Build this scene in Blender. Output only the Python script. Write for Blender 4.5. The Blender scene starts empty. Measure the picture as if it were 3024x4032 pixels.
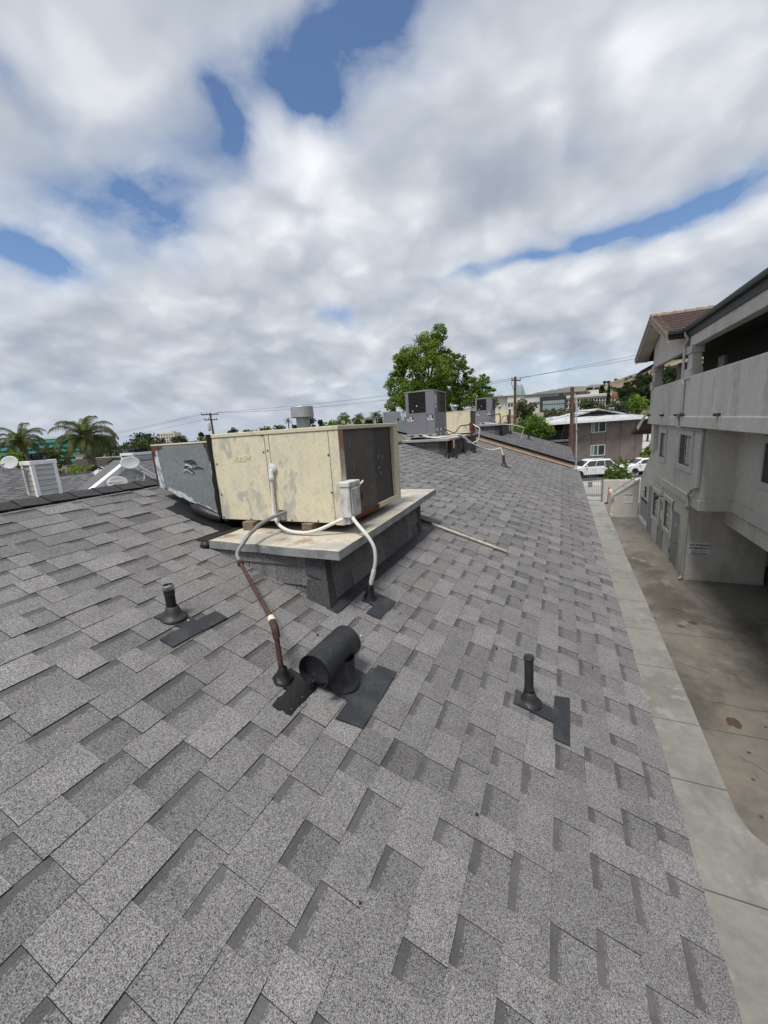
import bpy, math, random
from mathutils import Vector, Matrix
SC = bpy.context.scene
COL = SC.collection
EYE = 6.03          # camera height above the driveway; everything is laid out from eye level and lifted at the end

# ------------------------------------------------------------------ camera
cam_d = bpy.data.cameras.new('camera'); cam = bpy.data.objects.new('camera', cam_d); COL.objects.link(cam)
cam_d.sensor_fit = 'AUTO'; cam_d.sensor_width = 36.0; cam_d.lens = 36.0 * 1590.0 / 4032.0
cam_d.clip_start = 0.05; cam_d.clip_end = 20000
def cam_axes(pitch, roll, yaw):
    cy, sy, cp, sp = math.cos(yaw), math.sin(yaw), math.cos(pitch), math.sin(pitch)
    fwd = Vector((sy*cp, cy*cp, -sp)); right = Vector((cy, -sy, 0)); down = fwd.cross(right)
    c, s = math.cos(roll), math.sin(roll)
    return c*right + s*down, -s*right + c*down, fwd
_r, _d, _f = cam_axes(0.20436, 0.06583, -0.42182)
cam.matrix_world = Matrix(((_r.x, -_d.x, -_f.x, 0), (_r.y, -_d.y, -_f.y, 0), (_r.z, -_d.z, -_f.z, 0), (0, 0, 0, 1)))
SC.camera = cam

# ------------------------------------------------------------------ sky: Nishita blue behind a broken cloud deck
SUN_EL, SUN_AZ = math.radians(66), math.radians(185)      # azimuth measured from +Y towards +X
world = bpy.data.worlds.new('World'); SC.world = world; world.use_nodes = True
wn = world.node_tree; wn.nodes.clear()
def N(tree, typ, **kw):
    n = tree.nodes.new(typ)
    for k, v in kw.items(): setattr(n, k, v)
    return n
def lk(tree, a, b): tree.links.new(a, b)
def MATH(tree, op, a, b=None, c=None, clamp=False):
    n = N(tree, 'ShaderNodeMath', operation=op); n.use_clamp = clamp
    for i, v in enumerate((a, b, c)):
        if v is None: continue
        if isinstance(v, (int, float)): n.inputs[i].default_value = v
        else: lk(tree, v, n.inputs[i])
    return n.outputs[0]
def VEC(tree, op, a, b=None):
    n = N(tree, 'ShaderNodeVectorMath', operation=op)
    for i, v in enumerate((a, b)):
        if v is None: continue
        if isinstance(v, (tuple, list)): n.inputs[i].default_value = v
        else: lk(tree, v, n.inputs[i])
    return n.outputs['Value'] if op in ('DOT_PRODUCT', 'LENGTH') else n.outputs[0]
def NOISE(tree, vec, scale, detail=4, rough=.5, dist=0.0, color=False):
    n = N(tree, 'ShaderNodeTexNoise'); n.inputs['Scale'].default_value = scale; n.inputs['Detail'].default_value = detail
    n.inputs['Roughness'].default_value = rough; n.inputs['Distortion'].default_value = dist
    if vec is not None: lk(tree, vec, n.inputs['Vector'])
    return n.outputs['Color'] if color else n.outputs[0]
def RANGE(tree, v, a, b, c=0.0, d=1.0, smooth=False):
    n = N(tree, 'ShaderNodeMapRange'); n.interpolation_type = 'SMOOTHSTEP' if smooth else 'LINEAR'; n.clamp = True
    lk(tree, v, n.inputs[0])
    for i, x in enumerate((a, b, c, d)): n.inputs[i+1].default_value = x
    return n.outputs[0]
def MIX(tree, f, a, b, blend='MIX'):
    n = N(tree, 'ShaderNodeMix', data_type='RGBA', blend_type=blend)
    for s, v in ((n.inputs[0], f), (n.inputs[6], a), (n.inputs[7], b)):
        if isinstance(v, (int, float)): s.default_value = v
        elif isinstance(v, (tuple, list)): s.default_value = tuple(v)[:3] + (1,)
        else: lk(tree, v, s)
    return n.outputs[2]
GAPS = [(-0.303,0.717,-0.653,0.758,0.069,0.043,1.25),(-0.363,0.709,0.987,0.160,0.070,0.028,0.70),(-0.420,0.776,0.530,0.848,0.056,0.033,1.20),(-0.250,0.711,0.340,-0.940,0.047,0.031,0.90),(-0.593,0.707,-0.582,0.813,0.067,0.026,0.90),(-0.885,0.783,-0.605,0.796,0.072,0.050,1.20),(-0.888,0.684,0.899,0.437,0.100,0.050,0.40),(-1.184,0.680,0.548,0.837,0.068,0.057,1.20),(-0.802,0.461,-0.820,0.572,0.032,0.013,0.70),(0.131,1.327,0.999,0.034,0.110,0.034,1.30),(0.314,1.275,0.886,-0.463,0.121,0.036,1.10),(-0.148,1.351,0.994,-0.112,0.186,0.019,0.80),(-0.720,1.345,0.393,0.920,0.059,0.038,1.00),(-0.065,2.118,0.997,-0.078,0.329,0.120,0.50),(-1.023,0.756,0.948,0.318,0.263,0.083,0.34),(-0.750,0.759,0.995,-0.104,0.200,0.061,0.42),(-0.491,0.725,0.994,0.105,0.205,0.057,0.45),(-0.471,0.674,0.401,0.916,0.079,0.045,0.30),(0.201,1.292,0.985,-0.173,0.239,0.057,0.42),(-1.013,0.622,0.900,0.437,0.146,0.081,0.36),(-0.827,0.528,-0.826,0.564,0.094,0.027,0.25),(-0.250,0.798,-0.187,0.982,0.064,0.031,0.25),(-1.880,1.106,0.125,0.992,0.320,0.147,0.20),(-0.937,1.988,0.988,0.154,0.336,0.160,0.25)]
LIGHTS = [(-0.520,0.833,-0.094,0.996,0.117,0.075,1.10),(-0.779,0.910,-0.039,0.999,0.145,0.085,0.90),(-0.469,1.085,0.781,0.625,0.164,0.080,0.90),(-1.065,0.772,-0.151,0.988,0.140,0.096,0.80),(-1.037,0.966,0.205,0.979,0.117,0.070,0.60),(-1.305,0.750,0.344,0.939,0.115,0.071,0.70),(0.215,0.998,0.719,0.696,0.189,0.084,0.60),(-0.107,1.422,0.999,0.041,0.251,0.105,0.70),(0.265,1.362,0.972,-0.236,0.198,0.079,0.70),(-0.716,1.497,0.795,0.606,0.189,0.090,0.50),(-1.281,1.352,0.484,0.875,0.089,0.050,0.60),(-0.209,0.790,0.967,-0.255,0.087,0.067,0.50),(-0.676,0.544,0.409,0.912,0.101,0.063,0.40),(-0.069,0.889,0.997,0.078,0.162,0.098,0.40)]
DARKS = [(-1.449,0.963,0.281,0.960,0.221,0.112,1.00),(-0.992,1.469,0.388,0.922,0.211,0.081,0.50),(-0.184,1.012,0.844,0.537,0.176,0.092,0.50),(-0.247,1.743,0.993,0.115,0.168,0.072,0.70),(-0.501,1.238,0.831,0.556,0.127,0.057,0.70),(-0.960,0.978,0.638,0.770,0.078,0.058,0.50),(-0.770,0.636,0.495,0.869,0.098,0.071,0.60),(-0.636,0.917,0.649,0.760,0.062,0.037,0.50),(-0.135,1.164,0.981,0.196,0.133,0.049,0.50),(-1.438,1.476,0.627,0.779,0.536,0.090,0.40),(0.197,1.598,0.996,0.091,0.190,0.061,0.40)]
def build_sky():
    t = wn
    tc = N(t, 'ShaderNodeTexCoord').outputs['Generated']
    sx = N(t, 'ShaderNodeSeparateXYZ'); lk(t, tc, sx.inputs[0])
    zz = MATH(t, 'ADD', MATH(t, 'MAXIMUM', sx.outputs[2], 0.0), 0.38)
    cb = N(t, 'ShaderNodeCombineXYZ')
    lk(t, MATH(t, 'DIVIDE', sx.outputs[0], zz), cb.inputs[0]); lk(t, MATH(t, 'DIVIDE', sx.outputs[1], zz), cb.inputs[1])
    P = cb.outputs[0]
    def sub_half(c, k):
        return VEC(t, 'MULTIPLY', VEC(t, 'SUBTRACT', c, (.5, .5, .5)), (k, k, 0))
    w1 = sub_half(NOISE(t, P, 3.0, 2, .5, color=True), .15)
    w2 = sub_half(NOISE(t, P, 8.5, 5, .55, color=True), .075)
    Q = VEC(t, 'ADD', VEC(t, 'ADD', P, w1), w2)
    def field(lst):
        tot = None
        for cx, cy, ex, ey, a, b, s in lst:
            d = VEC(t, 'SUBTRACT', Q, (cx, cy, 0))
            p = VEC(t, 'DOT_PRODUCT', d, (ex/a, ey/a, 0)); q = VEC(t, 'DOT_PRODUCT', d, (-ey/b, ex/b, 0))
            r = MATH(t, 'MULTIPLY_ADD', p, p, MATH(t, 'MULTIPLY', q, q))
            g = MATH(t, 'MULTIPLY', MATH(t, 'EXPONENT', MATH(t, 'MULTIPLY', r, -0.55)), s)
            tot = g if tot is None else MATH(t, 'ADD', tot, g)
        return tot
    n1 = NOISE(t, Q, 3.0, 4, .45)
    n2 = NOISE(t, VEC(t, 'ADD', Q, (7.3, 2.1, 0)), 3.2, 4, .5)
    n3 = NOISE(t, VEC(t, 'ADD', Q, (3.1, 9.7, 0)), 8.0, 3, .45)
    n4 = NOISE(t, VEC(t, 'ADD', P, VEC(t, 'MULTIPLY', w1, (2, 2, 0))), 7.0, 5, .52)
    gap = MATH(t, 'ADD', MATH(t, 'MULTIPLY', field(GAPS), 1.6), RANGE(t, n2, .62, .80, 0, .6, True))
    thin = MATH(t, 'MULTIPLY', gap, MATH(t, 'MULTIPLY_ADD', n4, 2.8, -.35))
    thin = MATH(t, 'ADD', thin, MATH(t, 'MULTIPLY', MATH(t, 'SUBTRACT', n1, .5), .55))
    thin = MATH(t, 'ADD', thin, MATH(t, 'MULTIPLY', MATH(t, 'SUBTRACT', n3, .5), .35))
    blue = RANGE(t, thin, .03, 2.25, 0, 1, False)
    br = MATH(t, 'ADD', MATH(t, 'MULTIPLY', MATH(t, 'SUBTRACT', n1, .5), .95), .58)
    br = MATH(t, 'ADD', br, MATH(t, 'MULTIPLY', MATH(t, 'SUBTRACT', n3, .5), .28))
    vb = N(t, 'ShaderNodeTexVoronoi'); vb.feature = 'SMOOTH_F1'; vb.inputs['Scale'].default_value = 6.2; vb.inputs['Smoothness'].default_value = .55; vb.inputs['Detail'].default_value = 2.0; vb.inputs['Roughness'].default_value = .45
    lk(t, Q, vb.inputs['Vector'])
    br = MATH(t, 'ADD', br, MATH(t, 'MULTIPLY', MATH(t, 'SUBTRACT', .42, vb.outputs['Distance']), .8))
    br = MATH(t, 'ADD', br, MATH(t, 'MULTIPLY', field(LIGHTS), .36))
    br = RANGE(t, MATH(t, 'SUBTRACT', br, MATH(t, 'MULTIPLY', field(DARKS), .30)), -.55, 1.45, 0, 1, True)
    ramp = N(t, 'ShaderNodeValToRGB'); lk(t, br, ramp.inputs[0])
    e = ramp.color_ramp.elements; e[0].position = .0; e[0].color = (2.8, 3.2, 3.85, 1); e[1].position = 1.0; e[1].color = (8.3, 8.4, 8.5, 1)
    m = ramp.color_ramp.elements.new(.5); m.color = (5.1, 5.4, 5.85, 1)
    sky = N(t, 'ShaderNodeTexSky'); sky.sky_type = 'NISHITA'; sky.sun_disc = False
    sky.sun_elevation = SUN_EL; sky.sun_rotation = SUN_AZ; sky.altitude = 200; sky.air_density = 1.0; sky.dust_density = .6; sky.ozone_density = 2.5
    skyc = MIX(t, 1.0, sky.outputs[0], (SKYGAIN*.95, SKYGAIN*1.01, SKYGAIN*1.08, 1), 'MULTIPLY')
    full = MIX(t, blue, ramp.outputs[0], skyc)
    # the low sky loses the clouds in a pale grey-blue band
    hz = RANGE(t, sx.outputs[2], .0, .12, .8, 0, True)
    full = MIX(t, hz, full, (3.9, 4.35, 5.15, 1))
    bg = N(t, 'ShaderNodeBackground'); lk(t, full, bg.inputs[0]); bg.inputs[1].default_value = 0.1
    out = N(t, 'ShaderNodeOutputWorld'); lk(t, bg.outputs[0], out.inputs[0])
SKYGAIN = 1.0
build_sky()
world.cycles.sampling_method = 'MANUAL'; world.cycles.sample_map_resolution = 512

# ------------------------------------------------------------------ sun behind thin cloud
sd = bpy.data.lights.new('sun', 'SUN'); sd.energy = 2.6; sd.angle = math.radians(14); sd.color = (1.0, .96, .9)
sun = bpy.data.objects.new('sun', sd); COL.objects.link(sun)
_dir = Vector((math.sin(SUN_AZ)*math.cos(SUN_EL), math.cos(SUN_AZ)*math.cos(SUN_EL), math.sin(SUN_EL)))
sun.rotation_euler = (-_dir).to_track_quat('-Z', 'Y').to_euler(); sun.location = _dir * 30

vs = SC.view_settings; vs.view_transform = 'Standard'; vs.look = 'None'; vs.gamma = 1.0; vs.use_curve_mapping = False; vs.exposure = 0.35
SC.cycles.use_denoising = True
SC.cycles.max_bounces = 6; SC.cycles.diffuse_bounces = 3; SC.cycles.glossy_bounces = 3; SC.cycles.transmission_bounces = 4
SC.cycles.caustics_reflective = False; SC.cycles.caustics_refractive = False
# ------------------------------------------------------------------ helpers
RND = random.Random(7)
def link(name, me, parent=None):
    o = bpy.data.objects.new(name, me); COL.objects.link(o)
    if parent is not None:
        o.parent = parent
        if parent.type == 'EMPTY': o.matrix_parent_inverse = Matrix.Translation(-Vector(parent.location))
    return o
def tag(o, label=None, cat=None, group=None, kind=None):
    if label: o['label'] = label
    if cat: o['category'] = cat
    if group: o['group'] = group
    if kind: o['kind'] = kind
    return o
def thing(name, label, cat, loc=(0, 0, 0), group=None):
    o = bpy.data.objects.new(name, None); COL.objects.link(o); o.location = loc; o.empty_display_size = .2
    return tag(o, label, cat, group)
class MB:
    def __init__(s): s.v = []; s.f = []; s.m = []; s.c = []; s.sm = []
    def face(s, pts, mi=0, col=(1, 0, 0, 1), smooth=False):
        i = len(s.v); s.v.extend([tuple(p) for p in pts]); s.f.append(tuple(range(i, i+len(pts)))); s.m.append(mi); s.c.append(col); s.sm.append(smooth)
        return s
    def mesh(s, verts, faces, mi=0, smooth=False, col=(1, 0, 0, 1)):
        i = len(s.v); s.v.extend([tuple(p) for p in verts])
        for f in faces: s.f.append(tuple(i+k for k in f)); s.m.append(mi); s.c.append(col); s.sm.append(smooth)
        return s
    def hexa(s, b, t, mi=0, bottom=True, col=(1, 0, 0, 1)):    # b, t: 4 points each, counter-clockwise from above
        n = len(b)
        fs = [tuple(range(n, 2*n))] + [(k, (k+1) % n, n+(k+1) % n, n+k) for k in range(n)]
        if bottom: fs.append(tuple(reversed(range(n))))
        return s.mesh(list(b)+list(t), fs, mi, col=col)
    def box(s, x0, x1, y0, y1, z0, z1, mi=0):
        x0, x1 = min(x0, x1), max(x0, x1); y0, y1 = min(y0, y1), max(y0, y1); z0, z1 = min(z0, z1), max(z0, z1)
        return s.hexa([(x0, y0, z0), (x1, y0, z0), (x1, y1, z0), (x0, y1, z0)], [(x0, y0, z1), (x1, y0, z1), (x1, y1, z1), (x0, y1, z1)], mi)
    def obox(s, c, u, l0, l1, w0, w1, z0, z1, mi=0):           # box in a frame turned about z: u = unit (x,y), second axis to its left
        ux, uy = u; nx, ny = -uy, ux
        q = [(c[0]+a*ux+b*nx, c[1]+a*uy+b*ny) for a, b in ((l0, w0), (l1, w0), (l1, w1), (l0, w1))]
        return s.hexa([(x, y, z0) for x, y in q], [(x, y, z1) for x, y in q], mi)
    def prism(s, poly, vec, mi=0):
        vec = Vector(vec); a = [Vector(p) for p in poly]; b = [p+vec for p in a]; n = len(a)
        return s.mesh(a+b, [tuple(range(n, 2*n)), tuple(reversed(range(n)))] + [(k, (k+1) % n, n+(k+1) % n, n+k) for k in range(n)], mi)
    def tube(s, pts, r, n=8, mi=0, caps=True, smooth=True):
        pts = [Vector(p) for p in pts]; rs = r if isinstance(r, (list, tuple)) else [r]*len(pts)
        vs_, fs = [], []; prev = None
        for i, p in enumerate(pts):
            d = (pts[min(i+1, len(pts)-1)] - pts[max(i-1, 0)]).normalized()
            if prev is None: a = d.orthogonal().normalized()
            else: a = (prev - d*prev.dot(d)); a = a.normalized() if a.length > 1e-6 else d.orthogonal().normalized()
            prev = a; b = d.cross(a)
            for k in range(n):
                t = 2*math.pi*k/n; vs_.append(p + (a*math.cos(t)+b*math.sin(t))*rs[i])
        for i in range(len(pts)-1):
            for k in range(n): fs.append((i*n+k, i*n+(k+1) % n, (i+1)*n+(k+1) % n, (i+1)*n+k))
        s.mesh(vs_, fs, mi, smooth)
        if caps:
            L = (len(pts)-1)*n
            s.mesh(vs_[:n], [tuple(reversed(range(n)))], mi); s.mesh(vs_[L:], [tuple(range(n))], mi)
        return s
    def lathe(s, c, prof, n=20, axis=(0, 0, 1), mi=0, smooth=True):
        ax = Vector(axis).normalized(); a = ax.orthogonal().normalized(); b = ax.cross(a); c = Vector(c); vs_, fs = [], []
        for r, h in prof:
            for k in range(n):
                t = 2*math.pi*k/n; vs_.append(c + ax*h + (a*math.cos(t)+b*math.sin(t))*r)
        for i in range(len(prof)-1):
            for k in range(n): fs.append((i*n+k, i*n+(k+1) % n, (i+1)*n+(k+1) % n, (i+1)*n+k))
        return s.mesh(vs_, fs, mi, smooth)
    def build(s, name, mats, parent=None, bevel=0.0, seg=2, col=False):
        me = bpy.data.meshes.new(name); me.from_pydata(s.v, [], s.f)
        if not isinstance(mats, (list, tuple)): mats = [mats]
        for m in mats: me.materials.append(m)
        me.polygons.foreach_set('material_index', s.m); me.polygons.foreach_set('use_smooth', s.sm)
        if col:
            a = me.attributes.new('tone', 'FLOAT_COLOR', 'FACE')
            a.data.foreach_set('color', [x for c in s.c for x in c])
        me.update()
        o = link(name, me, parent)
        if bevel:
            b = o.modifiers.new('bevel', 'BEVEL'); b.width = bevel; b.segments = seg; b.limit_method = 'ANGLE'; b.angle_limit = math.radians(40)
        return o
def spline(pts, k=6):
    pts = [Vector(p) for p in pts]; out = []
    for i in range(len(pts)-1):
        p0, p1, p2, p3 = pts[max(i-1, 0)], pts[i], pts[i+1], pts[min(i+2, len(pts)-1)]
        for j in range(k):
            t = j/k; out.append(.5*((2*p1)+(p2-p0)*t+(2*p0-5*p1+4*p2-p3)*t*t+(3*p1-p0-3*p2+p3)*t**3))
    return out + [pts[-1]]

# ------------------------------------------------------------------ materials
def newmat(name):
    m = bpy.data.materials.new(name); m.use_nodes = True; t = m.node_tree; b = t.nodes['Principled BSDF']
    return m, t, b
def coords(t): return N(t, 'ShaderNodeTexCoord').outputs['Object']
def setcol(t, b, c):
    if isinstance(c, (tuple, list)): b.inputs['Base Color'].default_value = tuple(c)[:3] + (1,)
    else: lk(t, c, b.inputs['Base Color'])
def bumpit(t, b, h, strength, dist=.01):
    n = N(t, 'ShaderNodeBump'); n.inputs['Strength'].default_value = strength; n.inputs['Distance'].default_value = dist
    lk(t, h, n.inputs['Height']); lk(t, n.outputs[0], b.inputs['Normal'])
def plain(name, col, rough=.7, metal=0.0, var=.18, vs_=4.0, bump=0.0, bs=60.0, spec=.35, stretch=(1, 1, 1), bd=.005):
    m, t, b = newmat(name); P = coords(t); Q = VEC(t, 'MULTIPLY', P, stretch)
    n = NOISE(t, Q, vs_, 5, .6); f = RANGE(t, n, .25, .75, 1-var, 1+var)
    cc = N(t, 'ShaderNodeCombineXYZ')
    for i in range(3): lk(t, f, cc.inputs[i])
    c = MIX(t, 1.0, tuple(col), cc.outputs[0], 'MULTIPLY'); setcol(t, b, c)
    b.inputs['Roughness'].default_value = rough; b.inputs['Metallic'].default_value = metal; b.inputs['Specular IOR Level'].default_value = spec
    if bump: bumpit(t, b, NOISE(t, P, bs, 4, .6), bump, bd)
    return m
def shingle_mat(name, dark, light, gran=230.0, piece=True):
    m, t, b = newmat(name); P = coords(t)
    g1 = NOISE(t, P, gran, 1.5, .6); g2 = NOISE(t, P, gran*.35, 2, .5); g3 = NOISE(t, P, 9.0, 4, .6); g4 = NOISE(t, P, 1.1, 3, .5)
    g = MATH(t, 'ADD', MATH(t, 'MULTIPLY', g1, .78), MATH(t, 'MULTIPLY', g2, .22))
    f = RANGE(t, g, .36, .66, 0, 1)
    c = MIX(t, f, dark, light)
    def scale(c, v):
        cc = N(t, 'ShaderNodeCombineXYZ')
        for i in range(3): lk(t, v, cc.inputs[i])
        return MIX(t, 1.0, c, cc.outputs[0], 'MULTIPLY')
    c = scale(c, MATH(t, 'MULTIPLY', RANGE(t, g3, .3, .7, .90, 1.10), RANGE(t, g4, .3, .7, .93, 1.07)))
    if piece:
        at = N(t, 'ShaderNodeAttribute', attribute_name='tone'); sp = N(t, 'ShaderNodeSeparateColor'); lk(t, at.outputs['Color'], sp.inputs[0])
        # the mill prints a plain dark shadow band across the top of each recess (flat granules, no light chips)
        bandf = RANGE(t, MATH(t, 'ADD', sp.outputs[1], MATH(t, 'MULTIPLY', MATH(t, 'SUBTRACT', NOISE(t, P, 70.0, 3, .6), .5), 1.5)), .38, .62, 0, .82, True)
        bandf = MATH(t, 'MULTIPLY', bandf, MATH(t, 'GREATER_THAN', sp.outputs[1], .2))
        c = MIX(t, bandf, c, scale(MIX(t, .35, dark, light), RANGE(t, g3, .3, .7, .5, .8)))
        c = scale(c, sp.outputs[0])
    setcol(t, b, c); b.inputs['Roughness'].default_value = .95; b.inputs['Specular IOR Level'].default_value = .15
    bumpit(t, b, g1, .5, .002)
    return m
def stain_mat(name, base, stain, rough, nscale, lo, hi, stretch=(1, 1, 1), metal=0.0, bump=0.0, second=None, bs=80.0, spec=.35):
    m, t, b = newmat(name); P = coords(t); Q = VEC(t, 'MULTIPLY', P, stretch)
    n = NOISE(t, Q, nscale, 6, .62, .3); f = RANGE(t, n, lo, hi, 0, 1, True)
    c = MIX(t, f, base, stain)
    if second: 
        n2 = NOISE(t, VEC(t, 'ADD', Q, (5, 3, 1)), nscale*second[1], 5, .6); c = MIX(t, RANGE(t, n2, second[2], second[3], 0, 1, True), c, second[0])
    n4 = NOISE(t, P, nscale*9, 3, .6); cc = N(t, 'ShaderNodeCombineXYZ'); v = RANGE(t, n4, .3, .7, .92, 1.08)
    for i in range(3): lk(t, v, cc.inputs[i])
    setcol(t, b, MIX(t, 1.0, c, cc.outputs[0], 'MULTIPLY'))
    b.inputs['Roughness'].default_value = rough; b.inputs['Metallic'].default_value = metal; b.inputs['Specular IOR Level'].default_value = spec
    if bump: bumpit(t, b, NOISE(t, P, bs, 4, .6), bump, .004)
    return m
def galv_mat(name, c0, c1, rough=.55, metal=.55, scale=55.0):
    m, t, b = newmat(name); P = coords(t)
    w = VEC(t, 'ADD', P, VEC(t, 'MULTIPLY', NOISE(t, P, 14, 3, .5, color=True), (.06, .06, .06)))
    v = N(t, 'ShaderNodeTexVoronoi'); v.inputs['Scale'].default_value = scale; lk(t, w, v.inputs['Vector'])
    s = N(t, 'ShaderNodeSeparateColor'); lk(t, v.outputs['Color'], s.inputs[0])
    n = NOISE(t, P, 3.0, 5, .6); f = MATH(t, 'ADD', MATH(t, 'MULTIPLY', s.outputs[0], .25), MATH(t, 'MULTIPLY', n, .75))
    setcol(t, b, MIX(t, RANGE(t, f, .25, .75), c0, c1)); b.inputs['Metallic'].default_value = metal; b.inputs['Roughness'].default_value = rough
    return m
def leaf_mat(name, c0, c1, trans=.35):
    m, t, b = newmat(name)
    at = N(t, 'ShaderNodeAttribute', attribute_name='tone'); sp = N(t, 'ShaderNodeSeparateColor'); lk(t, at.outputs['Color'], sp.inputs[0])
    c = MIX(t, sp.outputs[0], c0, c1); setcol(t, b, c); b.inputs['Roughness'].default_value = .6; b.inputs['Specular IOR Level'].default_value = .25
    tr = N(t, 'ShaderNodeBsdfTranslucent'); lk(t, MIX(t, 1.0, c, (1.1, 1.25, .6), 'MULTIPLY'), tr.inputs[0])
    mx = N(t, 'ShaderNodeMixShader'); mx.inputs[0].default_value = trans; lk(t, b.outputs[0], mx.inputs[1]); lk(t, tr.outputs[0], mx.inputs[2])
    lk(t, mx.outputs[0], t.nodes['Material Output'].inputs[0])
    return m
def glass_mat(name, col, rough=.08):
    m, t, b = newmat(name); setcol(t, b, col); b.inputs['Roughness'].default_value = rough; b.inputs['Specular IOR Level'].default_value = .7
    return m
def fin_mat(name, c0, c1, axis, freq):
    m, t, b = newmat(name); P = coords(t)
    w = N(t, 'ShaderNodeTexWave'); w.bands_direction = axis; w.inputs['Scale'].default_value = freq; w.inputs['Distortion'].default_value = .3; lk(t, P, w.inputs['Vector'])
    n = NOISE(t, P, 6, 5, .6); c = MIX(t, w.outputs['Fac'], c0, c1)
    d = NOISE(t, VEC(t, 'MULTIPLY', P, (1, 1, .35)), 11, 4, .6)
    c = MIX(t, RANGE(t, d, .66, .74, 0, .5), c, (.22, .21, .19)); cc = N(t, 'ShaderNodeCombineXYZ'); v = RANGE(t, n, .3, .7, .8, 1.2)
    for i in range(3): lk(t, v, cc.inputs[i])
    setcol(t, b, MIX(t, 1.0, c, cc.outputs[0], 'MULTIPLY')); b.inputs['Roughness'].default_value = .7; b.inputs['Metallic'].default_value = .2
    return m
MT = {}
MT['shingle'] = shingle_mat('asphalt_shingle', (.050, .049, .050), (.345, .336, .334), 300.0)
MT['shingle_far'] = shingle_mat('asphalt_shingle_far', (.034, .033, .036), (.27, .262, .275), 160)
MT['cap'] = shingle_mat('dark_ridge_shingle', (.022, .021, .023), (.105, .10, .105))
MT['curb_shingle'] = shingle_mat('curb_shingle', (.048, .047, .049), (.28, .272, .275))
MT['corner_shingle'] = shingle_mat('corner_shingle', (.028, .029, .031), (.14, .143, .148))
MT['deck'] = plain('roof_felt', (.02, .02, .02), .95)
MT['cream'] = stain_mat('weathered_cream_enamel', (.745, .68, .49), (.50, .475, .40), .55, 5.5, .54, .60, (1, 1, .55), second=((.66, .615, .48), 3.2, .48, .60), spec=.4)
MT['cream_trim'] = stain_mat('cream_trim', (.66, .61, .45), (.45, .33, .22), .55, 9, .55, .75)
MT['coil_post'] = stain_mat('cream_trim_rusting', (.60, .52, .40), (.42, .22, .15), .6, 7, .42, .6, (1, 1, .4))
MT['rust'] = stain_mat('rust', (.17, .055, .028), (.08, .03, .02), .85, 22, .4, .65, bump=.4)
MT['rustpipe'] = stain_mat('rusty_iron_pipe', (.085, .045, .036), (.045, .028, .025), .8, 40, .4, .65, bump=.4, bs=200)
MT['coil'] = fin_mat('condenser_fins', (.085, .075, .065), (.18, .162, .142), 'Z', 42)
MT['coil2'] = fin_mat('condenser_fins_dark', (.06, .054, .048), (.11, .10, .09), 'Z', 42)
MT['balcony_shade'] = plain('taupe_balcony_shade', (.075, .07, .065), .9, 0, .12)  # deep shade inside the balcony, put into the base colour
MT['black'] = stain_mat('black_painted_metal', (.019, .021, .025), (.038, .039, .041), .52, 9, .46, .66, bump=.12, bs=30, second=((.055, .054, .052), 3, .62, .76), spec=.45)
MT['tar'] = plain('roof_tar', (.010, .010, .011), .42, 0, .3, 20, .8, 45, .5)
MT['flash'] = stain_mat('dark_metal_flashing', (.030, .033, .039), (.050, .052, .055), .55, 7, .45, .62, bump=.2, bs=24, second=((.075, .074, .072), 4, .64, .74))
MT['galv'] = galv_mat('galvanised_steel', (.17, .195, .21), (.30, .325, .335), .6, .25)
MT['galv_light'] = galv_mat('galvanised_steel_light', (.30, .32, .33), (.50, .52, .53), .5, .45)
MT['whitewash'] = stain_mat('white_sealant', (.62, .65, .68), (.30, .33, .36), .7, 14, .42, .62, bump=.3)
MT['pan'] = stain_mat('stained_sheet_metal', (.60, .55, .45), (.42, .405, .36), .6, 3.2, .42, .6, metal=.15, second=((.33, .22, .13), 2.1, .54, .70))
MT['pan_edge'] = stain_mat('sheet_metal_edge', (.40, .41, .41), (.24, .25, .255), .5, 6, .4, .65, metal=.4, second=((.55, .57, .6), 3, .62, .7))
MT['wood'] = stain_mat('weathered_wood', (.26, .19, .14), (.11, .08, .06), .9, 14, .4, .65, (6, 1, 6), bump=.4)
MT['white'] = stain_mat('white_paint', (.70, .69, .66), (.48, .46, .42), .6, 22, .58, .75)
MT['whitebox'] = stain_mat('peeling_white_paint', (.66, .65, .62), (.42, .41, .40), .65, 14, .48, .62, (1, 1, .4))
MT['flexgrey'] = plain('grey_flex_conduit', (.24, .25, .26), .5, .3, .2, 60, .4, 240)
MT['unit'] = plain('grey_enamel', (.205, .205, .235), .5, 0, .06, 2, spec=.4)
MT['unit_dark'] = plain('grey_enamel_dark', (.15, .15, .165), .55, 0, .06, 2)
MT['grille'] = fin_mat('condenser_grille', (.014, .013, .012), (.045, .04, .036), 'Z', 9)
MT['grille2'] = fin_mat('condenser_grille_brown', (.05, .04, .032), (.11, .09, .075), 'Z', 9)
MT['label'] = plain('white_label', (.72, .72, .72), .6, 0, .05)
MT['ink'] = plain('black_ink', (.02, .02, .022), .6, 0, .05)
MT['redink'] = plain('red_ink', (.30, .04, .06), .6, 0, .05)
MT['stucco'] = stain_mat('grey_stucco', (.545, .525, .485), (.435, .415, .38), .95, 1.1, .47, .7, (1, 1, .35), bump=.55, bs=30, second=((.58, .565, .53), 2.6, .5, .7), spec=.1)
MT['stucco_tan'] = stain_mat('taupe_stucco', (.30, .285, .26), (.235, .225, .205), .95, 1.2, .45, .68, (1, 1, .4), bump=.55, bs=30, spec=.1)
MT['trim'] = plain('stucco_trim', (.50, .485, .455), .95, 0, .12, 2, .4, 30, .1)
MT['greygreen'] = plain('green_gutter', (.045, .065, .058), .5, 0, .15)
MT['pipe'] = plain('painted_downpipe', (.34, .34, .33), .6, 0, .12)
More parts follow.
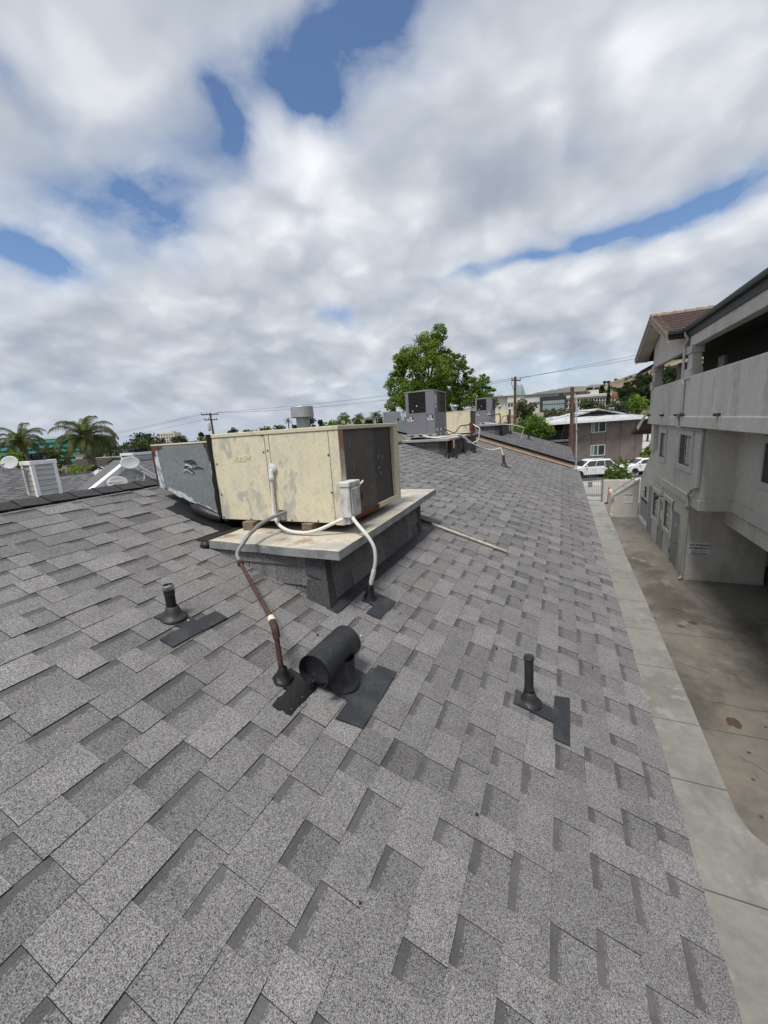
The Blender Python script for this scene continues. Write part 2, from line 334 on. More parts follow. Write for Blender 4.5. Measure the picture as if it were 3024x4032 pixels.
MT['door'] = plain('blue_grey_door', (.225, .235, .245), .55, 0, .06)
MT['tile'] = stain_mat('brown_roof_tile', (.085, .048, .040), (.05, .032, .03), .9, 14, .4, .65, (1, 1, 1), bump=.6, bs=40)
MT['tile_tan'] = stain_mat('tan_roof_tile', (.30, .24, .18), (.20, .16, .12), .9, 9, .45, .65)
MT['glass'] = glass_mat('window_glass', (.035, .04, .045))
MT['glass_teal'] = glass_mat('teal_glass', (.05, .13, .12))
MT['curtain'] = plain('curtain', (.42, .42, .40), .9, 0, .1)
MT['screen'] = plain('insect_screen', (.055, .055, .055), .8, 0, .1)
MT['winframe'] = plain('white_window_frame', (.72, .72, .70), .5, 0, .05)
MT['brown'] = stain_mat('brown_stucco', (.245, .205, .19), (.20, .165, .153), .95, .6, .42, .65, bump=.5, bs=20, spec=.1)
MT['brown_dark'] = plain('dark_balcony', (.045, .036, .032), .9)
MT['rollroof'] = stain_mat('white_rolled_roofing', (.50, .52, .53), (.34, .36, .37), .8, 1.2, .45, .65)
MT['concrete'] = stain_mat('walk_concrete', (.275, .275, .255), (.21, .21, .195), .9, .9, .42, .66, bump=.25, bs=90, spec=.15, second=((.31, .31, .29), 3, .55, .7))
MT['drive'] = stain_mat('driveway_concrete', (.195, .180, .155), (.105, .096, .082), .9, .55, .44, .64, (1, .7, 1), bump=.25, bs=60, spec=.2, second=((.25, .225, .185), 2.3, .56, .7))
MT['pale_concrete'] = stain_mat('pale_concrete', (.46, .45, .42), (.36, .35, .33), .9, .5, .42, .65)
MT['asphalt'] = stain_mat('asphalt', (.06, .06, .062), (.045, .045, .046), .95, .4, .4, .6)
MT['joint'] = plain('joint_dirt', (.11, .10, .082), .95, 0, .3, 8)
MT['earth'] = stain_mat('earth', (.16, .13, .09), (.10, .09, .06), .95, .05, .4, .6)
MT['drygrass'] = stain_mat('dry_grass_hill', (.235, .19, .135), (.085, .088, .055), .95, .022, .44, .58, second=((.24, .17, .10), 3, .45, .7))
MT['farhill'] = stain_mat('distant_hill', (.20, .18, .155), (.13, .13, .115), .95, .006, .45, .62)
MT['bark'] = plain('bark', (.075, .06, .048), .95, 0, .3, 6, .6, 20)
MT['polewood'] = stain_mat('pole_wood', (.135, .072, .045), (.07, .042, .03), .9, 3, .4, .65, (6, 6, .5), bump=.4)
MT['wire'] = plain('power_wire', (.05, .05, .055), .6)
MT['siding'] = stain_mat('grey_wood_siding', (.50, .52, .51), (.38, .40, .395), .85, 6, .45, .65, (1, .3, 3))
MT['siding_tan'] = plain('tan_wood_siding', (.36, .33, .30), .85, 0, .15, 5)
MT['trimwhite'] = stain_mat('white_wood_trim', (.84, .85, .86), (.66, .66, .67), .7, 9, .55, .72)
MT['dish'] = plain('dish_grey', (.50, .53, .52), .5, 0, .06, 3)
MT['dishmetal'] = plain('dish_arm', (.45, .46, .46), .5, .3, .1)
MT['peach'] = plain('peach_stucco', (.50, .335, .235), .95, 0, .12, 2, .3, 30)
MT['fascia'] = stain_mat('tan_fascia', (.62, .45, .33), (.50, .36, .26), .85, 5, .45, .65)
MT['teal'] = plain('teal_panel', (.06, .33, .31), .5, 0, .08, .3)
MT['whitebldg'] = plain('white_building', (.62, .62, .60), .9, 0, .06, .2)
MT['cream_bldg'] = plain('cream_building', (.60, .57, .50), .9, 0, .06, .2)
MT['darkglass'] = glass_mat('dark_facade_glass', (.045, .055, .058))
MT['palefac'] = glass_mat('pale_facade_glass', (.28, .37, .37), .2)
MT['darkmetal'] = plain('dark_metal', (.05, .052, .055), .6, .2, .1)
MT['redroof'] = plain('red_roof', (.20, .05, .03), .9, 0, .15, 1)
MT['slateroof'] = plain('grey_green_roof', (.20, .23, .21), .9, 0, .15, 2)
MT['carwhite'] = plain('white_car_paint', (.80, .81, .82), .25, 0, .02, 1, spec=.6)
MT['cargrey'] = plain('silver_car_paint', (.30, .33, .36), .3, .4, .02, 1, spec=.6)
MT['tyre'] = plain('tyre', (.016, .016, .017), .85)
MT['rim'] = plain('alloy_rim', (.42, .43, .44), .35, .6, .05)
MT['lamp'] = glass_mat('headlamp', (.55, .57, .6), .1)
MT['ironpaint'] = plain('grey_iron', (.21, .22, .235), .6, .1, .1)
MT['orange'] = plain('orange_plastic', (.62, .085, .02), .55, 0, .12, 9)
MT['leafA'] = leaf_mat('leaf_green', (.04, .085, .012), (.27, .37, .06))
MT['leafB'] = leaf_mat('leaf_bright', (.045, .11, .012), (.21, .32, .035))
MT['leafC'] = leaf_mat('leaf_olive', (.03, .045, .015), (.14, .165, .07))
MT['leafD'] = leaf_mat('leaf_dark', (.014, .026, .010), (.065, .09, .034))
MT['leafY'] = leaf_mat('leaf_yellowing', (.06, .05, .012), (.25, .19, .04))
MT['palm'] = leaf_mat('palm_leaf', (.035, .05, .018), (.17, .195, .07))
MT['palmtrunk'] = stain_mat('palm_trunk', (.21, .185, .165), (.12, .105, .095), .95, 3, .4, .65, (1, 1, 4))
MT['palmboot'] = stain_mat('palm_crownshaft', (.30, .19, .08), (.16, .13, .05), .9, 4, .4, .65)
MT['bars'] = plain('painted_glazing_bar', (.45, .445, .43), .6, 0, .08)
MT['old_pvc'] = stain_mat('old_plastic_pipe', (.50, .46, .37), (.36, .31, .24), .6, 9, .45, .65)
MT['text_grey'] = plain('sign_grey_ink', (.09, .092, .095), .6, 0, .05)
# ------------------------------------------------------------------ ground, walk, driveway, street
GZ = -6.03
ground = MB(); ground.face([(-5000, -1500, GZ-.012), (5000, -1500, GZ-.012), (5000, 6000, GZ-.012), (-5000, 6000, GZ-.012)])
tag(ground.build('ground', MT['earth']), kind='structure')
drive = MB(); drive.face([(.2, -6, GZ-.004), (12, -6, GZ-.004), (12, 31.35, GZ-.004), (.2, 31.35, GZ-.004)])
dr = tag(drive.build('driveway', MT['drive']), kind='structure')
# the walk: separate slabs with open joints, edge swinging out towards the bottom of the drive
edge = [(2.74, 31.2), (2.62, 19.3), (2.62, 16.3), (2.60, 12.3), (2.58, 9.3), (2.56, 7.7), (2.54, 6.6), (2.62, 6.28), (2.8, 6.08), (3.3, 5.6), (3.9, 4.4), (4.1, 0), (4.1, -6)]
def edge_x(y):
    for (x0, y0), (x1, y1) in zip(edge, edge[1:]):
        if y1 <= y <= y0: return x0 + (x1-x0)*(y0-y)/(y0-y1)
    return edge[-1][0]
wb = MB(); wb.face([(.2, -6, GZ-.002), (2.5, -6, GZ-.002), (2.5, 31.35, GZ-.002), (.2, 31.35, GZ-.002)])
walk = tag(wb.build('walk', MT['joint']), kind='structure')
cuts = [31.3, 28.9, 26.6, 24.2, 21.9, 19.45, 16.4, 14.36, 12.38, 10.45, 8.51, 6.99, 5.2, 3.2, 1.2, -1, -3.5, -6]
for a, b in zip(cuts, cuts[1:]):
    ys = [a-.012] + [y for x, y in edge if b+.02 < y < a-.02] + [b+.012]
    right = [(edge_x(y)-.015, y) for y in ys]
    poly = [(.2, b+.012)] + list(reversed(right)) + [(.2, a-.012)]
    m = MB(); m.hexa([(x, y, GZ-.03) for x, y in poly], [(x, y, GZ+.022) for x, y in poly]); m.build('concrete_slab', MT['concrete'], walk)
# joints of the drive
for pts in ([(4.05, 16.45), (4.36, 13.1), (4.75, 9.5), (5.2, 5)], [(2.64, 12.37), (8, 12.45)], [(2.58, 8.49), (8, 8.6)], [(2.61, 9.39), (3.1, 9.43), (3.6, 9.36), (4.2, 9.45)]):
    for (x0, y0), (x1, y1) in zip(pts, pts[1:]):
        d = Vector((x1-x0, y1-y0)).normalized()*.010; m = MB(); m.face([(x0-d.y, y0+d.x, GZ), (x0+d.y, y0-d.x, GZ), (x1+d.y, y1-d.x, GZ), (x1-d.y, y1+d.x, GZ)])
        m.build('expansion_joint', MT['joint'], dr)
def patch(name, c, r, mat, n=18, z=.002, seed=1, parent=None, sq=1.0):
    rr = random.Random(seed); m = MB(); m.face([(c[0]+r*math.cos(a)*(.7+.5*rr.random()), c[1]+sq*r*math.sin(a)*(.7+.5*rr.random()), GZ+z) for a in [2*math.pi*k/n for k in range(n)]])
    return m.build(name, mat, parent)
patch('rust_stain', (3.18, 8.85), .12, plain('rust_stain', (.085, .06, .038), .9, 0, .4, 30), seed=3, parent=dr, sq=1.3)
oil = plain('oil_stain', (.085, .075, .062), .85, 0, .4, 3)
for k, (x, y, r) in enumerate([(3.3, 13.9, .2), (3.55, 13.2, .12), (3.2, 12.9, .09), (3.15, 8.05, .03), (3.0, 7.4, .03)]): patch('oil_stain', (x, y), r, oil, seed=20+k, parent=dr)
rr = random.Random(71)
for pts in ([(2.9, 19.5), (3.4, 19.2), (3.9, 19.4)], [(2.7, 15.2), (3.1, 14.6), (3.3, 13.8), (3.9, 13.5)], [(3.4, 24.2), (3.2, 22.8), (3.5, 21.4)], [(2.65, 10.9), (3.2, 10.6), (4.1, 10.9), (5.2, 10.7)], [(3.0, 7.9), (3.4, 7.4), (3.3, 6.9)]):
    cl = [Vector((x, y, 0)) for x, y in pts]; sp_ = spline(cl, 7); sp_ = [p + Vector((rr.uniform(-.03, .03), rr.uniform(-.03, .03), 0)) for p in sp_]; m = MB()
    for a, b in zip(sp_, sp_[1:]):
        n_ = (b-a).normalized()*.005*(.5+rr.random()); m.face([(a.x-n_.y, a.y+n_.x, GZ-.0005), (a.x+n_.y, a.y-n_.x, GZ-.0005), (b.x+n_.y, b.y-n_.x, GZ-.0005), (b.x-n_.y, b.y+n_.x, GZ-.0005)])
    m.build('crack', MT['joint'], dr)
for k in range(26): patch('grit_spot', (2.75+rr.random()*1.3+(rr.random()**3)*3, 6.5+rr.random()*17), .012+.03*rr.random()**2, oil, 9, .001, 200+k, dr)
# street where the cars are parked (it runs at a slant to the drive)
U = (.906, .423)
st = MB(); st.obox((1.5, 43.1), U, -45, 60, -2.2, 9.0, GZ-.01, GZ-.002); tag(st.build('street', MT['asphalt']), kind='structure')
pv = MB(); pv.obox((1.5, 43.1), U, -45, 60, -5.4, -2.2, GZ-.01, GZ+.11); tag(pv.build('pavement', MT['pale_concrete']), kind='structure')
pv2 = MB(); pv2.obox((1.5, 43.1), U, 9.3, 60, 5.0, 70.0, GZ-.006, GZ+.004); tag(pv2.build('parking_lot', MT['pale_concrete']), kind='structure')
lw = MB(); lw.face([(.2, 31.36, GZ+.004), (12, 31.36, GZ+.004), (12, 42, GZ+.004), (-4, 34, GZ+.004)]); tag(lw.build('forecourt', MT['pale_concrete']), kind='structure')

# ------------------------------------------------------------------ the roof we stand on
T, H = .3448, 1.63
NRM = Vector((T, 0, 1)).normalized()
EX = .1353                     # one course, measured level
XR, XE = -3.67, .525           # ridge and eave
def RP(x, y, h=0.0, hh=H): return Vector((x + h*NRM.x, y, -hh - T*x + h*NRM.z))
def shingle_piece(m, xt, xb, y0, y1, gap, tone, rr, hh, flip=False, xr=None):
    """one laminated tab; flip mirrors it about the ridge xr"""
    def pt(x, y, h):
        p = RP(x, y, h, hh)
        if flip: p.x = 2*xr - p.x
        return p
    j = lambda s: (rr.random()-.5)*s
    ht, hb = (.0004, .0030) if gap else (.0026, .0064)
    hb += j(.0028); g = .0006; xb0, xb1 = xb+j(.004), xb+j(.004)
    top = [(xt, y0+g), (xb0, y0+g), (xb1, y1-g), (xt, y1-g)]
    hs = [ht, hb, hb, ht]; lo = -.006
    tp = [pt(x, y, h) for (x, y), h in zip(top, hs)]; bt = [pt(x, y, lo) for x, y in top]
    if flip: tp = tp[::-1]; bt = bt[::-1]
    edge_c = (.32, 0, 0, 1); c = (tone, 0, 0, 1)
    if gap:
        bw = .026 + j(.006)
        pa, pb = pt(xt+bw, y0+g, ht+(hb-ht)*bw/EX), pt(xt+bw+j(.003), y1-g, ht+(hb-ht)*bw/EX)
        q = [pt(xt, y0+g, ht), pt(xb0, y0+g, hb), pt(xb1, y1-g, hb), pt(xt, y1-g, ht)]
        f1 = [q[0], pa, pb, q[3]]
        if flip: f1.reverse()
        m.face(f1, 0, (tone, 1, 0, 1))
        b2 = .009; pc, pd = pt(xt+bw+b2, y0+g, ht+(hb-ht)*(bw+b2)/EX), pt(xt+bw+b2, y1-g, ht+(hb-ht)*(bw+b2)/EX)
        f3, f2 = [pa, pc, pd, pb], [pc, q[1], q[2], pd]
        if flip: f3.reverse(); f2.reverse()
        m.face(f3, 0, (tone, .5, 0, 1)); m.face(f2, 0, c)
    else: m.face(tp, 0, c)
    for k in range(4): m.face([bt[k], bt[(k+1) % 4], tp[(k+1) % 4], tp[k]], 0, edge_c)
def course_plan(x_lo, x_hi, ya, yb, rr, ex=EX):
    """tabs (xt, xb, y0, y1, gap, tone), courses counted from the eave upwards"""
    k0 = math.floor(x_lo/ex); out = []; xs = [x_hi]; k = math.floor((x_hi-.02)/ex)
    while k*ex > x_lo + .01: xs.append(k*ex); k -= 1
    xs.append(x_lo)
    for xb, xt in zip(xs, xs[1:]):
        y = ya - rr.random()*.4; gap = rr.random() < .5; ctone = .95 + rr.random()*.1
        while y < yb:
            w = (.07 + .15*rr.random()) if gap else (.10 + .22*rr.random()**1.3)
            t = ctone*((.80 + .20*rr.random()) if gap else (.90 + .24*rr.random()))
            if rr.random() < .05: t *= .84
            y1 = min(y+w, yb)
            if y1 > ya and y1-max(y, ya) > .03: out.append((xt, xb, max(y, ya), y1, gap, t))
            y = y1
            if not (not gap and rr.random() < .13): gap = not gap
    return out
def lay(roof_part, plan, mat, hh, rr, nparts, flip=False, xr=None, skip=None, name='shingle'):
    plan = [p for p in plan if not (skip and skip(p))]
    plan.sort(key=lambda p: -((p[1]-p[0])*(p[3]-p[2]))/max(.4, (p[0]**2+(p[2])**2+(hh+T*p[0])**2))**1.0 if (p[2] > .15 or p[0] < -.7) else 0)
    for p in plan[:nparts]:
        m = MB(); shingle_piece(m, *p, rr, hh, flip, xr); m.build(name, mat, roof_part, col=True)
    if len(plan) > nparts:
        m = MB()
        for p in plan[nparts:]: shingle_piece(m, *p, rr, hh, flip, xr)
        tag(m.build('shingle_field', mat, roof_part, col=True), kind='stuff')
def ridge_caps(parent, xr, hh, ya, yb, step, mat, rr, w=.135):
    y = yb
    zr = -hh - T*xr
    y = ya
    while y < yb:
        m = MB(); L = step+.06; a, b = y, y+L
        # each cap laps over the next one towards the viewer's right; the exposed butt is thick
        h0, h1 = .020+.002*rr.random(), .010
        for sgn in (1, -1):
            P_ = lambda yy, u, h: (xr + sgn*u*.945, yy, zr - T*u*.945 + h)
            q = [P_(a, 0, h0), P_(b, 0, h1), P_(b, w, h1), P_(a, w+.004*rr.random(), h0)]
            lo = [(x, yy, z-.012) for x, yy, z in q]
            if sgn > 0: q.reverse(); lo.reverse()
            m.face(q, 0, (.85+.3*rr.random(), 0, 0, 1))
            for k in range(4): m.face([lo[k], lo[(k+1) % 4], q[(k+1) % 4], q[k]], 0, (.3, 0, 0, 1))
        m.build('ridge_cap', mat, parent, col=True); y += step

bld = thing('apartment_building', 'long low building under the near grey shingle roof that fills the foreground', 'building', (-3.67, 7, GZ))
Y0, Y1 = -2.4, 15.0
m = MB()
hl = .9
q = [RP(XR, Y0, -.012), RP(XE, Y0, -.012), RP(XE, Y1, -.012), RP(XR, Y1, -.012)]
back = [(2*XR-p.x, p.y, p.z) for p in q]
m.hexa([tuple(p - Vector((0, 0, .10))) for p in q], [tuple(p) for p in q])
m.hexa([(x, y, z-.10) for x, y, z in back[::-1]], back[::-1])
roof1 = m.build('roof', MT['deck'], bld)
m = MB(); m.box(XE-.04, XE-.012, Y0, Y1, RP(XE, 0).z-.19, RP(XE, 0).z-.03); m.build('fascia', MT['fascia'], bld)
m = MB(); m.box(XE-.012, XE+.006, Y0, Y1, RP(XE, 0).z-.07, RP(XE, 0).z-.012); m.build('drip_edge', MT['flash'], bld)
m = MB(); m.box(2*XR-.1, .1, Y0+.3, 22.0, GZ, -1.72); m.build('wall', MT['stucco'], bld)
for s, yy in ((1, Y0+.3), ): 
    m = MB(); m.prism([(2*XR-.1, yy, -1.72), (.1, yy, -1.72), (XR, yy, -.45)], (0, .15, 0)); m.build('gable_wall', MT['stucco'], bld)
rr = random.Random(11)
CURB = (-2.62, -1.40, 2.13, 4.10)        # x0,x1,y0,y1 of the near equipment curb
CURB1 = (-3.6, -2.55, 9.46, 13.3)
def skip1(p):
    xt, xb, y0, y1 = p[:4]
    if xt >= CURB[0] and xb <= CURB[1]+.02 and y0 > CURB[2] and y1 < CURB[3]: return True
    return xt >= CURB1[0] and xb <= CURB1[1] and y0 > CURB1[2] and y1 < CURB1[3]
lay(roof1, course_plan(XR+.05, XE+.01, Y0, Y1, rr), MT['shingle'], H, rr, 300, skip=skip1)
mback = MB()
for p in course_plan(XR+.05, XE+.01, Y0, Y1, random.Random(12)):
    if p[0] < -2.4: shingle_piece(mback, *p, rr, H, True, XR)
tag(mback.build('shingle_field', MT['shingle_far'], roof1, col=True), kind='stuff')
ridge_caps(roof1, XR, H-.006, Y0+.02, Y1-.05, .188, MT['cap'], rr)

# the next wing, stepped up behind a tan rake board
bld2 = thing('apartment_building', 'farther wing of the building with a tan rake board and its own shingle roof', 'building', (-3.67, 19, GZ))
H2, Y2 = 1.40, 22.3; XE2 = .39
m = MB(); q = [RP(XR, Y1, -.012, H2), RP(XE2, Y1, -.012, H2), RP(XE2, Y2, -.012, H2), RP(XR, Y2, -.012, H2)]; back = [(2*XR-p.x, p.y, p.z) for p in q]
m.hexa([tuple(p-Vector((0, 0, .06))) for p in q], [tuple(p) for p in q]); m.hexa([(x, y, z-.06) for x, y, z in back[::-1]], back[::-1])
roof2 = m.build('roof', MT['deck'], bld2)
rr = random.Random(21)
lay(roof2, course_plan(XR+.05, XE2+.01, Y1-.02, Y2, rr), MT['shingle_far'], H2, rr, 300, skip=lambda p: p[1] < -2.3 and p[2] > 16.97 and p[3] < 20.5)
ridge_caps(roof2, XR, H2-.006, Y1, Y2-.05, .19, MT['cap'], rr)
m = MB()
for sg in (1, -1):
    f = lambda x, h: (x if sg > 0 else 2*XR-x, Y1+.03, -H2 - T*x + h)
    a = [f(XR, -.085), f(XE2-.03, -.085), f(XE2-.03, -.205), f(XR, -.205)]
    m.prism(a if sg < 0 else a[::-1], (0, .03, 0))
m.build('rake_board', MT['fascia'], bld2)
m = MB()
for sg in (1, -1):
    f = lambda x, h: (x if sg > 0 else 2*XR-x, Y1+.05, -H2 - T*x + h)
    a = [f(XR, -.02), f(XE2-.1, -.02), f(XE2-.1, -.30), f(XR, -.30)]
    m.prism(a if sg < 0 else a[::-1], (0, .05, 0))
m.build('gable_wall', MT['flash'], bld2)
m = MB(); m.box(XE2-.04, XE2-.012, Y1+.07, Y2, -H2-T*XE2-.17, -H2-T*XE2-.03); m.build('fascia', MT['fascia'], bld2)
# ------------------------------------------------------------------ near equipment curb with its sheet-metal pan
ZP = -.735
curb = thing('equipment_curb', 'shingle-clad curb with a rust-stained sheet metal pan, nearest on the roof', 'equipment curb', (-1.9, 3.2, -1.0))
m = MB()
fy, fx = 2.15, -1.42
m.hexa([(-2.62, fy, -.78), (fx, fy, -1.2), (fx, 4.08, -1.2), (-2.62, 4.08, -.78)], [(-2.62, fy, ZP-.01), (fx, fy, ZP-.01), (fx, 4.08, ZP-.01), (-2.62, 4.08, ZP-.01)])
m.build('core', MT['deck'], curb)
rr = random.Random(31)
zr_ = lambda x: -H - T*x
def slab(m, pts, nrm, th, tone):
    a = [Vector(p) for p in pts]; zl, zh = min(p.z for p in a), max(p.z for p in a); b = [p+Vector(nrm)*(th*.4+th*1.6*(zh-p.z)/max(.01, zh-zl)) for p in a]
    m.face(b, 0, (tone, 0, 0, 1))
    for k in range(len(a)): m.face([a[k], a[(k+1) % len(a)], b[(k+1) % len(a)], b[k]], 0, (.3, 0, 0, 1))
# front face: courses are level, cut off below by the roof slope
rows = [(ZP-.02, -.873), (-.873, -1.012), (-1.012, -1.16)]
for r, (zt, zb) in enumerate(rows):
    x = -2.60
    x -= rr.random()*.1
    while x < fx-.02:
        x1 = min(x + .16 + .24*rr.random(), fx-.02)
        xa = max(x, -2.6); pts = [(xa, zb), (x1, zb), (x1, zt), (xa, zt)]
        # clip against the roof line z = -H - T x
        out = []
        for (px, pz), (qx, qz) in zip(pts, pts[1:]+pts[:1]):
            f0, f1 = pz - zr_(px) - .004, qz - zr_(qx) - .004
            if f0 >= 0: out.append((px, pz))
            if (f0 >= 0) != (f1 >= 0):
                t = f0/(f0-f1); out.append((px+(qx-px)*t, pz+(qz-pz)*t))
        if len(out) >= 3:
            off = fy + .004 - .004*r*0
            mm = MB(); slab(mm, [(px, off-.002*(2-r), pz) for px, pz in out], (0, -1, 0), .006+.003*rr.random(), .8+.35*rr.random()); mm.build('shingle', MT['curb_shingle'], curb, col=True)
        x = x1 + .002
# right face (towards the eave)
for r, (zt, zb) in enumerate([(ZP-.02, -.87), (-.87, -1.005), (-1.005, -1.155)]):
    y = 2.16 - rr.random()*.15
    while y < 4.0:
        y1 = min(y + .14 + .22*rr.random(), 4.0); ya = max(y, 2.17)
        if y1-ya > .03:
            mm = MB(); slab(mm, [(fx-.004+.002*r, ya, zb), (fx-.004+.002*r, y1, zb), (fx-.004+.002*r, y1, zt), (fx-.004+.002*r, ya, zt)], (1, 0, 0), .008+.003*rr.random(), .85+.35*rr.random()); mm.build('shingle', MT['curb_shingle'], curb, col=True)
        y = y1 + .002
# corner wraps, near and far
for (zt, zb, d0, d1) in ((ZP-.03, -.965, .014, .022), (-.955, -1.165, .026, .045)):
    mm = MB(); w = .13
    a = [(fx-w, fy-d0, zt), (fx+d0, fy-d0, zt), (fx+d0, fy+w*.35, zt)]; b = [(fx-w-.015, fy-d1, zb+.045), (fx+d1, fy-d1, zb), (fx+d1, fy+w*.4, zb+.01)]
    mm.face([b[0], b[1], a[1], a[0]], 0, (1, 0, 0, 1)); mm.face([b[1], b[2], a[2], a[1]], 0, (.9, 0, 0, 1))
    mm.face([b[0], (fx-w-.015, fy, zb+.045), (fx, fy, zb), b[1]], 0, (.3, 0, 0, 1))
    mm.build('corner_wrap', MT['corner_shingle'], curb, col=True)
mm = MB(); mm.box(fx-.05, fx+.02, 4.0, 4.10, -1.17, ZP-.02); mm.build('corner_wrap', MT['corner_shingle'], curb, bevel=.004, col=True)
# dark apron flashing on the downhill side
mm = MB(); q = [(-1.41, 2.10), (-1.325, 2.10), (-1.325, 4.17), (-1.41, 4.17)]
mm.hexa([tuple(RP(x, y, -.002)) for x, y in q], [tuple(RP(x, y, .0125)) for x, y in q]); mm.build('apron_flashing', MT['flash'], curb, bevel=.002)
# pan: slightly wavy rim
def pan(parent, near_l, near_r, far_r, far_l, zt, drop, seg=10, wav=.006, mats=('pan', 'pan_edge'), seed=3):
    rr = random.Random(seed); rim = []
    C4 = [Vector(p) for p in (near_l, near_r, far_r, far_l)]
    for i in range(4):
        a, b = C4[i], C4[(i+1) % 4]
        for k in range(seg):
            t = k/seg; e = 0 if k == 0 else (rr.random()-.5)*wav*2
            n = Vector((b-a)).normalized(); p = a + (b-a)*t; rim.append((p.x + n.y*e, p.y - n.x*e, (0 if k == 0 else (rr.random()-.6)*wav)))
    mt = MB(); mt.face([(x, y, zt+dz) for x, y, dz in rim]); top = mt.build('pan_top', MT[mats[0]], parent)
    me_ = MB(); n = len(rim)
    for i in range(n):
        (x0, y0, d0), (x1, y1, d1) = rim[i], rim[(i+1) % n]
        me_.face([(x0, y0, zt-drop+d0*.3), (x1, y1, zt-drop+d1*.3), (x1, y1, zt+d1), (x0, y0, zt+d0)])
    ed = me_.build('pan_edge', MT[mats[1]], parent); s = ed.modifiers.new('solid', 'SOLIDIFY'); s.thickness = .003
    b = MB(); b.face([(x, y, zt-drop*.6) for x, y, dz in reversed(rim)]); b.build('pan_underside', MT['deck'], parent)
pan(curb, (-2.40, 2.125), (-1.262, 2.085), (-1.345, 4.52), (-2.5, 4.52), ZP, .058)
mm = MB(); rr = random.Random(5)
mm.lathe((-2.44, 2.13, ZP-.035), [(.0, .03), (.03, .02), (.045, -.005), (.03, -.03), (.0, -.04)], 9); mm.build('tar_lump', MT['tar'], curb)

# timber blocks under the air conditioner
for (x0, x1, y0, y1, lab) in ((-2.35, -2.245, 2.435, 3.4, 'left weathered timber block under the near cream air conditioner'), (-1.79, -1.70, 2.455, 3.4, 'right weathered timber block under the near cream air conditioner, beside the looped conduit')):
    mm = MB(); mm.box(x0, x1, y0, y1, ZP+.002, -.664)
    o = mm.build('timber_block', MT['wood'], None, bevel=.004); tag(o, lab, 'timber block', 'timber blocks on the near pan')

# ------------------------------------------------------------------ near cream packaged air conditioner
ax0, ax1, ay0, ay1, az0, az1 = -2.61, -1.43, 2.49, 3.61, -.662, .04
ac = thing('air_conditioner', 'large weathered cream air conditioner standing nearest on the roof, with exposed brown coil', 'air conditioner', ((ax0+ax1)/2, (ay0+ay1)/2, az0))
mm = MB(); mm.box(ax0+.01, ax1-.055, ay0+.012, ay1, az0+.02, az1-.012); mm.build('cabinet', MT['cream'], ac)
mm = MB(); mm.box(ax0+.01, ax1-.01, ay0+.01, ay1-.02, az0-.004, az0+.018); mm.build('base_pan', MT['rust'], ac)
mm = MB(); mm.box(ax0-.004, ax1+.006, ay0-.006, ay1+.006, az1-.03, az1); mm.build('top_cover', MT['cream_trim'], ac, bevel=.004)
def panel(name, x0, x1, z0, z1, mat='cream', notch=None, d=.012):
    m = MB()
    if notch:
        nx0, nx1, nz = notch
        poly = [(x0, z0), (nx0, z0), (nx0, nz), (nx1, nz), (nx1, z0), (x1, z0), (x1, z1), (x0, z1)]
    else: poly = [(x0, z0), (x1, z0), (x1, z1), (x0, z1)]
    m.prism([(x, ay0, z) for x, z in poly], (0, d, 0)) if False else m.prism([(x, ay0+d, z) for x, z in poly], (0, -d, 0))
    return m.build(name, MT[mat], ac, bevel=.003)
panel('side_panel', ax0, -2.076, az0+.002, az1-.032)
panel('side_panel', -2.070, -2.034, az0+.002, az1-.032)
panel('side_panel', -2.028, -1.512, az0+.002, az1-.032, notch=(-2.018, -1.953, -.572))
panel('corner_post', -1.507, ax1, az0-.012, az1-.032, 'cream')
mm = MB(); mm.box(-2.017, -1.954, ay0+.008, ay0+.03, az0+.01, -.573); mm.build('recess', MT['galv'], ac)
mm = MB(); mm.box(ax1-.055, ax1, ay0+.0125, ay0+.075, az0, az1-.032); mm.build('coil_post', MT['coil_post'], ac, bevel=.003)
mm = MB(); mm.box(ax1-.05, ax1, ay1-.09, ay1-.035, az0, az1-.032); mm.box(ax1-.05, ax1+.004, ay1-.05, ay1, az0-.012, az1-.032); mm.build('coil_post', MT['cream_trim'], ac, bevel=.003)
mm = MB(); mm.box(ax1-.05, ax1-.018, ay0+.08, 3.105, az0+.03, az1-.034); mm.build('coil', MT['coil'], ac)
mm = MB(); mm.box(ax1-.05, ax1-.024, 3.108, 3.46, az0+.03, az1-.034); mm.build('coil', MT['coil2'], ac)
mm = MB(); mm.box(ax1-.05, ax1-.04, 3.462, ay1-.09, az0+.03, az1-.034); mm.build('coil_recess', MT['deck'], ac)
rr = random.Random(14)
for (y, z, l, w) in ((2.68, -.10, .05, .010), (2.72, -.27, .07, .012), (3.18, -.24, .05, .02), (3.23, -.22, .09, .008), (3.28, -.25, .06, .014), (3.17, -.33, .012, .06), (3.14, -.40, .04, .012), (3.2, -.38, .012, .05), (3.02, -.47, .04, .012)):
    mm = MB(); x_ = ax1-.0165 if y < 3.1 else ax1-.0225
    mm.face([(x_, y+(rr.random()-.5)*.01, z-l/2), (x_, y+w, z-l/2*rr.random()), (x_, y+w*.8, z+l/2), (x_, y-.003, z+l/2*.7)]); mm.build('scuff', MT['flexgrey'], ac)
mm = MB(); mm.box(ax1-.045, ax1+.002, ay0+.075, ay1-.05, az0-.006, az0+.03); mm.build('bottom_rail', MT['rust'], ac)
mm = MB(); mm.box(ax1-.02, ax1+.006, 3.10, ay1-.05, az0-.003, az0+.032); mm.build('bottom_rail', MT['cream_trim'], ac)
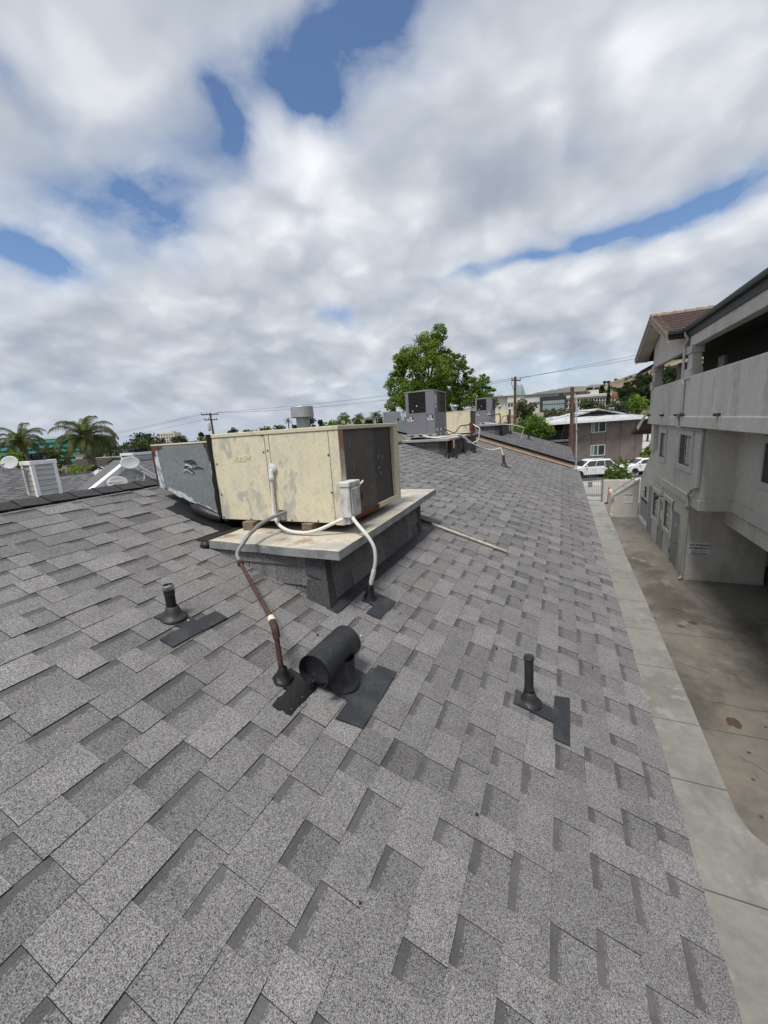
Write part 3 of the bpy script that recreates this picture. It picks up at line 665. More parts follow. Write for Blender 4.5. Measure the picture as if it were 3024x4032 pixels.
for (x, z) in [(-2.59, az0+.02), (-2.3, az0+.012), (-2.09, -.12), (-2.05, -.11), (-2.06, -.44), (-1.52, -.16), (-1.52, -.43), (-1.9, az0+.012), (-1.66, az0+.012), (-1.47, az1-.015), (-1.60, az1-.018), (-2.09, .005), (-2.58, -.2), (-2.04, -.45), (-2.58, -.45)]:
    mm = MB(); mm.lathe((x, ay0-.001, z), [(.0, .0045), (.006, .0035), (.0075, 0)], 8, (0, -1, 0)); mm.build('screw', MT['rustpipe'], ac)
def text_mesh(txt, size, mat, parent, o, u, v, name='lettering', depth=.0008, align='LEFT', bold=0.0):
    cu = bpy.data.curves.new('t', 'FONT'); cu.body = txt; cu.size = size; cu.extrude = depth; cu.align_x = align; cu.offset = bold; cu.resolution_u = 2
    ob = bpy.data.objects.new('t', cu); COL.objects.link(ob)
    me = bpy.data.meshes.new_from_object(ob.evaluated_get(bpy.context.evaluated_depsgraph_get())); bpy.data.objects.remove(ob)
    u, v, o = Vector(u), Vector(v), Vector(o); w = u.cross(v)
    for vt in me.vertices: vt.co = o + u*vt.co.x + v*vt.co.y + w*vt.co.z
    me.materials.clear(); me.materials.append(mat); return link(name, me, parent)
text_mesh('LENNOX', .044, MT['cream_trim'], ac, (-2.40, ay0-.0006, -.172), (1, 0, 0), (0, 0, 1), depth=.002)
mm = MB(); mm.box(-2.405, -2.27, ay0-.002, ay0+.001, -.186, -.181); mm.build('embossed_line', MT['cream_trim'], ac)
# black sealant seam between duct and unit
mm = MB(); rr = random.Random(9); pts = [(-2.628+.008*rr.random(), ay0-.006, az0+.03+k*(az1+.0-az0-.03)/9) for k in range(10)]
mm.tube(pts, [.014+.012*rr.random() for _ in pts], 7); mm.build('sealant_seam', MT['tar'], ac)

# galvanised duct
duct = thing('air_duct', 'galvanised duct box with white sealant edges joined to the near cream air conditioner', 'duct', (-3.0, 3.0, -.6))
dy0, dy1 = 2.505, 3.5
prof = [(-3.335, -.395), (-3.23, -.425), (-2.648, -.632), (-2.640, -.015), (-3.345, -.022)]
mm = MB(); mm.prism([(x, dy1, z) for x, z in prof], (0, dy0-dy1, 0)); mm.build('body', MT['galv'], duct, bevel=.005)
def ragged(name, poly, mat, y=dy0-.002, seed=1, amp=.008, n=9):
    rr = random.Random(seed); out = []
    for (x0, z0), (x1, z1) in zip(poly, poly[1:]+poly[:1]):
        for k in range(n): t = k/n; out.append((x0+(x1-x0)*t+(rr.random()-.5)*amp*(k > 0), y-.001, z0+(z1-z0)*t+(rr.random()-.5)*amp*(k > 0)))
    m = MB(); m.face(out); m.build(name, mat, duct)
ragged('white_sealant', [(-3.325, -.39), (-3.24, -.42), (-3.255, -.30), (-3.27, -.15), (-3.285, -.055), (-3.325, -.06)], MT['whitewash'], seed=2, amp=.02)
ragged('white_sealant', [(-3.22, -.428), (-2.66, -.622), (-2.66, -.60), (-2.8, -.555), (-2.9, -.52), (-3.0, -.46), (-3.1, -.42), (-3.2, -.39)], MT['whitewash'], seed=3, amp=.02)
ragged('white_sealant', [(-2.664, -.618), (-2.652, -.615), (-2.66, -.2), (-2.672, -.2)], MT['whitewash'], seed=6, amp=.01)
ragged('rust_patch', [(-3.34, -.03), (-3.20, -.028), (-3.23, -.05), (-3.29, -.06), (-3.31, -.13), (-3.338, -.10)], MT['rust'], y=dy0-.004, seed=4, amp=.01)
ragged('rust_patch', [(-3.343, -.05), (-3.325, -.10), (-3.315, -.38), (-3.335, -.39)], MT['rustpipe'], y=dy0-.005, seed=5, amp=.006)
ragged('rust_patch', [(-2.72, -.02), (-2.65, -.02), (-2.655, -.17), (-2.675, -.17), (-2.69, -.08)], MT['rustpipe'], y=dy0-.004, seed=7, amp=.012)
mm = MB(); mm.box(-3.35, -2.64, dy0-.004, dy0+.03, -.024, -.010); mm.build('top_flange', MT['cream_trim'], duct, bevel=.002)
rr = random.Random(77)
for k in range(11):    # scribbled mastic marks on the duct side
    a = Vector((-2.99+.12*rr.random(), dy0-.004, -.16-.10*rr.random())); d = Vector((.05+.09*rr.random(), 0, -.05+.06*rr.random()))
    mm = MB(); mm.tube([a, a+d*.5+Vector((0, 0, .012)), a+d], [.003, .006, .003], 5); mm.build('sealant_mark', MT['whitewash'] if k % 2 else MT['ink'], duct)
# duct boot into the roof, bedded in tar
mm = MB(); mm.hexa([(-3.02, 2.62, -.62), (-2.66, 2.56, -.74), (-2.66, 3.3, -.74), (-3.02, 3.3, -.62)], [(-3.0, 2.66, -.50), (-2.66, 2.60, -.60), (-2.66, 3.3, -.60), (-3.0, 3.3, -.50)]); mm.build('boot', MT['whitewash'], duct, bevel=.01)
def tar_apron(name, poly, parent, seed, h=.010, hh=H, mat='tar'):
    rr = random.Random(seed); out = []
    for (x0, y0), (x1, y1) in zip(poly, poly[1:]+poly[:1]):
        for k in range(7): t = k/7; out.append((x0+(x1-x0)*t+(rr.random()-.5)*.025, y0+(y1-y0)*t+(rr.random()-.5)*.025))
    m = MB(); m.hexa([tuple(RP(x, y, -.004, hh)) for x, y in out], [tuple(RP(x, y, h+.006*rr.random(), hh)) for x, y in out]); return m.build(name, MT[mat], parent)
tar_apron('tar_bed', [(-3.10, 2.36), (-2.72, 2.38), (-2.45, 2.42), (-2.45, 3.2), (-3.2, 3.2), (-3.2, 2.62)], duct, 3)
mm = MB(); mm.tube([RP(-3.03, 2.56, .03), RP(-2.9, 2.50, .045), RP(-2.75, 2.50, .05), RP(-2.66, 2.52, .05)], [.03, .055, .05, .035], 8); mm.build('tar_fillet', MT['tar'], duct)

# flue stack behind
fl = thing('flue_stack', 'galvanised flue stack with a drum cap rising behind the near cream air conditioner', 'flue', (-3.06, 4.47, -.6))
mm = MB(); mm.lathe((-3.06, 4.47, -.62), [(.085, 0), (.085, .84)], 24); mm.build('pipe', MT['galv_light'], fl)
mm = MB(); mm.lathe((-3.06, 4.47, .20), [(.05, 0), (.142, 0), (.145, .005), (.143, .13), (.138, .137), (0, .142)], 28, smooth=False); mm.build('cap', MT['galv_light'], fl)
mm = MB(); mm.lathe((-3.06, 4.47, -.62), [(.2, .02), (.16, .03), (.09, .1), (.085, .12)], 20); mm.build('collar', MT['flash'], fl)

# disconnect box
db = thing('disconnect_box', 'peeling white electrical disconnect box on the corner of the near cream air conditioner', 'electrical box', (-1.39, 2.5, -.61))
mm = MB(); mm.box(-1.428, -1.350, 2.445, 2.60, -.605, -.385); mm.build('case', MT['whitebox'], db, bevel=.005)
mm = MB(); mm.box(-1.434, -1.344, 2.438, 2.606, -.385, -.352); mm.build('lid', MT['whitebox'], db, bevel=.005)
mm = MB(); mm.box(-1.350, -1.341, 2.462, 2.588, -.585, -.40); mm.build('door', MT['whitebox'], db, bevel=.003)
mm = MB(); mm.tube([(-1.36, 2.61, -.40), (-1.35, 2.63, -.385), (-1.345, 2.655, -.37)], .008, 8, mi=0); mm.build('handle', MT['cream_trim'], db)
mm = MB(); mm.box(-1.40, -1.36, 2.60, 2.63, -.50, -.40); mm.lathe((-1.372, 2.64, -.455), [(0, .02), (.02, .012), (.028, -.03), (.02, -.06), (0, -.065)], 10); mm.build('hinge_bracket', MT['rust'], db, bevel=.004)
mm = MB(); mm.box(-1.425, -1.38, 2.47, 2.56, -.66, -.605); mm.build('bracket', MT['whitewash'], db, bevel=.003)

def pipe_thing(name, label, cat, pts, r, mat, n=10, sub=6, parts=None, group=None):
    o = MB().tube(spline(pts, sub), r, n).build(name, mat); return tag(o, label, cat, group)
c1_ = thing('conduit', 'white flexible conduit looping from the cream side panel to the disconnect box', 'conduit', (-2.02, 2.46, -.3))
mm = MB(); mm.tube(spline([(-2.022, 2.462, -.31), (-2.03, 2.462, -.42), (-2.032, 2.455, -.52), (-2.022, 2.44, -.60), (-1.97, 2.42, -.672), (-1.87, 2.40, -.708), (-1.74, 2.395, -.718), (-1.62, 2.40, -.695), (-1.51, 2.43, -.652), (-1.42, 2.47, -.615)], 6), .0128, 12); mm.build('hose', MT['white'], c1_)
mm = MB(); mm.lathe((-2.022, 2.462, -.335), [(0, 0), (.018, 0), (.021, .012), (.021, .035), (.016, .045), (.016, .075), (.012, .085), (0, .085)], 12); mm.build('fitting', MT['white'], c1_)
mm = MB(); mm.lathe((-2.018, 2.478, -.245), [(0, .012), (.03, .012), (.04, .002)], 12, (0, -1, 0)); mm.build('sealant', MT['whitewash'], c1_)
c2_ = thing('conduit', 'white conduit dropping from the disconnect box to a tarred roof jack', 'conduit', (-1.26, 2.45, -1.2))
mm = MB(); mm.tube(spline([(-1.36, 2.47, -.60), (-1.325, 2.45, -.632), (-1.25, 2.425, -.697), (-1.207, 2.42, -.748), (-1.178, 2.42, -.812), (-1.176, 2.42, -.899), (-1.197, 2.42, -.985)], 6), .0128, 12); mm.build('hose', MT['white'], c2_)
mm = MB(); mm.tube([(-1.192, 2.42, -.965), (-1.197, 2.42, -.985), (-1.221, 2.42, -1.060), (-1.225, 2.42, -1.08)], [.015, .0165, .0165, .014], 12); mm.build('coupling', MT['white'], c2_)
mm = MB(); mm.tube([(-1.222, 2.42, -1.06), (-1.247, 2.425, -1.14), (-1.262, 2.43, -1.19)], [.015, .014, .014], 10); mm.build('pipe', MT['rustpipe'], c2_)
def tar_boot(parent, x, y, r, h, seed, hh=H):
    rr = random.Random(seed); b = RP(x, y, 0, hh); m = MB()
    prof = [(r*1.5, .006), (r*1.35, .02), (r*1.0, h*.35), (r*.8, h*.6), (r*.62, h*.85), (r*.4, h)]
    m.lathe(b, prof, 14, (.12, 0, 1)); i0 = 0
    m.v = [(px+(rr.random()-.5)*r*.25, py+(rr.random()-.5)*r*.25, pz+(rr.random()-.5)*r*.12) for px, py, pz in m.v]
    return m.build('tar_boot', MT['tar'], parent)
tar_boot(c2_, -1.25, 2.435, .034, .105, 4)
def plate(parent, poly, h=.0135, name='flashing', mat='flash', hh=H, seed=1, amp=.003):
    rr = random.Random(seed); out = []
    for (x0, y0), (x1, y1) in zip(poly, poly[1:]+poly[:1]):
        for k in range(5): t = k/5; out.append((x0+(x1-x0)*t+(rr.random()-.5)*amp*(k > 0), y0+(y1-y0)*t+(rr.random()-.5)*amp*(k > 0)))
    m = MB(); m.hexa([tuple(RP(x, y, 0, hh)) for x, y in out], [tuple(RP(x, y, h, hh)) for x, y in out]); o = m.build(name, MT[mat], parent)
    lo = max(p[0] for p in poly)
    for (x0, y0), (x1, y1) in zip(poly, poly[1:]+poly[:1]):
        if min(x0, x1) > lo-.05 and abs(y1-y0) > .1:
            for t in (.12, .5, .88):
                n_ = MB(); n_.lathe(RP(x0+(x1-x0)*t-.016, y0+(y1-y0)*t, h, hh), [(0, .0025), (.0055, .0018), (.0065, -.001)], 7, tuple(NRM)); n_.build('nail_head', MT['darkmetal'], o)
    return o
plate(c2_, [(-1.28, 2.36), (-1.19, 2.36), (-1.19, 2.245), (-1.09, 2.245), (-1.09, 2.53), (-1.28, 2.53)], amp=.008)

# gas line
gp = thing('gas_pipe', 'rusty gas pipe rising from a tarred boot and turning towards the cream air conditioner', 'pipe', (-1.255, 1.43, -1.2))
mm = MB(); mm.tube([(-1.252, 1.425, -1.19), (-1.283, 1.452, -.955)], .0135, 12); mm.build('riser', MT['rustpipe'], gp)
mm = MB(); mm.tube(spline([(-1.279, 1.45, -.985), (-1.284, 1.453, -.955), (-1.293, 1.46, -.93), (-1.32, 1.48, -.915)], 4), .0185, 12); mm.build('elbow', MT['rustpipe'], gp)
mm = MB(); mm.tube([(-1.315, 1.478, -.917), (-1.345, 1.50, -.909)], .019, 12); mm.build('union', MT['cream_trim'], gp)
mm = MB(); mm.tube([(-1.33, 1.49, -.912), (-1.895, 1.90, -.795)], .0125, 12); mm.build('run', MT['rustpipe'], gp)
mm = MB(); mm.tube([(-1.88, 1.889, -.798), (-1.905, 1.907, -.792), (-1.915, 1.914, -.785)], [.021, .021, .014], 10); mm.build('coupling', MT['rustpipe'], gp)
mm = MB(); hose = spline([(-1.912, 1.912, -.788), (-1.938, 1.925, -.755), (-1.945, 1.95, -.725), (-1.942, 2.0, -.69), (-1.931, 2.05, -.647), (-1.96, 2.14, -.635), (-1.992, 2.24, -.622), (-1.99, 2.36, -.604), (-1.955, 2.47, -.586), (-1.95, 2.51, -.58)], 10)
mm.tube(hose, [.0125 + .0014*(k % 2) for k in range(len(hose))], 10); mm.build('flex_hose', MT['flexgrey'], gp)
tar_boot(gp, -1.252, 1.425, .035, .08, 6)
plate(gp, [(-1.27, 1.38), (-1.195, 1.38), (-1.195, 1.265), (-1.10, 1.27), (-1.10, 1.50), (-1.27, 1.50)], mat='tar', amp=.014, seed=5)

# ------------------------------------------------------------------ roof vents
v1 = thing('vent_pipe', 'black vent pipe with wire mesh on top, left of the rusty gas pipe', 'vent pipe', (-1.953, 1.414, -.957))
b = RP(-1.953, 1.414)
mm = MB(); mm.lathe(b, [(.070, .002), (.069, .013), (.055, .016), (.042, .045), (.031, .074), (.027, .077)], 20, tuple(Vector((.06, 0, 1)))); mm.build('cone_base', MT['black'], v1)
mm = MB(); mm.tube([b+Vector((0, 0, .05)), b+Vector((-.004, .004, .165))], .0262, 16); mm.build('pipe', MT['tar'], v1)
mm = MB(); mm.tube([b+Vector((-.003, .003, .142)), b+Vector((-.004, .004, .192))], .0278, 14); o = mm.build('mesh_guard', MT['darkmetal'], v1)
wf = o.modifiers.new('wire', 'WIREFRAME'); wf.thickness = .0018
mm = MB(); mm.lathe(b+Vector((-.004, .004, .182)), [(.027, 0), (.031, .004), (.030, .012), (.026, .015)], 16); mm.build('clamp', MT['flexgrey'], v1)
plate(v1, [(-2.02, 1.345), (-1.86, 1.38), (-1.86, 1.25), (-1.775, 1.25), (-1.757, 1.60), (-1.845, 1.60), (-1.852, 1.468), (-2.02, 1.48)])
v2 = thing('vent_pipe', 'black vent pipe nearest the eave, on a dark flashing plate', 'vent pipe', (-.141, 2.153, -1.581))
b = RP(-.141, 2.15)
mm = MB(); mm.lathe(b, [(.070, .002), (.069, .013), (.052, .016), (.040, .045), (.030, .072), (.026, .076)], 20, tuple(Vector((.06, 0, 1)))); mm.build('cone_base', MT['black'], v2)
mm = MB(); mm.tube([b+Vector((0, 0, .04)), b+Vector((-.004, .02, .285))], .0245, 16); mm.build('pipe', MT['black'], v2)
mm = MB(); mm.lathe(b+Vector((-.004, .02, .262)), [(.026, 0), (.029, .003), (.029, .016), (.025, .02)], 16); mm.build('clamp', MT['darkmetal'], v2)
mm = MB(); mm.tube([b+Vector((-.0, .003, .045)), b+Vector((-.001, .006, .085))], [.036, .027], 14); mm.build('tar_collar', MT['tar'], v2)
plate(v2, [(-.22, 2.077), (-.012, 2.077), (-.012, 1.957), (.068, 1.962), (.070, 2.352), (-.012, 2.31), (-.012, 2.184), (-.22, 2.2)])
v3 = thing('hooded_vent', 'black half-cylinder hooded exhaust vent on a cone base beside the gas pipe', 'roof vent', (-1.02, 1.6, -1.28))
b = RP(-1.022, 1.60)
mm = MB(); mm.lathe(b, [(.096, .0), (.094, .013), (.080, .018), (.070, .06), (.066, .11), (.064, .16)], 28, tuple(Vector((.1, 0, 1)))); mm.build('cone_base', MT['black'], v3)
hc = Vector((-1.052, 1.575, -1.112)); dxx = Vector((.02, 1, 0)).normalized()
def hood(m, c, d, L, r, a0, a1, n=22, th=.004):
    up = Vector((0, 0, 1)); sd_ = d.cross(up).normalized(); up = sd_.cross(d).normalized()
    for rad, flip in ((r, False), (r-th, True)):
        vs_ = []; 
        for k in range(n+1):
            a = a0+(a1-a0)*k/n; p = sd_*math.cos(a)*rad + up*math.sin(a)*rad; vs_ += [c-d*L/2+p, c+d*L/2+p]
        fs = [(2*k, 2*k+1, 2*k+3, 2*k+2) if flip else (2*k, 2*k+2, 2*k+3, 2*k+1) for k in range(n)]; m.mesh(vs_, fs, 0, True)
    return sd_, up
mm = MB(); sd_, up_ = hood(mm, hc, dxx, .31, .088, math.radians(-62), math.radians(242)); mm.build('hood', MT['black'], v3)
mm = MB(); vs_ = [hc+dxx*.150+ (sd_*math.cos(a)+up_*math.sin(a))*.083 for a in [2*math.pi*k/24 for k in range(24)]]; mm.face(vs_); mm.build('end_cap', MT['black'], v3)
mm = MB(); mm.face([hc-dxx*.115 + (sd_*math.cos(a)+up_*math.sin(a))*.083 for a in [2*math.pi*k/24 for k in range(24)]][::-1]); mm.build('end_cap', MT['black'], v3)
plate(v3, [(-1.13, 1.505), (-.94, 1.505), (-.937, 1.38), (-.812, 1.405), (-.822, 1.853), (-.925, 1.834), (-.937, 1.727), (-1.13, 1.72)])

wp = thing('loose_pipe', 'cream plastic pipe lying down the roof slope beyond the near curb', 'pipe', (-1.0, 4.4, -1.3))
mm = MB(); mm.tube([RP(-1.46, 4.385, .032), RP(-.548, 4.418, .026)], .0155, 12); mm.build('tube', MT['old_pvc'], wp)
mm = MB(); mm.tube([RP(-1.56, 4.38, .032), RP(-1.38, 4.388, .032)], .0165, 12); mm.build('rusted_end', MT['rust'], wp)
# small debris on the shingles
rr = random.Random(55)
for k in range(10):
    x, y = -2.0+2.3*rr.random(), .7+3.2*rr.random(); s = .003+.005*rr.random(); m = MB(); p = RP(x, y, .012)
    m.lathe(p, [(0, s*.8), (s, s*.3), (s*.8, -.004)], 6, tuple(NRM))
    tag(m.build('paint_chip' if k % 4 == 0 else 'debris', MT['white'] if k % 4 == 0 else MT['tar']), 'tiny white chip on the shingles' if k % 4 == 0 else 'small dark crumb of debris on the shingles', 'debris', 'white chips on the roof' if k % 4 == 0 else 'dark crumbs on the roof')
# ------------------------------------------------------------------ the two farther equipment groups on the roof
def simple_curb(label, x0, x1, y0, y1, zp, hh, pan_pts, seed, pan_mats=('pan', 'galv_light')):
    c = thing('equipment_curb', label, 'equipment curb', ((x0+x1)/2, (y0+y1)/2, -hh-T*(x0+x1)/2))
    zr = lambda x: -hh - T*x
    m = MB(); m.hexa([(x0, y0, zr(x0)-.05), (x1, y0, zr(x1)-.05), (x1, y1, zr(x1)-.05), (x0, y1, zr(x0)-.05)], [(x0, y0, zp-.01), (x1, y0, zp-.01), (x1, y1, zp-.01), (x0, y1, zp-.01)]); m.build('core', MT['deck'], c)
    rr = random.Random(seed); z = zp-.03; r = 0
    while z > zr(x1):
        zb = z-.145; x = x0
        while x < x1-.03:
            xb = min(x+.2+.25*rr.random(), x1-.01); pts = [(x, zb), (xb, zb), (xb, z), (x, z)]; out = []
            for (px, pz), (qx, qz) in zip(pts, pts[1:]+pts[:1]):
                f0, f1 = pz-zr(px), qz-zr(qx)
                if f0 >= 0: out.append((px, pz))
                if (f0 >= 0) != (f1 >= 0): t = f0/(f0-f1); out.append((px+(qx-px)*t, pz+(qz-pz)*t))
            if len(out) > 2: mm = MB(); slab(mm, [(px, y0-.002, pz) for px, pz in out], (0, -1, 0), .008, .8+.35*rr.random()); mm.build('shingle', MT['curb_shingle'], c, col=True)
            x = xb+.003
        y = y0
        while y < y1-.03:
            yb = min(y+.2+.25*rr.random(), y1-.01); mm = MB(); slab(mm, [(x1+.002, y, max(zb, zr(x1))), (x1+.002, yb, max(zb, zr(x1))), (x1+.002, yb, z), (x1+.002, y, z)], (1, 0, 0), .008, .8+.35*rr.random()); mm.build('shingle', MT['curb_shingle'], c, col=True); y = yb+.003
        z = zb
    mm = MB(); mm.box(x1-.14, x1+.022, y0-.022, y0+.1, zr(x1)-.01, zp-.03); mm.build('corner_wrap', MT['corner_shingle'], c, bevel=.004, col=True)
    pan(c, *pan_pts, zp, .05, 8, .008, pan_mats, seed)
    return c
def gray_unit(label, x0, x1, y0, y1, z0, z1, zs, far=False):
    u = thing('air_conditioner', label, 'air conditioner', ((x0+x1)/2, (y0+y1)/2, z0-.08), 'grey packaged air conditioners on the roof')
    w, d = x1-x0, y1-y0
    m = MB(); m.box(x0+.012, x1-.012, y0+.012, y1-.012, z0, zs); m.build('lower_cabinet', MT['unit'], u)
    m = MB(); m.box(x0+.03, x1-.03, y0+.03, y1-.03, zs, z1-.02); m.build('coil', MT['deck'], u)
    m = MB(); m.box(x0-.004, x1+.004, y0-.004, y1+.004, z1-.025, z1+.004); m.build('top_cover', MT['unit'], u, bevel=.006)
    m = MB(); m.lathe(((x0+x1)/2, (y0+y1)/2, z1), [(.3, .0), (.3, .03), (.28, .035), (0, .04)], 24); m.build('fan_guard', MT['unit_dark'], u)
    for xa, xb in ((x0, x0+.72*w*.97), (x0+.72*w, x1)):      # two lower panels
        m = MB(); m.box(xa+.004, xb-.002, y0, y0+.014, z0+.004, zs-.006); m.build('side_panel', MT['unit'], u, bevel=.003)
    n = 3
    for k in range(n): m = MB(); m.box(x1-.014, x1, y0+d*k/n+.004, y0+d*(k+1)/n-.004, z0+.004, zs-.006); m.build('side_panel', MT['unit'], u, bevel=.003)
    m = MB(); m.box(x0-.003, x1+.003, y0-.003, y1+.003, zs-.008, zs+.022); m.build('belt', MT['unit'], u, bevel=.003)
    # front upper: post, grille, wide panel
    ga, gb = x0+.11*w, x0+.70*w
    for xa, xb in ((x0, ga), (gb, x1)): m = MB(); m.box(xa, xb, y0, y0+.03, zs+.02, z1-.02); m.build('upper_panel', MT['unit'], u, bevel=.003)
    m = MB(); m.box(ga, gb, y0+.012, y0+.03, zs+.022, z1-.022); m.build('grille', MT['grille'], u)
    for k in range(1, 16): zz = zs+.02+(z1-zs-.04)*k/16; m = MB(); m.tube([(ga, y0+.006, zz), (gb, y0+.006, zz)], .0045, 5, caps=False); m.build('grille_bar', MT['ink'], u)
    for fx_, fz in ((.45, .35), (.2, .12)): m = MB(); m.box(ga+(gb-ga)*fx_, ga+(gb-ga)*fx_+.025, y0, y0+.01, zs+fz*.5, zs+fz*.5+.03); m.build('tag', MT['cream_trim'], u)
    # side upper
    ya, yb, ym = y0+.26*d, y1-.05, y0+.26*d+.35*(d*.69)
    for a, b_ in ((y0+.0305, ya), (yb, y1)): m = MB(); m.box(x1-.03, x1, a, b_, zs+.02, z1-.02); m.build('upper_panel', MT['unit'], u, bevel=.003)
    m = MB(); m.box(x1-.03, x1-.012, ya, ym, zs+.022, z1-.022); m.build('grille', MT['grille2'], u)
    m = MB(); m.box(x1-.03, x1-.016, ym, yb, zs+.022, z1-.022); m.build('grille', MT['grille'], u)
    m = MB(); m.box(x1-.012, x1-.006, ya, yb, (zs+z1)/2-.006, (zs+z1)/2+.006); m.build('grille_bar', MT['ink'], u)
    m = MB(); m.box(x1, x1+.003, y0+.05, y0+.15, zs+.22, zs+.42); m.build('data_plate', MT['label'], u)
    m = MB(); m.box(x1, x1+.003, y0+.06, y0+.15, zs+.12, zs+.18); m.build('data_plate', MT['label'], u)
    for k in range(3): m = MB(); m.box(x1, x1+.003, y0+.10+d*.33*k, y0+.10+d*.33*k+.13, z0+.05, z0+.115); m.build('sticker', MT['label'], u)
    for a, L in ((.045*w, .155), (.735*w, .15)):             # warning labels: black head, white body, rows of small print
        lx = x0+a; m = MB(); m.box(lx, lx+L, y0-.003, y0-.0005, zs-.16, zs-.05); st_ = m.build('warning_label', MT['label'], u)
        m = MB(); m.box(lx, lx+L, y0-.005, y0-.0032, zs-.082, zs-.05); m.build('header', MT['ink'], st_)
        m = MB(); m.box(lx+L*.78, lx+L, y0-.005, y0-.0032, zs-.13, zs-.084); m.build('header', MT['ink'], st_)
        m = MB(); m.box(lx+L*.3, lx+L*.8, y0-.007, y0-.0052, zs-.074, zs-.058); m.build('header_word', MT['label'], st_)
        for k in range(4): m = MB(); m.box(lx+.008, lx+L*(.6+.12*(k % 2)), y0-.005, y0-.0032, zs-.098-.014*k, zs-.093-.014*k); m.build('print_line', MT['ink'], st_)
    # base rails with fork slots
    m = MB(); m.box(x0-.01, x1+.02, y0-.01, y1+.02, z0-.08, z0); m.build('base_rail', MT['galv_light'], u, bevel=.003)
    for a, b_ in ((.10, .25), (.42, .58), (.78, .86)): m = MB(); m.box(x0+a*w, x0+b_*w, y0-.0125, y0-.0105, z0-.058, z0-.022); m.build('slot', MT['ink'], u)
    m = MB(); m.lathe((x0+.04*w, y0-.0105, z0-.04), [(0, .002), (.018, .002)], 12, (0, -1, 0)); m.build('slot', MT['ink'], u)
    for a, b_ in ((.1, .25), (.5, .7)): m = MB(); m.box(x1+.0205, x1+.0225, y0+a*d, y0+b_*d, z0-.058, z0-.022); m.build('slot', MT['ink'], u)
    return u
def cream_unit(label, x0, x1, y0, y1, z0, z1):
    u = thing('air_conditioner', label, 'air conditioner', ((x0+x1)/2, (y0+y1)/2, z0))
    m = MB(); m.box(x0+.01, x1-.05, y0+.012, y1, z0+.01, z1-.02); m.build('cabinet', MT['cream'], u)
    xs = [x0, x0+.45*(x1-x0), x0+.9*(x1-x0), x1]
    for a, b_ in zip(xs, xs[1:]): m = MB(); m.box(a+.003, b_-.003, y0, y0+.012, z0, z1-.022); m.build('side_panel', MT['cream'], u, bevel=.003)
    m = MB(); m.box(x0, x1+.004, y0-.004, y1, z1-.022, z1); m.build('top_cover', MT['cream_trim'], u, bevel=.004)
    for a, b_ in ((y0+.0125, y0+.05), (y1-.06, y1)): m = MB(); m.box(x1-.04, x1, a, b_, z0, z1-.022); m.build('coil_post', MT['cream_trim'], u)
    m = MB(); m.box(x1-.05, x1-.015, y0+.05, y1-.06, z0+.02, z1-.022); m.build('coil', MT['coil'], u)
    m = MB(); m.box(x0, x1, y0+.01, y1-.01, z0-.03, z0); m.build('base_pan', MT['rust'], u)
    return u
def flue(label, x, y, zt, r, zb):
    f = thing('flue_stack', label, 'flue', (x, y, zb))
    m = MB(); m.lathe((x, y, zb), [(r, 0), (r, zt-zb-.04)], 14); m.build('pipe', MT['galv_light'], f)
    m = MB(); m.lathe((x, y, zt-.085), [(r, 0), (r*1.85, 0), (r*1.85, .075), (0, .085)], 16); m.build('cap', MT['galv_light'], f)
def jack(label, x, y, pts, r, mat, hh, cat='conduit', mm_extra=None, group=None):
    j = thing('conduit', label, cat, tuple(RP(x, y, 0, hh)), group)
    m = MB(); m.tube(spline(pts, 5), r, 8); m.build('pipe', mat, j); tar_boot(j, x, y, .05, .14, int(abs(x*1000)) % 97, hh)
    return j

simple_curb('shingle-clad curb carrying the middle grey and cream air conditioners', -3.6, -2.55, 9.46, 13.25, -.335, H, ((-3.62, 9.38), (-2.42, 9.34), (-2.46, 13.32), (-3.6, 13.32)), 41)
gray_unit('nearer and larger of the two grey packaged air conditioners with black grilles', -3.53, -2.80, 9.56, 10.62, -.20, .81, .28)
cream_unit('weathered cream air conditioner just right of the nearer grey unit', -3.35, -2.45, 11.94, 12.80, -.29, .345)
dk = thing('air_duct', 'galvanised duct with torn white tape behind the nearer grey air conditioner', 'duct', (-4, 10.2, -.5))
pf = [(-4.28, .12), (-3.9, -.10), (-3.56, -.20), (-3.56, .385), (-4.29, .41)]
m = MB(); m.prism([(x, 10.9, z) for x, z in pf], (0, -1.0, 0)); m.build('body', MT['galv'], dk, bevel=.006)
m = MB(); m.face([(-3.80, 9.893, .385), (-3.70, 9.893, .33), (-3.66, 9.893, .38), (-3.60, 9.893, .25), (-3.66, 9.893, .22), (-3.70, 9.893, .28), (-3.74, 9.893, .12), (-3.79, 9.893, .2)]); m.build('tape', MT['whitewash'], dk)
m = MB(); m.box(-4.295, -4.25, 9.885, 9.9, .11, .41); m.build('flange', MT['galv_light'], dk)
m = MB(); m.lathe((-3.87, 9.895, .2), [(0, .004), (.02, .003), (.03, 0)], 9, (0, -1, 0)); m.build('sealant_mark', MT['tar'], dk)
m = MB(); m.hexa([tuple(RP(-3.6, 9.8, .0)), tuple(RP(-3.3, 9.75, .0)), tuple(RP(-3.3, 10.6, .0)), tuple(RP(-3.6, 10.6, .0))], [(-3.95, 9.95, -.12), (-3.45, 9.95, -.21), (-3.45, 10.6, -.21), (-3.95, 10.6, -.12)]); m.build('boot', MT['tar'], dk, bevel=.01)
flue('small capped flue behind the middle cream air conditioner', -3.27, 13.6, .60, .055, -.5)
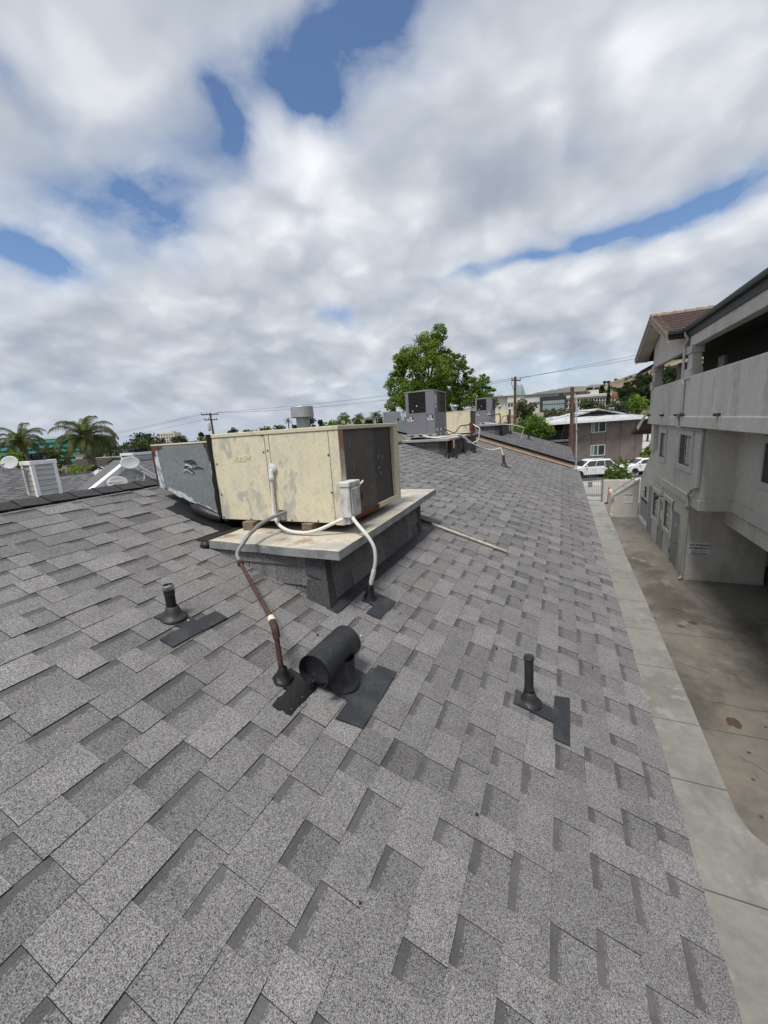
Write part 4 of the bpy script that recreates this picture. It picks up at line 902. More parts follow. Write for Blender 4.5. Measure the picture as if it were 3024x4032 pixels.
# electrics and piping of the middle group
jack('rusty conduit rising by the near corner of the middle curb', -2.475, 9.34, [(-2.475, 9.34, -.72), (-2.48, 9.35, -.55), (-2.475, 9.36, -.40), (-2.49, 9.38, -.36)], .018, MT['rustpipe'], H)
rb = thing('disconnect_box', 'rusty orange box hung below the middle pan', 'electrical box', (-2.43, 9.78, -.6))
m = MB(); m.box(-2.50, -2.42, 9.70, 9.86, -.62, -.36); m.build('case', MT['rust'], rb, bevel=.006)
m = MB(); m.box(-2.42, -2.405, 9.72, 9.84, -.58, -.38); m.build('cover', MT['fascia'], rb, bevel=.004)
jack('black looped conduit below the rusty orange box', -2.386, 9.727, [(-2.386, 9.727, -.75), (-2.40, 9.73, -.6), (-2.47, 9.68, -.68), (-2.49, 9.62, -.5), (-2.47, 9.65, -.40)], .014, MT['black'], H)
jack('black cable drooping from the nearer grey unit to the roof', -2.433, 10.897, [(-2.433, 10.897, -.78), (-2.39, 10.7, -.55), (-2.37, 10.5, -.40), (-2.45, 10.35, -.29), (-2.79, 10.2, -.10)], .013, MT['black'], H)
rb2 = thing('disconnect_box', 'tall rusty red switch box beside the middle cream air conditioner', 'electrical box', (-2.35, 11.62, -.3))
m = MB(); m.box(-2.40, -2.31, 11.56, 11.68, -.24, .0); m.build('case', MT['rust'], rb2, bevel=.006)
m = MB(); m.box(-2.31, -2.295, 11.575, 11.665, -.22, -.02); m.build('cover', MT['rustpipe'], rb2, bevel=.003)
m = MB(); m.tube([(-2.41, 11.6, -.06), (-2.62, 11.62, -.075), (-2.66, 11.62, -.08)], .016, 8); m.build('nipple', MT['rustpipe'], rb2)
m = MB(); m.tube(spline([(-2.66, 11.62, -.08), (-2.72, 11.6, -.14), (-2.78, 11.6, -.22), (-2.86, 11.62, -.27)], 5), .012, 8); m.build('hose', MT['black'], rb2)
m = MB(); m.tube([(-2.33, 11.55, -.80), (-2.335, 11.57, -.24)], .02, 8); m.build('post', MT['rustpipe'], rb2)
tar_boot(rb2, -2.33, 11.52, .05, .15, 8); 
jack('second tarred riser beside the tall rusty red switch box', -2.30, 11.66, [(-2.30, 11.66, -.80), (-2.315, 11.67, -.55), (-2.36, 11.66, -.38)], .016, MT['black'], H)
wpp = thing('condensate_pipe', 'long white plastic pipe swooping from the nearer grey unit to a black roof stub', 'pipe', (-1.39, 10.8, -1.16))
m = MB(); m.tube(spline([(-3.10, 9.50, -.235), (-2.90, 9.45, -.285), (-2.72, 9.42, -.303), (-2.50, 9.41, -.285), (-2.30, 9.42, -.254), (-2.17, 9.47, -.275), (-2.134, 9.7, -.349), (-1.968, 10.0, -.526), (-1.86, 10.3, -.62), (-1.755, 10.6, -.70), (-1.6, 10.78, -.725), (-1.46, 10.9, -.695)], 5), .016, 10); m.build('run', MT['white'], wpp)
m = MB(); m.tube([(-1.46, 10.9, -.695), (-1.40, 10.88, -.885)], .016, 10); m.build('drop', MT['white'], wpp)
m = MB(); m.tube([(-2.15, 9.6, -.318), (-2.10, 9.78, -.385)], .022, 10); m.build('coupling', MT['white'], wpp)
m = MB(); m.tube([RP(-1.37, 10.80, 0), (-1.392, 10.86, -.885)], [.036, .034], 12); m.build('stub', MT['black'], wpp)
m = MB(); m.lathe(RP(-1.37, 10.80, 0), [(.10, .004), (.075, .012), (.05, .06), (.036, .1)], 14, (.1, 0, 1)); m.build('cone_base', MT['black'], wpp)
plate(wpp, [(-1.45, 10.68), (-1.24, 10.64), (-1.22, 10.9), (-1.45, 10.92)])
w2 = thing('condensate_pipe', 'short cranked white plastic pipe at the far end of the middle cream air conditioner', 'pipe', (-2.15, 11.5, -.5))
m = MB(); m.tube(spline([(-2.32, 11.62, -.04), (-2.205, 11.52, -.114), (-2.105, 11.5, -.185), (-2.12, 11.5, -.34), (-2.146, 11.5, -.48), (-2.22, 11.45, -.535), (-2.30, 11.3, -.555), (-2.36, 11.0, -.50), (-2.25, 10.4, -.40)], 4), .015, 8); m.build('run', MT['white'], w2)

simple_curb('farthest shingle-clad curb, on the stepped-up wing', -3.4, -2.36, 16.97, 20.4, -.135, H2, ((-3.5, 16.88), (-2.26, 16.86), (-2.28, 20.5), (-3.5, 20.5)), 43)
gray_unit('farther and smaller-looking of the two grey packaged air conditioners', -3.28, -2.64, 17.0, 18.08, -.035, .905, .42)
cream_unit('farthest cream air conditioner, on the stepped-up wing', -2.98, -2.24, 19.3, 20.2, -.10, .48)
flue('farthest small capped flue, behind the last cream air conditioner', -2.85, 20.9, .72, .055, -.3)
jack('rusty conduit at the corner of the farthest curb', -2.358, 17.281, [(-2.358, 17.281, -.55), (-2.33, 17.2, -.3), (-2.32, 17.1, .22), (-2.45, 16.95, .24), (-2.75, 16.9, .215)], .02, MT['rustpipe'], H2)
jack('black riser beside the farthest curb', -2.316, 17.58, [(-2.316, 17.58, -.55), (-2.33, 17.6, -.3), (-2.4, 17.6, -.2)], .018, MT['black'], H2)
rb3 = thing('disconnect_box', 'small rusty box in front of the farthest cream air conditioner', 'electrical box', (-2.22, 19.25, -.2))
m = MB(); m.box(-2.30, -2.22, 19.16, 19.27, .0, .22); m.build('case', MT['rust'], rb3, bevel=.005)
m = MB(); m.tube(spline([(-2.31, 19.2, .18), (-2.48, 19.18, .17), (-2.52, 19.15, .0), (-2.60, 19.1, -.08)], 5), .014, 8); m.build('hose', MT['rustpipe'], rb3)
m = MB(); m.tube([(-2.236, 19.264, -.62), (-2.25, 19.22, .0)], .02, 8); m.build('post', MT['rustpipe'], rb3)
tar_boot(rb3, -2.236, 19.26, .05, .15, 9, H2)
jack('last black riser at the far end of the stepped-up wing', -2.19, 19.6, [(-2.19, 19.6, -.62), (-2.19, 19.62, -.3), (-2.28, 19.62, -.22)], .02, MT['black'], H2)
w3 = thing('condensate_pipe', 'white plastic pipe bending down onto the stepped-up far wing roof', 'pipe', (-1.61, 18.08, -.84))
m = MB(); m.tube(spline([(-2.9, 16.93, -.064), (-2.60, 16.9, -.10), (-2.317, 17.0, -.147), (-1.976, 17.5, -.2), (-1.711, 17.8, -.265), (-1.49, 18.08, -.368)], 5), .018, 8); m.tube([(-1.49, 18.08, -.368), (-1.612, 18.08, -.845)], .018, 8); m.build('run', MT['white'], w3)
v4 = thing('vent_pipe', 'short black vent stub alone on the stepped-up far wing', 'vent pipe', tuple(RP(-1.405, 19.58, 0, H2)))
b = RP(-1.405, 19.58, 0, H2); m = MB(); m.tube([b, b+Vector((0, .02, .32))], .04, 12); m.build('pipe', MT['black'], v4)
m = MB(); m.lathe(b, [(.12, .004), (.08, .015), (.05, .07)], 14, (.1, 0, 1)); m.build('cone_base', MT['black'], v4)
plate(v4, [(-1.47, 19.4), (-1.25, 19.3), (-1.22, 19.7), (-1.47, 19.75)], hh=H2)
# ------------------------------------------------------------------ grey stucco apartment block on the right
rb = thing('apartment_block', 'grey stucco apartment block with balcony and tiled gable roof, right of the driveway', 'building', (6, 18, GZ))
def part(name, m, mat='stucco', parent=rb, bevel=0.0): return m.build(name, MT[mat], parent, bevel=bevel)
XW = 4.10
# ground-floor and upper wall facing the drive, as one sheet with the sloping stair edge
m = MB(); poly = [(16.8, GZ-.05), (26.5, GZ-.05), (26.5, -3.65), (23.9, -1.90), (22.66, -1.84), (22.66, -.62), (15.72, -.62), (15.72, -3.28), (16.8, -3.28)]
m.prism([(XW, y, z) for y, z in poly], (.22, 0, 0)); part('wall', m)
m = MB(); m.box(XW+.221, XW+1.4, 22.9, 23.1, GZ, -.62); part('wall', m)
# bay return and recessed upper wall over the garage
m = MB(); m.box(XW+.221, 4.92, 15.72, 15.9, -3.28, -.62); part('wall', m)
m = MB(); m.box(4.92, 5.1, -4, 15.719, -3.27, -.62); part('wall', m)
m = MB(); m.box(XW-.045, XW, 15.674, 22.8, -3.285, -2.95); part('belt_course', m, 'trim', bevel=.02)
m = MB(); m.box(XW+.001, 4.921, 15.674, 15.719, -3.283, -2.92); part('belt_course', m, 'trim', bevel=.015)
m = MB(); m.box(4.875, 4.92, -4, 15.673, -3.272, -2.93); part('belt_course', m, 'trim', bevel=.015)
m = MB(); m.box(5.02, 5.3, -4, 16.79, -3.84, -3.29); part('garage_beam', m)
m = MB(); m.box(XW+.221, 6.33, 16.8, 17.0, GZ, -3.29); part('garage_wall', m)
m = MB(); m.box(XW+.23, 6.34, 16.775, 16.799, GZ, GZ+.09); part('skirting', m, 'trim')
m = MB(); m.box(6.33, 11, 18.9, 19.1, GZ, -3.3); part('garage_back_wall', m, 'stucco')
m = MB(); m.box(5.301, 12, -4, 18.9, -3.40, -3.30); part('garage_ceiling', m, 'trim')
m = MB(); m.box(11, 11.2, -4, 19, GZ, -3.3); part('garage_back_wall', m, 'stucco')
# balcony: parapet with a heavier lower band, floor, columns, back wall, ceiling, beam
XB = 3.95
m = MB(); m.box(XB, XB+.16, -4, 24.35, -.30, 1.06); part('parapet', m, bevel=.02)
m = MB(); m.box(XB-.05, XB+.2, -4, 24.4, -.64, -.285); part('balcony_edge', m, bevel=.015)
m = MB(); m.box(XB+.2, 5.9, -4, 24.35, -.62, -.40); part('balcony_floor', m, 'trim')
m = MB(); m.box(5.7, 5.9, -4, 23.3, -.40, 2.45); part('balcony_back_wall', m, 'balcony_shade')  # wall and ceiling coloured dark to stand in for the balcony's shade
m = MB(); m.box(XB+.3, 5.95, -4, 24.2, 2.28, 2.42); part('balcony_ceiling', m, 'balcony_shade')
m = MB(); m.box(XB+.02, XB+.3, -4, 17.9, 2.05, 2.56); part('beam', m, bevel=.01)
m = MB(); m.box(XB+.3, 5.9, 24.15, 24.3, -.40, .9); part('parapet', m)
def column(y0, y1, x0, x1):
    c = MB(); c.box(x0+.05, x1-.05, y0+.06, y1-.06, 1.06, 2.10); o = part('column', c, bevel=.01)
    c = MB(); c.box(x0, x1, y0, y1, 1.82, 2.08); c.build('capital', MT['trim'], o, bevel=.012)
    c = MB(); c.box(x0-.02, x1, y0-.02, y1+.02, .98, 1.33); c.build('plinth', MT['trim'], o, bevel=.012)
column(17.45, 18.12, XB-.03, XB+.34); column(23.75, 24.35, XB-.03, XB+.38); column(23.75, 24.3, 4.9, 5.3)
m = MB(); m.box(5.6, 5.75, 20.2, 20.9, -.4, 1.9); part('column', m)
# gable over the far bay
m = MB(); gp_ = [(18.2, 2.0), (24.2, 2.0), (24.2, 2.95), (22.05, 3.72), (18.2, 2.42)]
m.prism([(XB+.001, y, z) for y, z in gp_], (.2, 0, 0)); part('gable_wall', m)
AY, AZ, GX, GX2 = 22.1, 3.98, 3.42, 9.5
e1y, e1z, e2y, e2z = 18.45, 2.60, 25.75, 2.64
for (ey, ez, nm) in ((e1y, e1z, 'near'), (e2y, e2z, 'far')):
    m = MB(); a = [(GX+.02, ey, ez), (GX2, ey, ez), (GX2, AY, AZ), (GX+.02, AY, AZ)]
    lo = [(x, y, z-.16) for x, y, z in a]; 
    if ey > AY: a.reverse(); lo.reverse()
    m.hexa(lo, a); o = part('gable_roof', m, 'tile')
    m = MB(); f = [(GX-.02, ey, ez-.10), (GX-.02, AY, AZ-.10), (GX-.02, AY, AZ-.24), (GX-.02, ey, ez-.24)]
    m.prism(f, (.045, 0, 0)); part('rake_board', m, 'trim')
    m = MB(); sf = [(GX+.03, ey, ez-.165), (GX+.03, AY, AZ-.165), (XB, AY, AZ-.165), (XB, ey, ez-.165)]
    if ey > AY: sf.reverse()
    m.hexa([(x, y, z-.02) for x, y, z in sf][::-1], sf[::-1]); part('soffit', m, 'stucco')
    nT = 15
    for k in range(nT):           # barge tiles lapping down the rake
        t0, t1 = k/nT, (k+.84)/nT
        p = lambda t, up: (ey+(AY-ey)*t, ez+(AZ-ez)*t+up)
        (ya, za), (yb, zb) = p(t0, .075), p(t1, .035); (yc, zc), (yd, zd) = p(t1, -.15), p(t0, -.13)
        mm = MB(); q = [(ya, za), (yb, zb), (yc, zc), (yd, zd)]
        if ey < AY: q.reverse()
        mm.prism([(GX-.06, y, z) for y, z in q], (.05, 0, 0)); q2 = [(ya, za), (yb, zb), (yb, zb-.02), (ya, za-.02)]
        if ey < AY: q2.reverse()
        mm.prism([(GX-.01, y, z) for y, z in q2], (.22, 0, 0)); mm.build('barge_tile', MT['tile_tan'], rb)
    if ey < AY:                  # courses of flat tiles on the slope we see
        nC = 11
        for c_ in range(nC):
            t0, t1 = c_/nC, (c_+1.12)/nC; mm = MB()
            (ya, za), (yb, zb) = p(t0, .045), p(min(t1, 1), .012)
            mm.hexa([(GX+.2, ya, za-.03), (GX2, ya, za-.03), (GX2, yb, zb-.03), (GX+.2, yb, zb-.03)], [(GX+.2, ya, za), (GX2, ya, za), (GX2, yb, zb), (GX+.2, yb, zb)]); mm.build('tile_course', MT['tile'], o)
for k in range(14):               # ridge tiles
    x0 = GX-.05 + k*.41; mm = MB(); hgt = [.10, .075]
    pr_ = [(-.13, -.06), (-.09, .04), (0, .075), (.09, .04), (.13, -.06)]
    mm.mesh([(x0, AY+a, AZ+b_+.045) for a, b_ in pr_]+[(x0+.45, AY+a*.86, AZ+b_*.86+.02) for a, b_ in pr_], [(i, i+1, i+6, i+5) for i in range(4)]+[(0, 1, 2, 3, 4), (9, 8, 7, 6, 5)]); mm.build('ridge_tile', MT['tile_tan'], rb)
# main roof above the balcony, its eave and the green gutter
m = MB(); m.hexa([(3.9, -4, 2.62), (10, -4, 4.7), (10, 18.4, 4.7), (3.9, 18.4, 2.62)], [(3.9, -4, 2.74), (10, -4, 4.82), (10, 18.4, 4.82), (3.9, 18.4, 2.74)]); part('main_roof', m, 'tile')
m = MB(); m.box(3.93, 3.97, -4, 18.4, 2.40, 2.66); part('eave_fascia', m, 'darkmetal')
def gutter(pts_from, pts_to, out):
    a, b_ = Vector(pts_from), Vector(pts_to); o_ = Vector(out); m = MB()
    pr = [(0, .10), (.0, -.02), (.09, -.02), (.11, .04), (.115, .10), (.105, .10), (.10, .05)]
    m.mesh([a+o_*u+Vector((0, 0, w)) for u, w in pr]+[b_+o_*u+Vector((0, 0, w)) for u, w in pr], [(i, i+1, i+8, i+7) for i in range(6)]+[(0, 6, 13, 7)]); part('gutter', m, 'greygreen')
gutter((3.92, -4, 2.64), (3.92, 18.36, 2.64), (-1, 0, 0)); gutter((3.40, 18.44, 2.62), (3.92, 18.44, 2.64), (0, -1, 0))
# downpipe
dp_ = MB(); dp_.tube([(3.88, 18.22, 2.62), (3.88, 18.18, 2.50), (3.93, 17.98, 2.32), (3.88, 18.16, 2.14), (3.88, 18.18, 1.02), (3.90, 18.02, .86), (3.89, 17.98, -.14), (3.845, 18.2, -.30), (3.845, 18.18, -.62), (3.92, 18.15, -.70), (4.03, 18.0, -.715), (4.03, 15.80, -.715), (4.03, 15.76, -.80), (4.03, 15.80, -2.52), (4.03, 16.46, -2.70), (4.0, 16.55, -2.84), (3.99, 16.66, -2.95), (3.99, 16.66, -3.32), (4.04, 16.72, -3.42), (4.04, 16.72, -5.86), (3.95, 16.66, -5.98)], .048, 8, smooth=False)
part('downpipe', dp_, 'pipe')
for y in (21.14, 18.68, 17.83, 14.16, 24.1, 10.5): m = MB(); m.box(XB-.14, XB+.02, y-.07, y+.07, -.275, -.19); part('scupper', m, 'darkmetal')
drip = plain('drip_stain', (.455, .44, .415), .95, 0, .2, 3, .4, 30, .1)
for y, w, z0, z1, x in ((21.14, .10, -.62, -.30, XB-.0515), (18.68, .09, -.60, -.30, XB-.0515), (14.16, .13, -.61, -.30, XB-.0515), (10.5, .2, -.61, -.30, XB-.0515), (11.3, .28, -.27, .95, XB-.0015), (13.2, .22, -.27, 1.02, XB-.0015)):
    rr = random.Random(int(y*10)); m = MB(); n = 9; L_ = [(y-w*(.6+.5*rr.random()), z1-(z1-z0)*k/n) for k in range(n+1)]; R__ = [(y+w*(.6+.5*rr.random()), z1-(z1-z0)*k/n) for k in range(n+1)]
    m.face([(x, a, b_) for a, b_ in L_] + [(x, a, b_) for a, b_ in reversed(R__)]); m.build('drip_stain', drip, rb)
def window(y0, y1, z0, z1, x=XW, split=.5, dark=True, nx=2, nz=4, lattice='near'):
    m = MB()
    for a, b_, c, d in ((y0-.2, y0, z0-.2, z1+.2), (y1, y1+.2, z0-.2, z1+.2), (y0, y1, z1, z1+.2), (y0, y1, z0-.2, z0)): m.box(x-.05, x+.02, a, b_, c, d)
    w = part('window', m, 'trim', bevel=.012)
    m = MB(); m.box(x-.012, x-.004, y0, y1, z0, z1); m.build('pane', MT['glass'], w)
    ym = y0+(y1-y0)*split
    m = MB(); m.box(x-.020, x-.0125, ym, y1, z0, z1); m.build('screen', MT['screen'], w)
    m = MB(); m.box(x-.019, x-.0126, y0+.06, ym-.1, z0+.08, z1-.1); m.build('curtain', MT['curtain'], w)
    t = .022
    m = MB()
    for k in range(nz+1): zz = z0+(z1-z0)*k/nz; m.box(x-.034, x-.0205, y0, ym, zz-t/2, zz+t/2)
    for k in range(nx+1): yy = y0+(ym-y0)*k/nx; m.box(x-.032, x-.0205, yy-t/2, yy+t/2, z0, z1)
    m.box(x-.034, x-.0208, y1-t, y1, z0, z1); m.build('glazing_bars', MT['bars'], w)
    return w
window(17.15, 18.64, -2.03, -.95); window(21.07, 22.03, -2.07, -1.0, split=.55); window(12.2, 13.85, -2.05, -1.03, x=4.92)
window(19.15, 20.3, -4.90, -3.74, split=.62); window(21.45, 22.7, -4.95, -3.80, split=.6)
def door(y0, y1, z1, lab=None):
    m = MB(); m.box(XW-.012, XW+.02, y0, y1, GZ+.06, z1); d = part('door', m, 'door', bevel=.006)
    m = MB()
    for a, b_, c, e in ((y0-.06, y0, GZ, z1+.06), (y1, y1+.06, GZ, z1+.06), (y0, y1, z1, z1+.06)): m.box(XW-.03, XW+.01, a, b_, c, e)
    m.build('door_frame', MT['door'], d)
    m = MB(); m.tube([(XW-.012, y0+.1, -5.05), (XW-.07, y0+.1, -5.05), (XW-.07, y0+.2, -5.05)], .014, 6); m.build('handle', MT['darkmetal'], d)
    return d
d1 = door(17.92, 18.83, -3.92); m = MB(); m.box(XW-.016, XW-.0125, 18.3, 18.38, -4.45, -4.33); m.build('notice', MT['label'], d1)
d2 = door(20.42, 21.40, -4.0); m = MB(); m.box(XW-.016, XW-.0125, 20.78, 20.95, -4.75, -4.35); m.build('notice', MT['label'], d2)
d3 = door(22.95, 23.78, -3.75)
m = MB(); m.box(XW-.02, XW+.01, 24.15, 26.0, -5.6, -4.78); part('access_panel', m, 'door', bevel=.01)
m = MB(); m.box(XW-.008, XW+.01, 24.15, 26.0, -4.779, -4.62); part('panel_gap', m, 'ink')
m = MB(); m.box(XW-.06, XW, 23.9, 26.2, GZ, GZ+.28); part('plinth', m, 'trim', bevel=.02)
m = MB(); m.box(XW-.05, XW, 24.65, 24.9, -4.45, -3.9); part('meter_box', m, 'darkmetal', bevel=.01)
m = MB(); m.lathe((XW-.06, 24.78, -4.1), [(0, .07), (.07, .06), (.08, 0)], 12, (-1, 0, 0)); part('meter', m, 'galv_light')
m = MB(); m.tube([(XW, 20.55, -3.70), (XW-.16, 20.65, -3.66), (XW-.22, 20.95, -3.76)], .02, 6); m.lathe((XW-.22, 21.02, -3.79), [(0, .05), (.07, .03), (.09, -.06), (0, -.05)], 10, (0, -.6, 1)); part('wall_lamp', m, 'darkmetal')
m = MB(); m.box(XW-.07, XW, 20.85, 21.05, -3.38, -3.22); part('junction_box', m, 'trim', bevel=.01)
m = MB(); m.tube([(XW-.02, 18.9, -3.55), (XW-.05, 18.9, -3.75), (XW-.02, 18.9, -3.95)], .014, 6); part('cable_stub', m, 'ink')
m = MB(); m.box(XW-.01, XW+.01, 19.0, 19.18, -5.75, -5.55); part('vent_grille', m, 'darkmetal')
m = MB(); m.box(3.98, 4.3, 23.2, 23.75, -1.9, -.64); part('stair_post', m)
# lower tiled porch roof peeping out beyond the balcony
m = MB(); m.hexa([(3.55, 24.45, -.78), (3.6, 27.5, -1.3), (5, 27.5, -1.3), (5, 24.45, .15)], [(3.55, 24.45, -.62), (3.6, 27.5, -1.1), (5, 27.5, -1.1), (5, 24.45, .3)]); part('porch_roof', m, 'tile')
m = MB(); m.prism([(3.50, 24.43, -.95), (4.0, 24.43, .12), (4.0, 24.43, .34), (3.45, 24.43, -.78)], (0, -.05, 0)); part('porch_rake', m, 'trim')
m = MB(); m.hexa([(3.55, 24.6, 1.85), (5, 24.6, 2.6), (5, 27, 2.6), (3.7, 27, 1.85)], [(3.5, 24.6, 1.98), (5, 24.6, 2.75), (5, 27, 2.75), (3.6, 27, 1.98)]); part('lower_gable_roof', m, 'tile')
# NO PARKING notice on the garage wall
sg = thing('notice_board', 'white NO PARKING IN DRIVEWAY notice on the grey garage wall', 'sign', (4.5, 16.78, -5.05))
sx0, sx1, sz0, sz1, sy = 4.19, 4.80, -5.06, -4.64, 16.797
m = MB(); m.box(sx0, sx1, sy-.012, sy, sz0, sz1); m.build('board', MT['label'], sg, bevel=.004)
text_mesh('NO PARKING', .098, MT['text_grey'], sg, ((sx0+sx1)/2, sy-.0135, sz1-.115), (1, 0, 0), (0, 0, 1), align='CENTER', bold=.0045)
text_mesh('IN DRIVEWAY', .092, MT['text_grey'], sg, ((sx0+sx1)/2, sy-.0135, sz1-.225), (1, 0, 0), (0, 0, 1), align='CENTER', bold=.0045)
rr = random.Random(4)
for k, (zz, hh_, mt_, w_) in enumerate(((sz1-.27, .010, 'text_grey', .4), (sz1-.295, .010, 'text_grey', .52), (sz1-.318, .010, 'text_grey', .46), (sz1-.36, .022, 'redink', .5), (sz1-.392, .020, 'redink', .44))):
    x = (sx0+sx1)/2-w_/2
    while x < (sx0+sx1)/2+w_/2:
        l = .03+.05*rr.random(); m = MB(); m.box(x, min(x+l, (sx0+sx1)/2+w_/2), sy-.0135, sy-.0122, zz-hh_, zz); m.build('print_line', MT[mt_], sg); x += l+.014
# the enclosure with the sloping top at the end of the drive
sh = thing('stair_enclosure', 'grey stucco enclosure with a sloping top and white notice at the end of the driveway', 'enclosure', (3.5, 27, GZ))
m = MB(); m.prism([(2.86, 26.75, GZ), (4.09, 26.75, GZ), (4.09, 26.75, -3.86), (2.86, 26.75, -4.76)], (0, .15, 0)); m.build('wall', MT['stucco'], sh)
m = MB(); m.prism([(2.72, 26.95, GZ), (2.86, 26.9, GZ), (2.86, 26.9, -4.60), (2.72, 26.95, -4.68)], (0, 1.6, 0)); m.build('wall', MT['stucco'], sh)
m = MB(); m.hexa([(2.68, 26.69, -4.80), (4.09, 26.69, -3.82), (4.09, 26.80, -3.82), (2.68, 26.80, -4.80)], [(2.68, 26.69, -4.74), (4.09, 26.69, -3.755), (4.09, 26.80, -3.755), (2.68, 26.80, -4.74)]); m.build('coping', MT['trim'], sh)
m = MB(); m.tube([(2.70, 27.0, -4.60), (3.96, 27.0, -3.69)], .035, 8); m.build('handrail', MT['pipe'], sh)
for t in (.15, .5, .9): m = MB(); m.tube([(2.70+1.26*t, 27.0, -4.60+.91*t), (2.72+1.26*t, 26.9, -4.76+.91*t)], .014, 6); m.build('rail_bracket', MT['darkmetal'], sh)
m = MB(); m.box(2.86, 4.09, 26.72, 26.749, GZ, GZ+.06); m.build('kerb', MT['trim'], sh)
nb = thing('notice_board', 'white notice with a red heading on the sloping enclosure', 'sign', (3.57, 26.74, -5.18))
m = MB(); m.box(3.35, 3.80, 26.735, 26.748, -5.18, -4.62); m.build('sheet', MT['label'], nb)
m = MB(); m.box(3.37, 3.78, 26.7325, 26.7345, -4.73, -4.67); m.build('heading', MT['redink'], nb)
for k in range(7): m = MB(); m.box(3.40, 3.75-.04*(k % 3), 26.7328, 26.7345, -4.80-.045*k, -4.79-.045*k); m.build('print_line', plain('pale_red_print', (.5, .34, .36), .7) if k == 0 else bpy.data.materials['pale_red_print'], nb)
# concrete block on the edge
cb_ = MB(); cb_.box(2.68, 2.84, 26.5, 26.72, GZ, GZ+.2); cb_.box(2.70, 2.72, 26.75, 27.6, GZ, GZ+.18); o = cb_.build('concrete_block', MT['pale_concrete'], None, bevel=.01); tag(o, 'small grey concrete blocks beside the sloping enclosure', 'block')
# boundary wall and gate
bw = thing('boundary_wall', 'pale grey stucco boundary wall beside the iron gate', 'wall', (3.8, 31.6, GZ))
m = MB(); m.box(2.68, 6.5, 31.5, 31.72, GZ, -4.50); m.build('wall', MT['stucco'], bw, bevel=.02)
gt = thing('gate', 'grey iron gate of upright bars with spear tips at the end of the walk', 'gate', (2.1, 31.5, GZ))
m = MB(); m.box(2.545, 2.65, 31.45, 31.55, GZ, -4.46); m.build('post', MT['ironpaint'], gt)
m = MB(); m.box(1.20, 1.27, 31.46, 31.54, GZ, -4.5); m.build('post', MT['ironpaint'], gt)
for z in (GZ+.08, -4.56, -4.30 - .0): m = MB(); m.box(1.27, 2.545, 31.48, 31.52, z-.02, z+.02) if z != -4.30 else m.tube([(1.2, 31.5, -4.45), (1.9, 31.5, -4.34), (2.55, 31.5, -4.42)], .014, 6); m.build('rail', MT['ironpaint'], gt)
for k in range(11):
    x = 1.33+k*.115; zt = -4.22-.05*abs(k-5)/2
    m = MB(); m.box(x-.011, x+.011, 31.49, 31.51, GZ+.08, zt); m.lathe((x, 31.5, zt-.02), [(.012, 0), (.024, .03), (0, .10)], 6); m.build('bar', MT['ironpaint'], gt)
m = MB(); m.box(1.72, 1.98, 31.47, 31.53, -5.0, -4.62); m.build('lock_box', MT['ironpaint'], gt)
lwll = thing('garden_wall', 'low white wall seen through the iron gate', 'wall', (1.4, 34.5, GZ))
m = MB(); m.box(.2, 3.4, 34.4, 34.6, GZ, -5.25); m.build('wall', MT['whitebldg'], lwll)
gr = MB(); gr.box(.2, 3.4, 33.6, 34.4, GZ, GZ+.03); tag(gr.build('lawn_strip', MT['drygrass']), kind='structure')
co = thing('delineator_post', 'orange traffic delineator post on a black base by the boundary wall', 'traffic post', (2.96, 30.93, GZ))
m = MB(); m.lathe((2.96, 30.93, GZ), [(.20, 0), (.20, .05), (.10, .08), (0, .08)], 8); m.build('base', MT['tyre'], co)
m = MB(); m.lathe((2.96, 30.93, GZ+.06), [(.085, 0), (.06, .55), (.05, .85), (.045, .9), (.06, .94), (.06, 1.0), (.03, 1.08), (0, 1.08)], 14); m.build('post', MT['orange'], co)
for z in (.72, .86): m = MB(); m.lathe((2.96, 30.93, GZ+.06+z), [(.062, 0), (.062, .05)], 14); m.build('band', MT['fascia'], co)
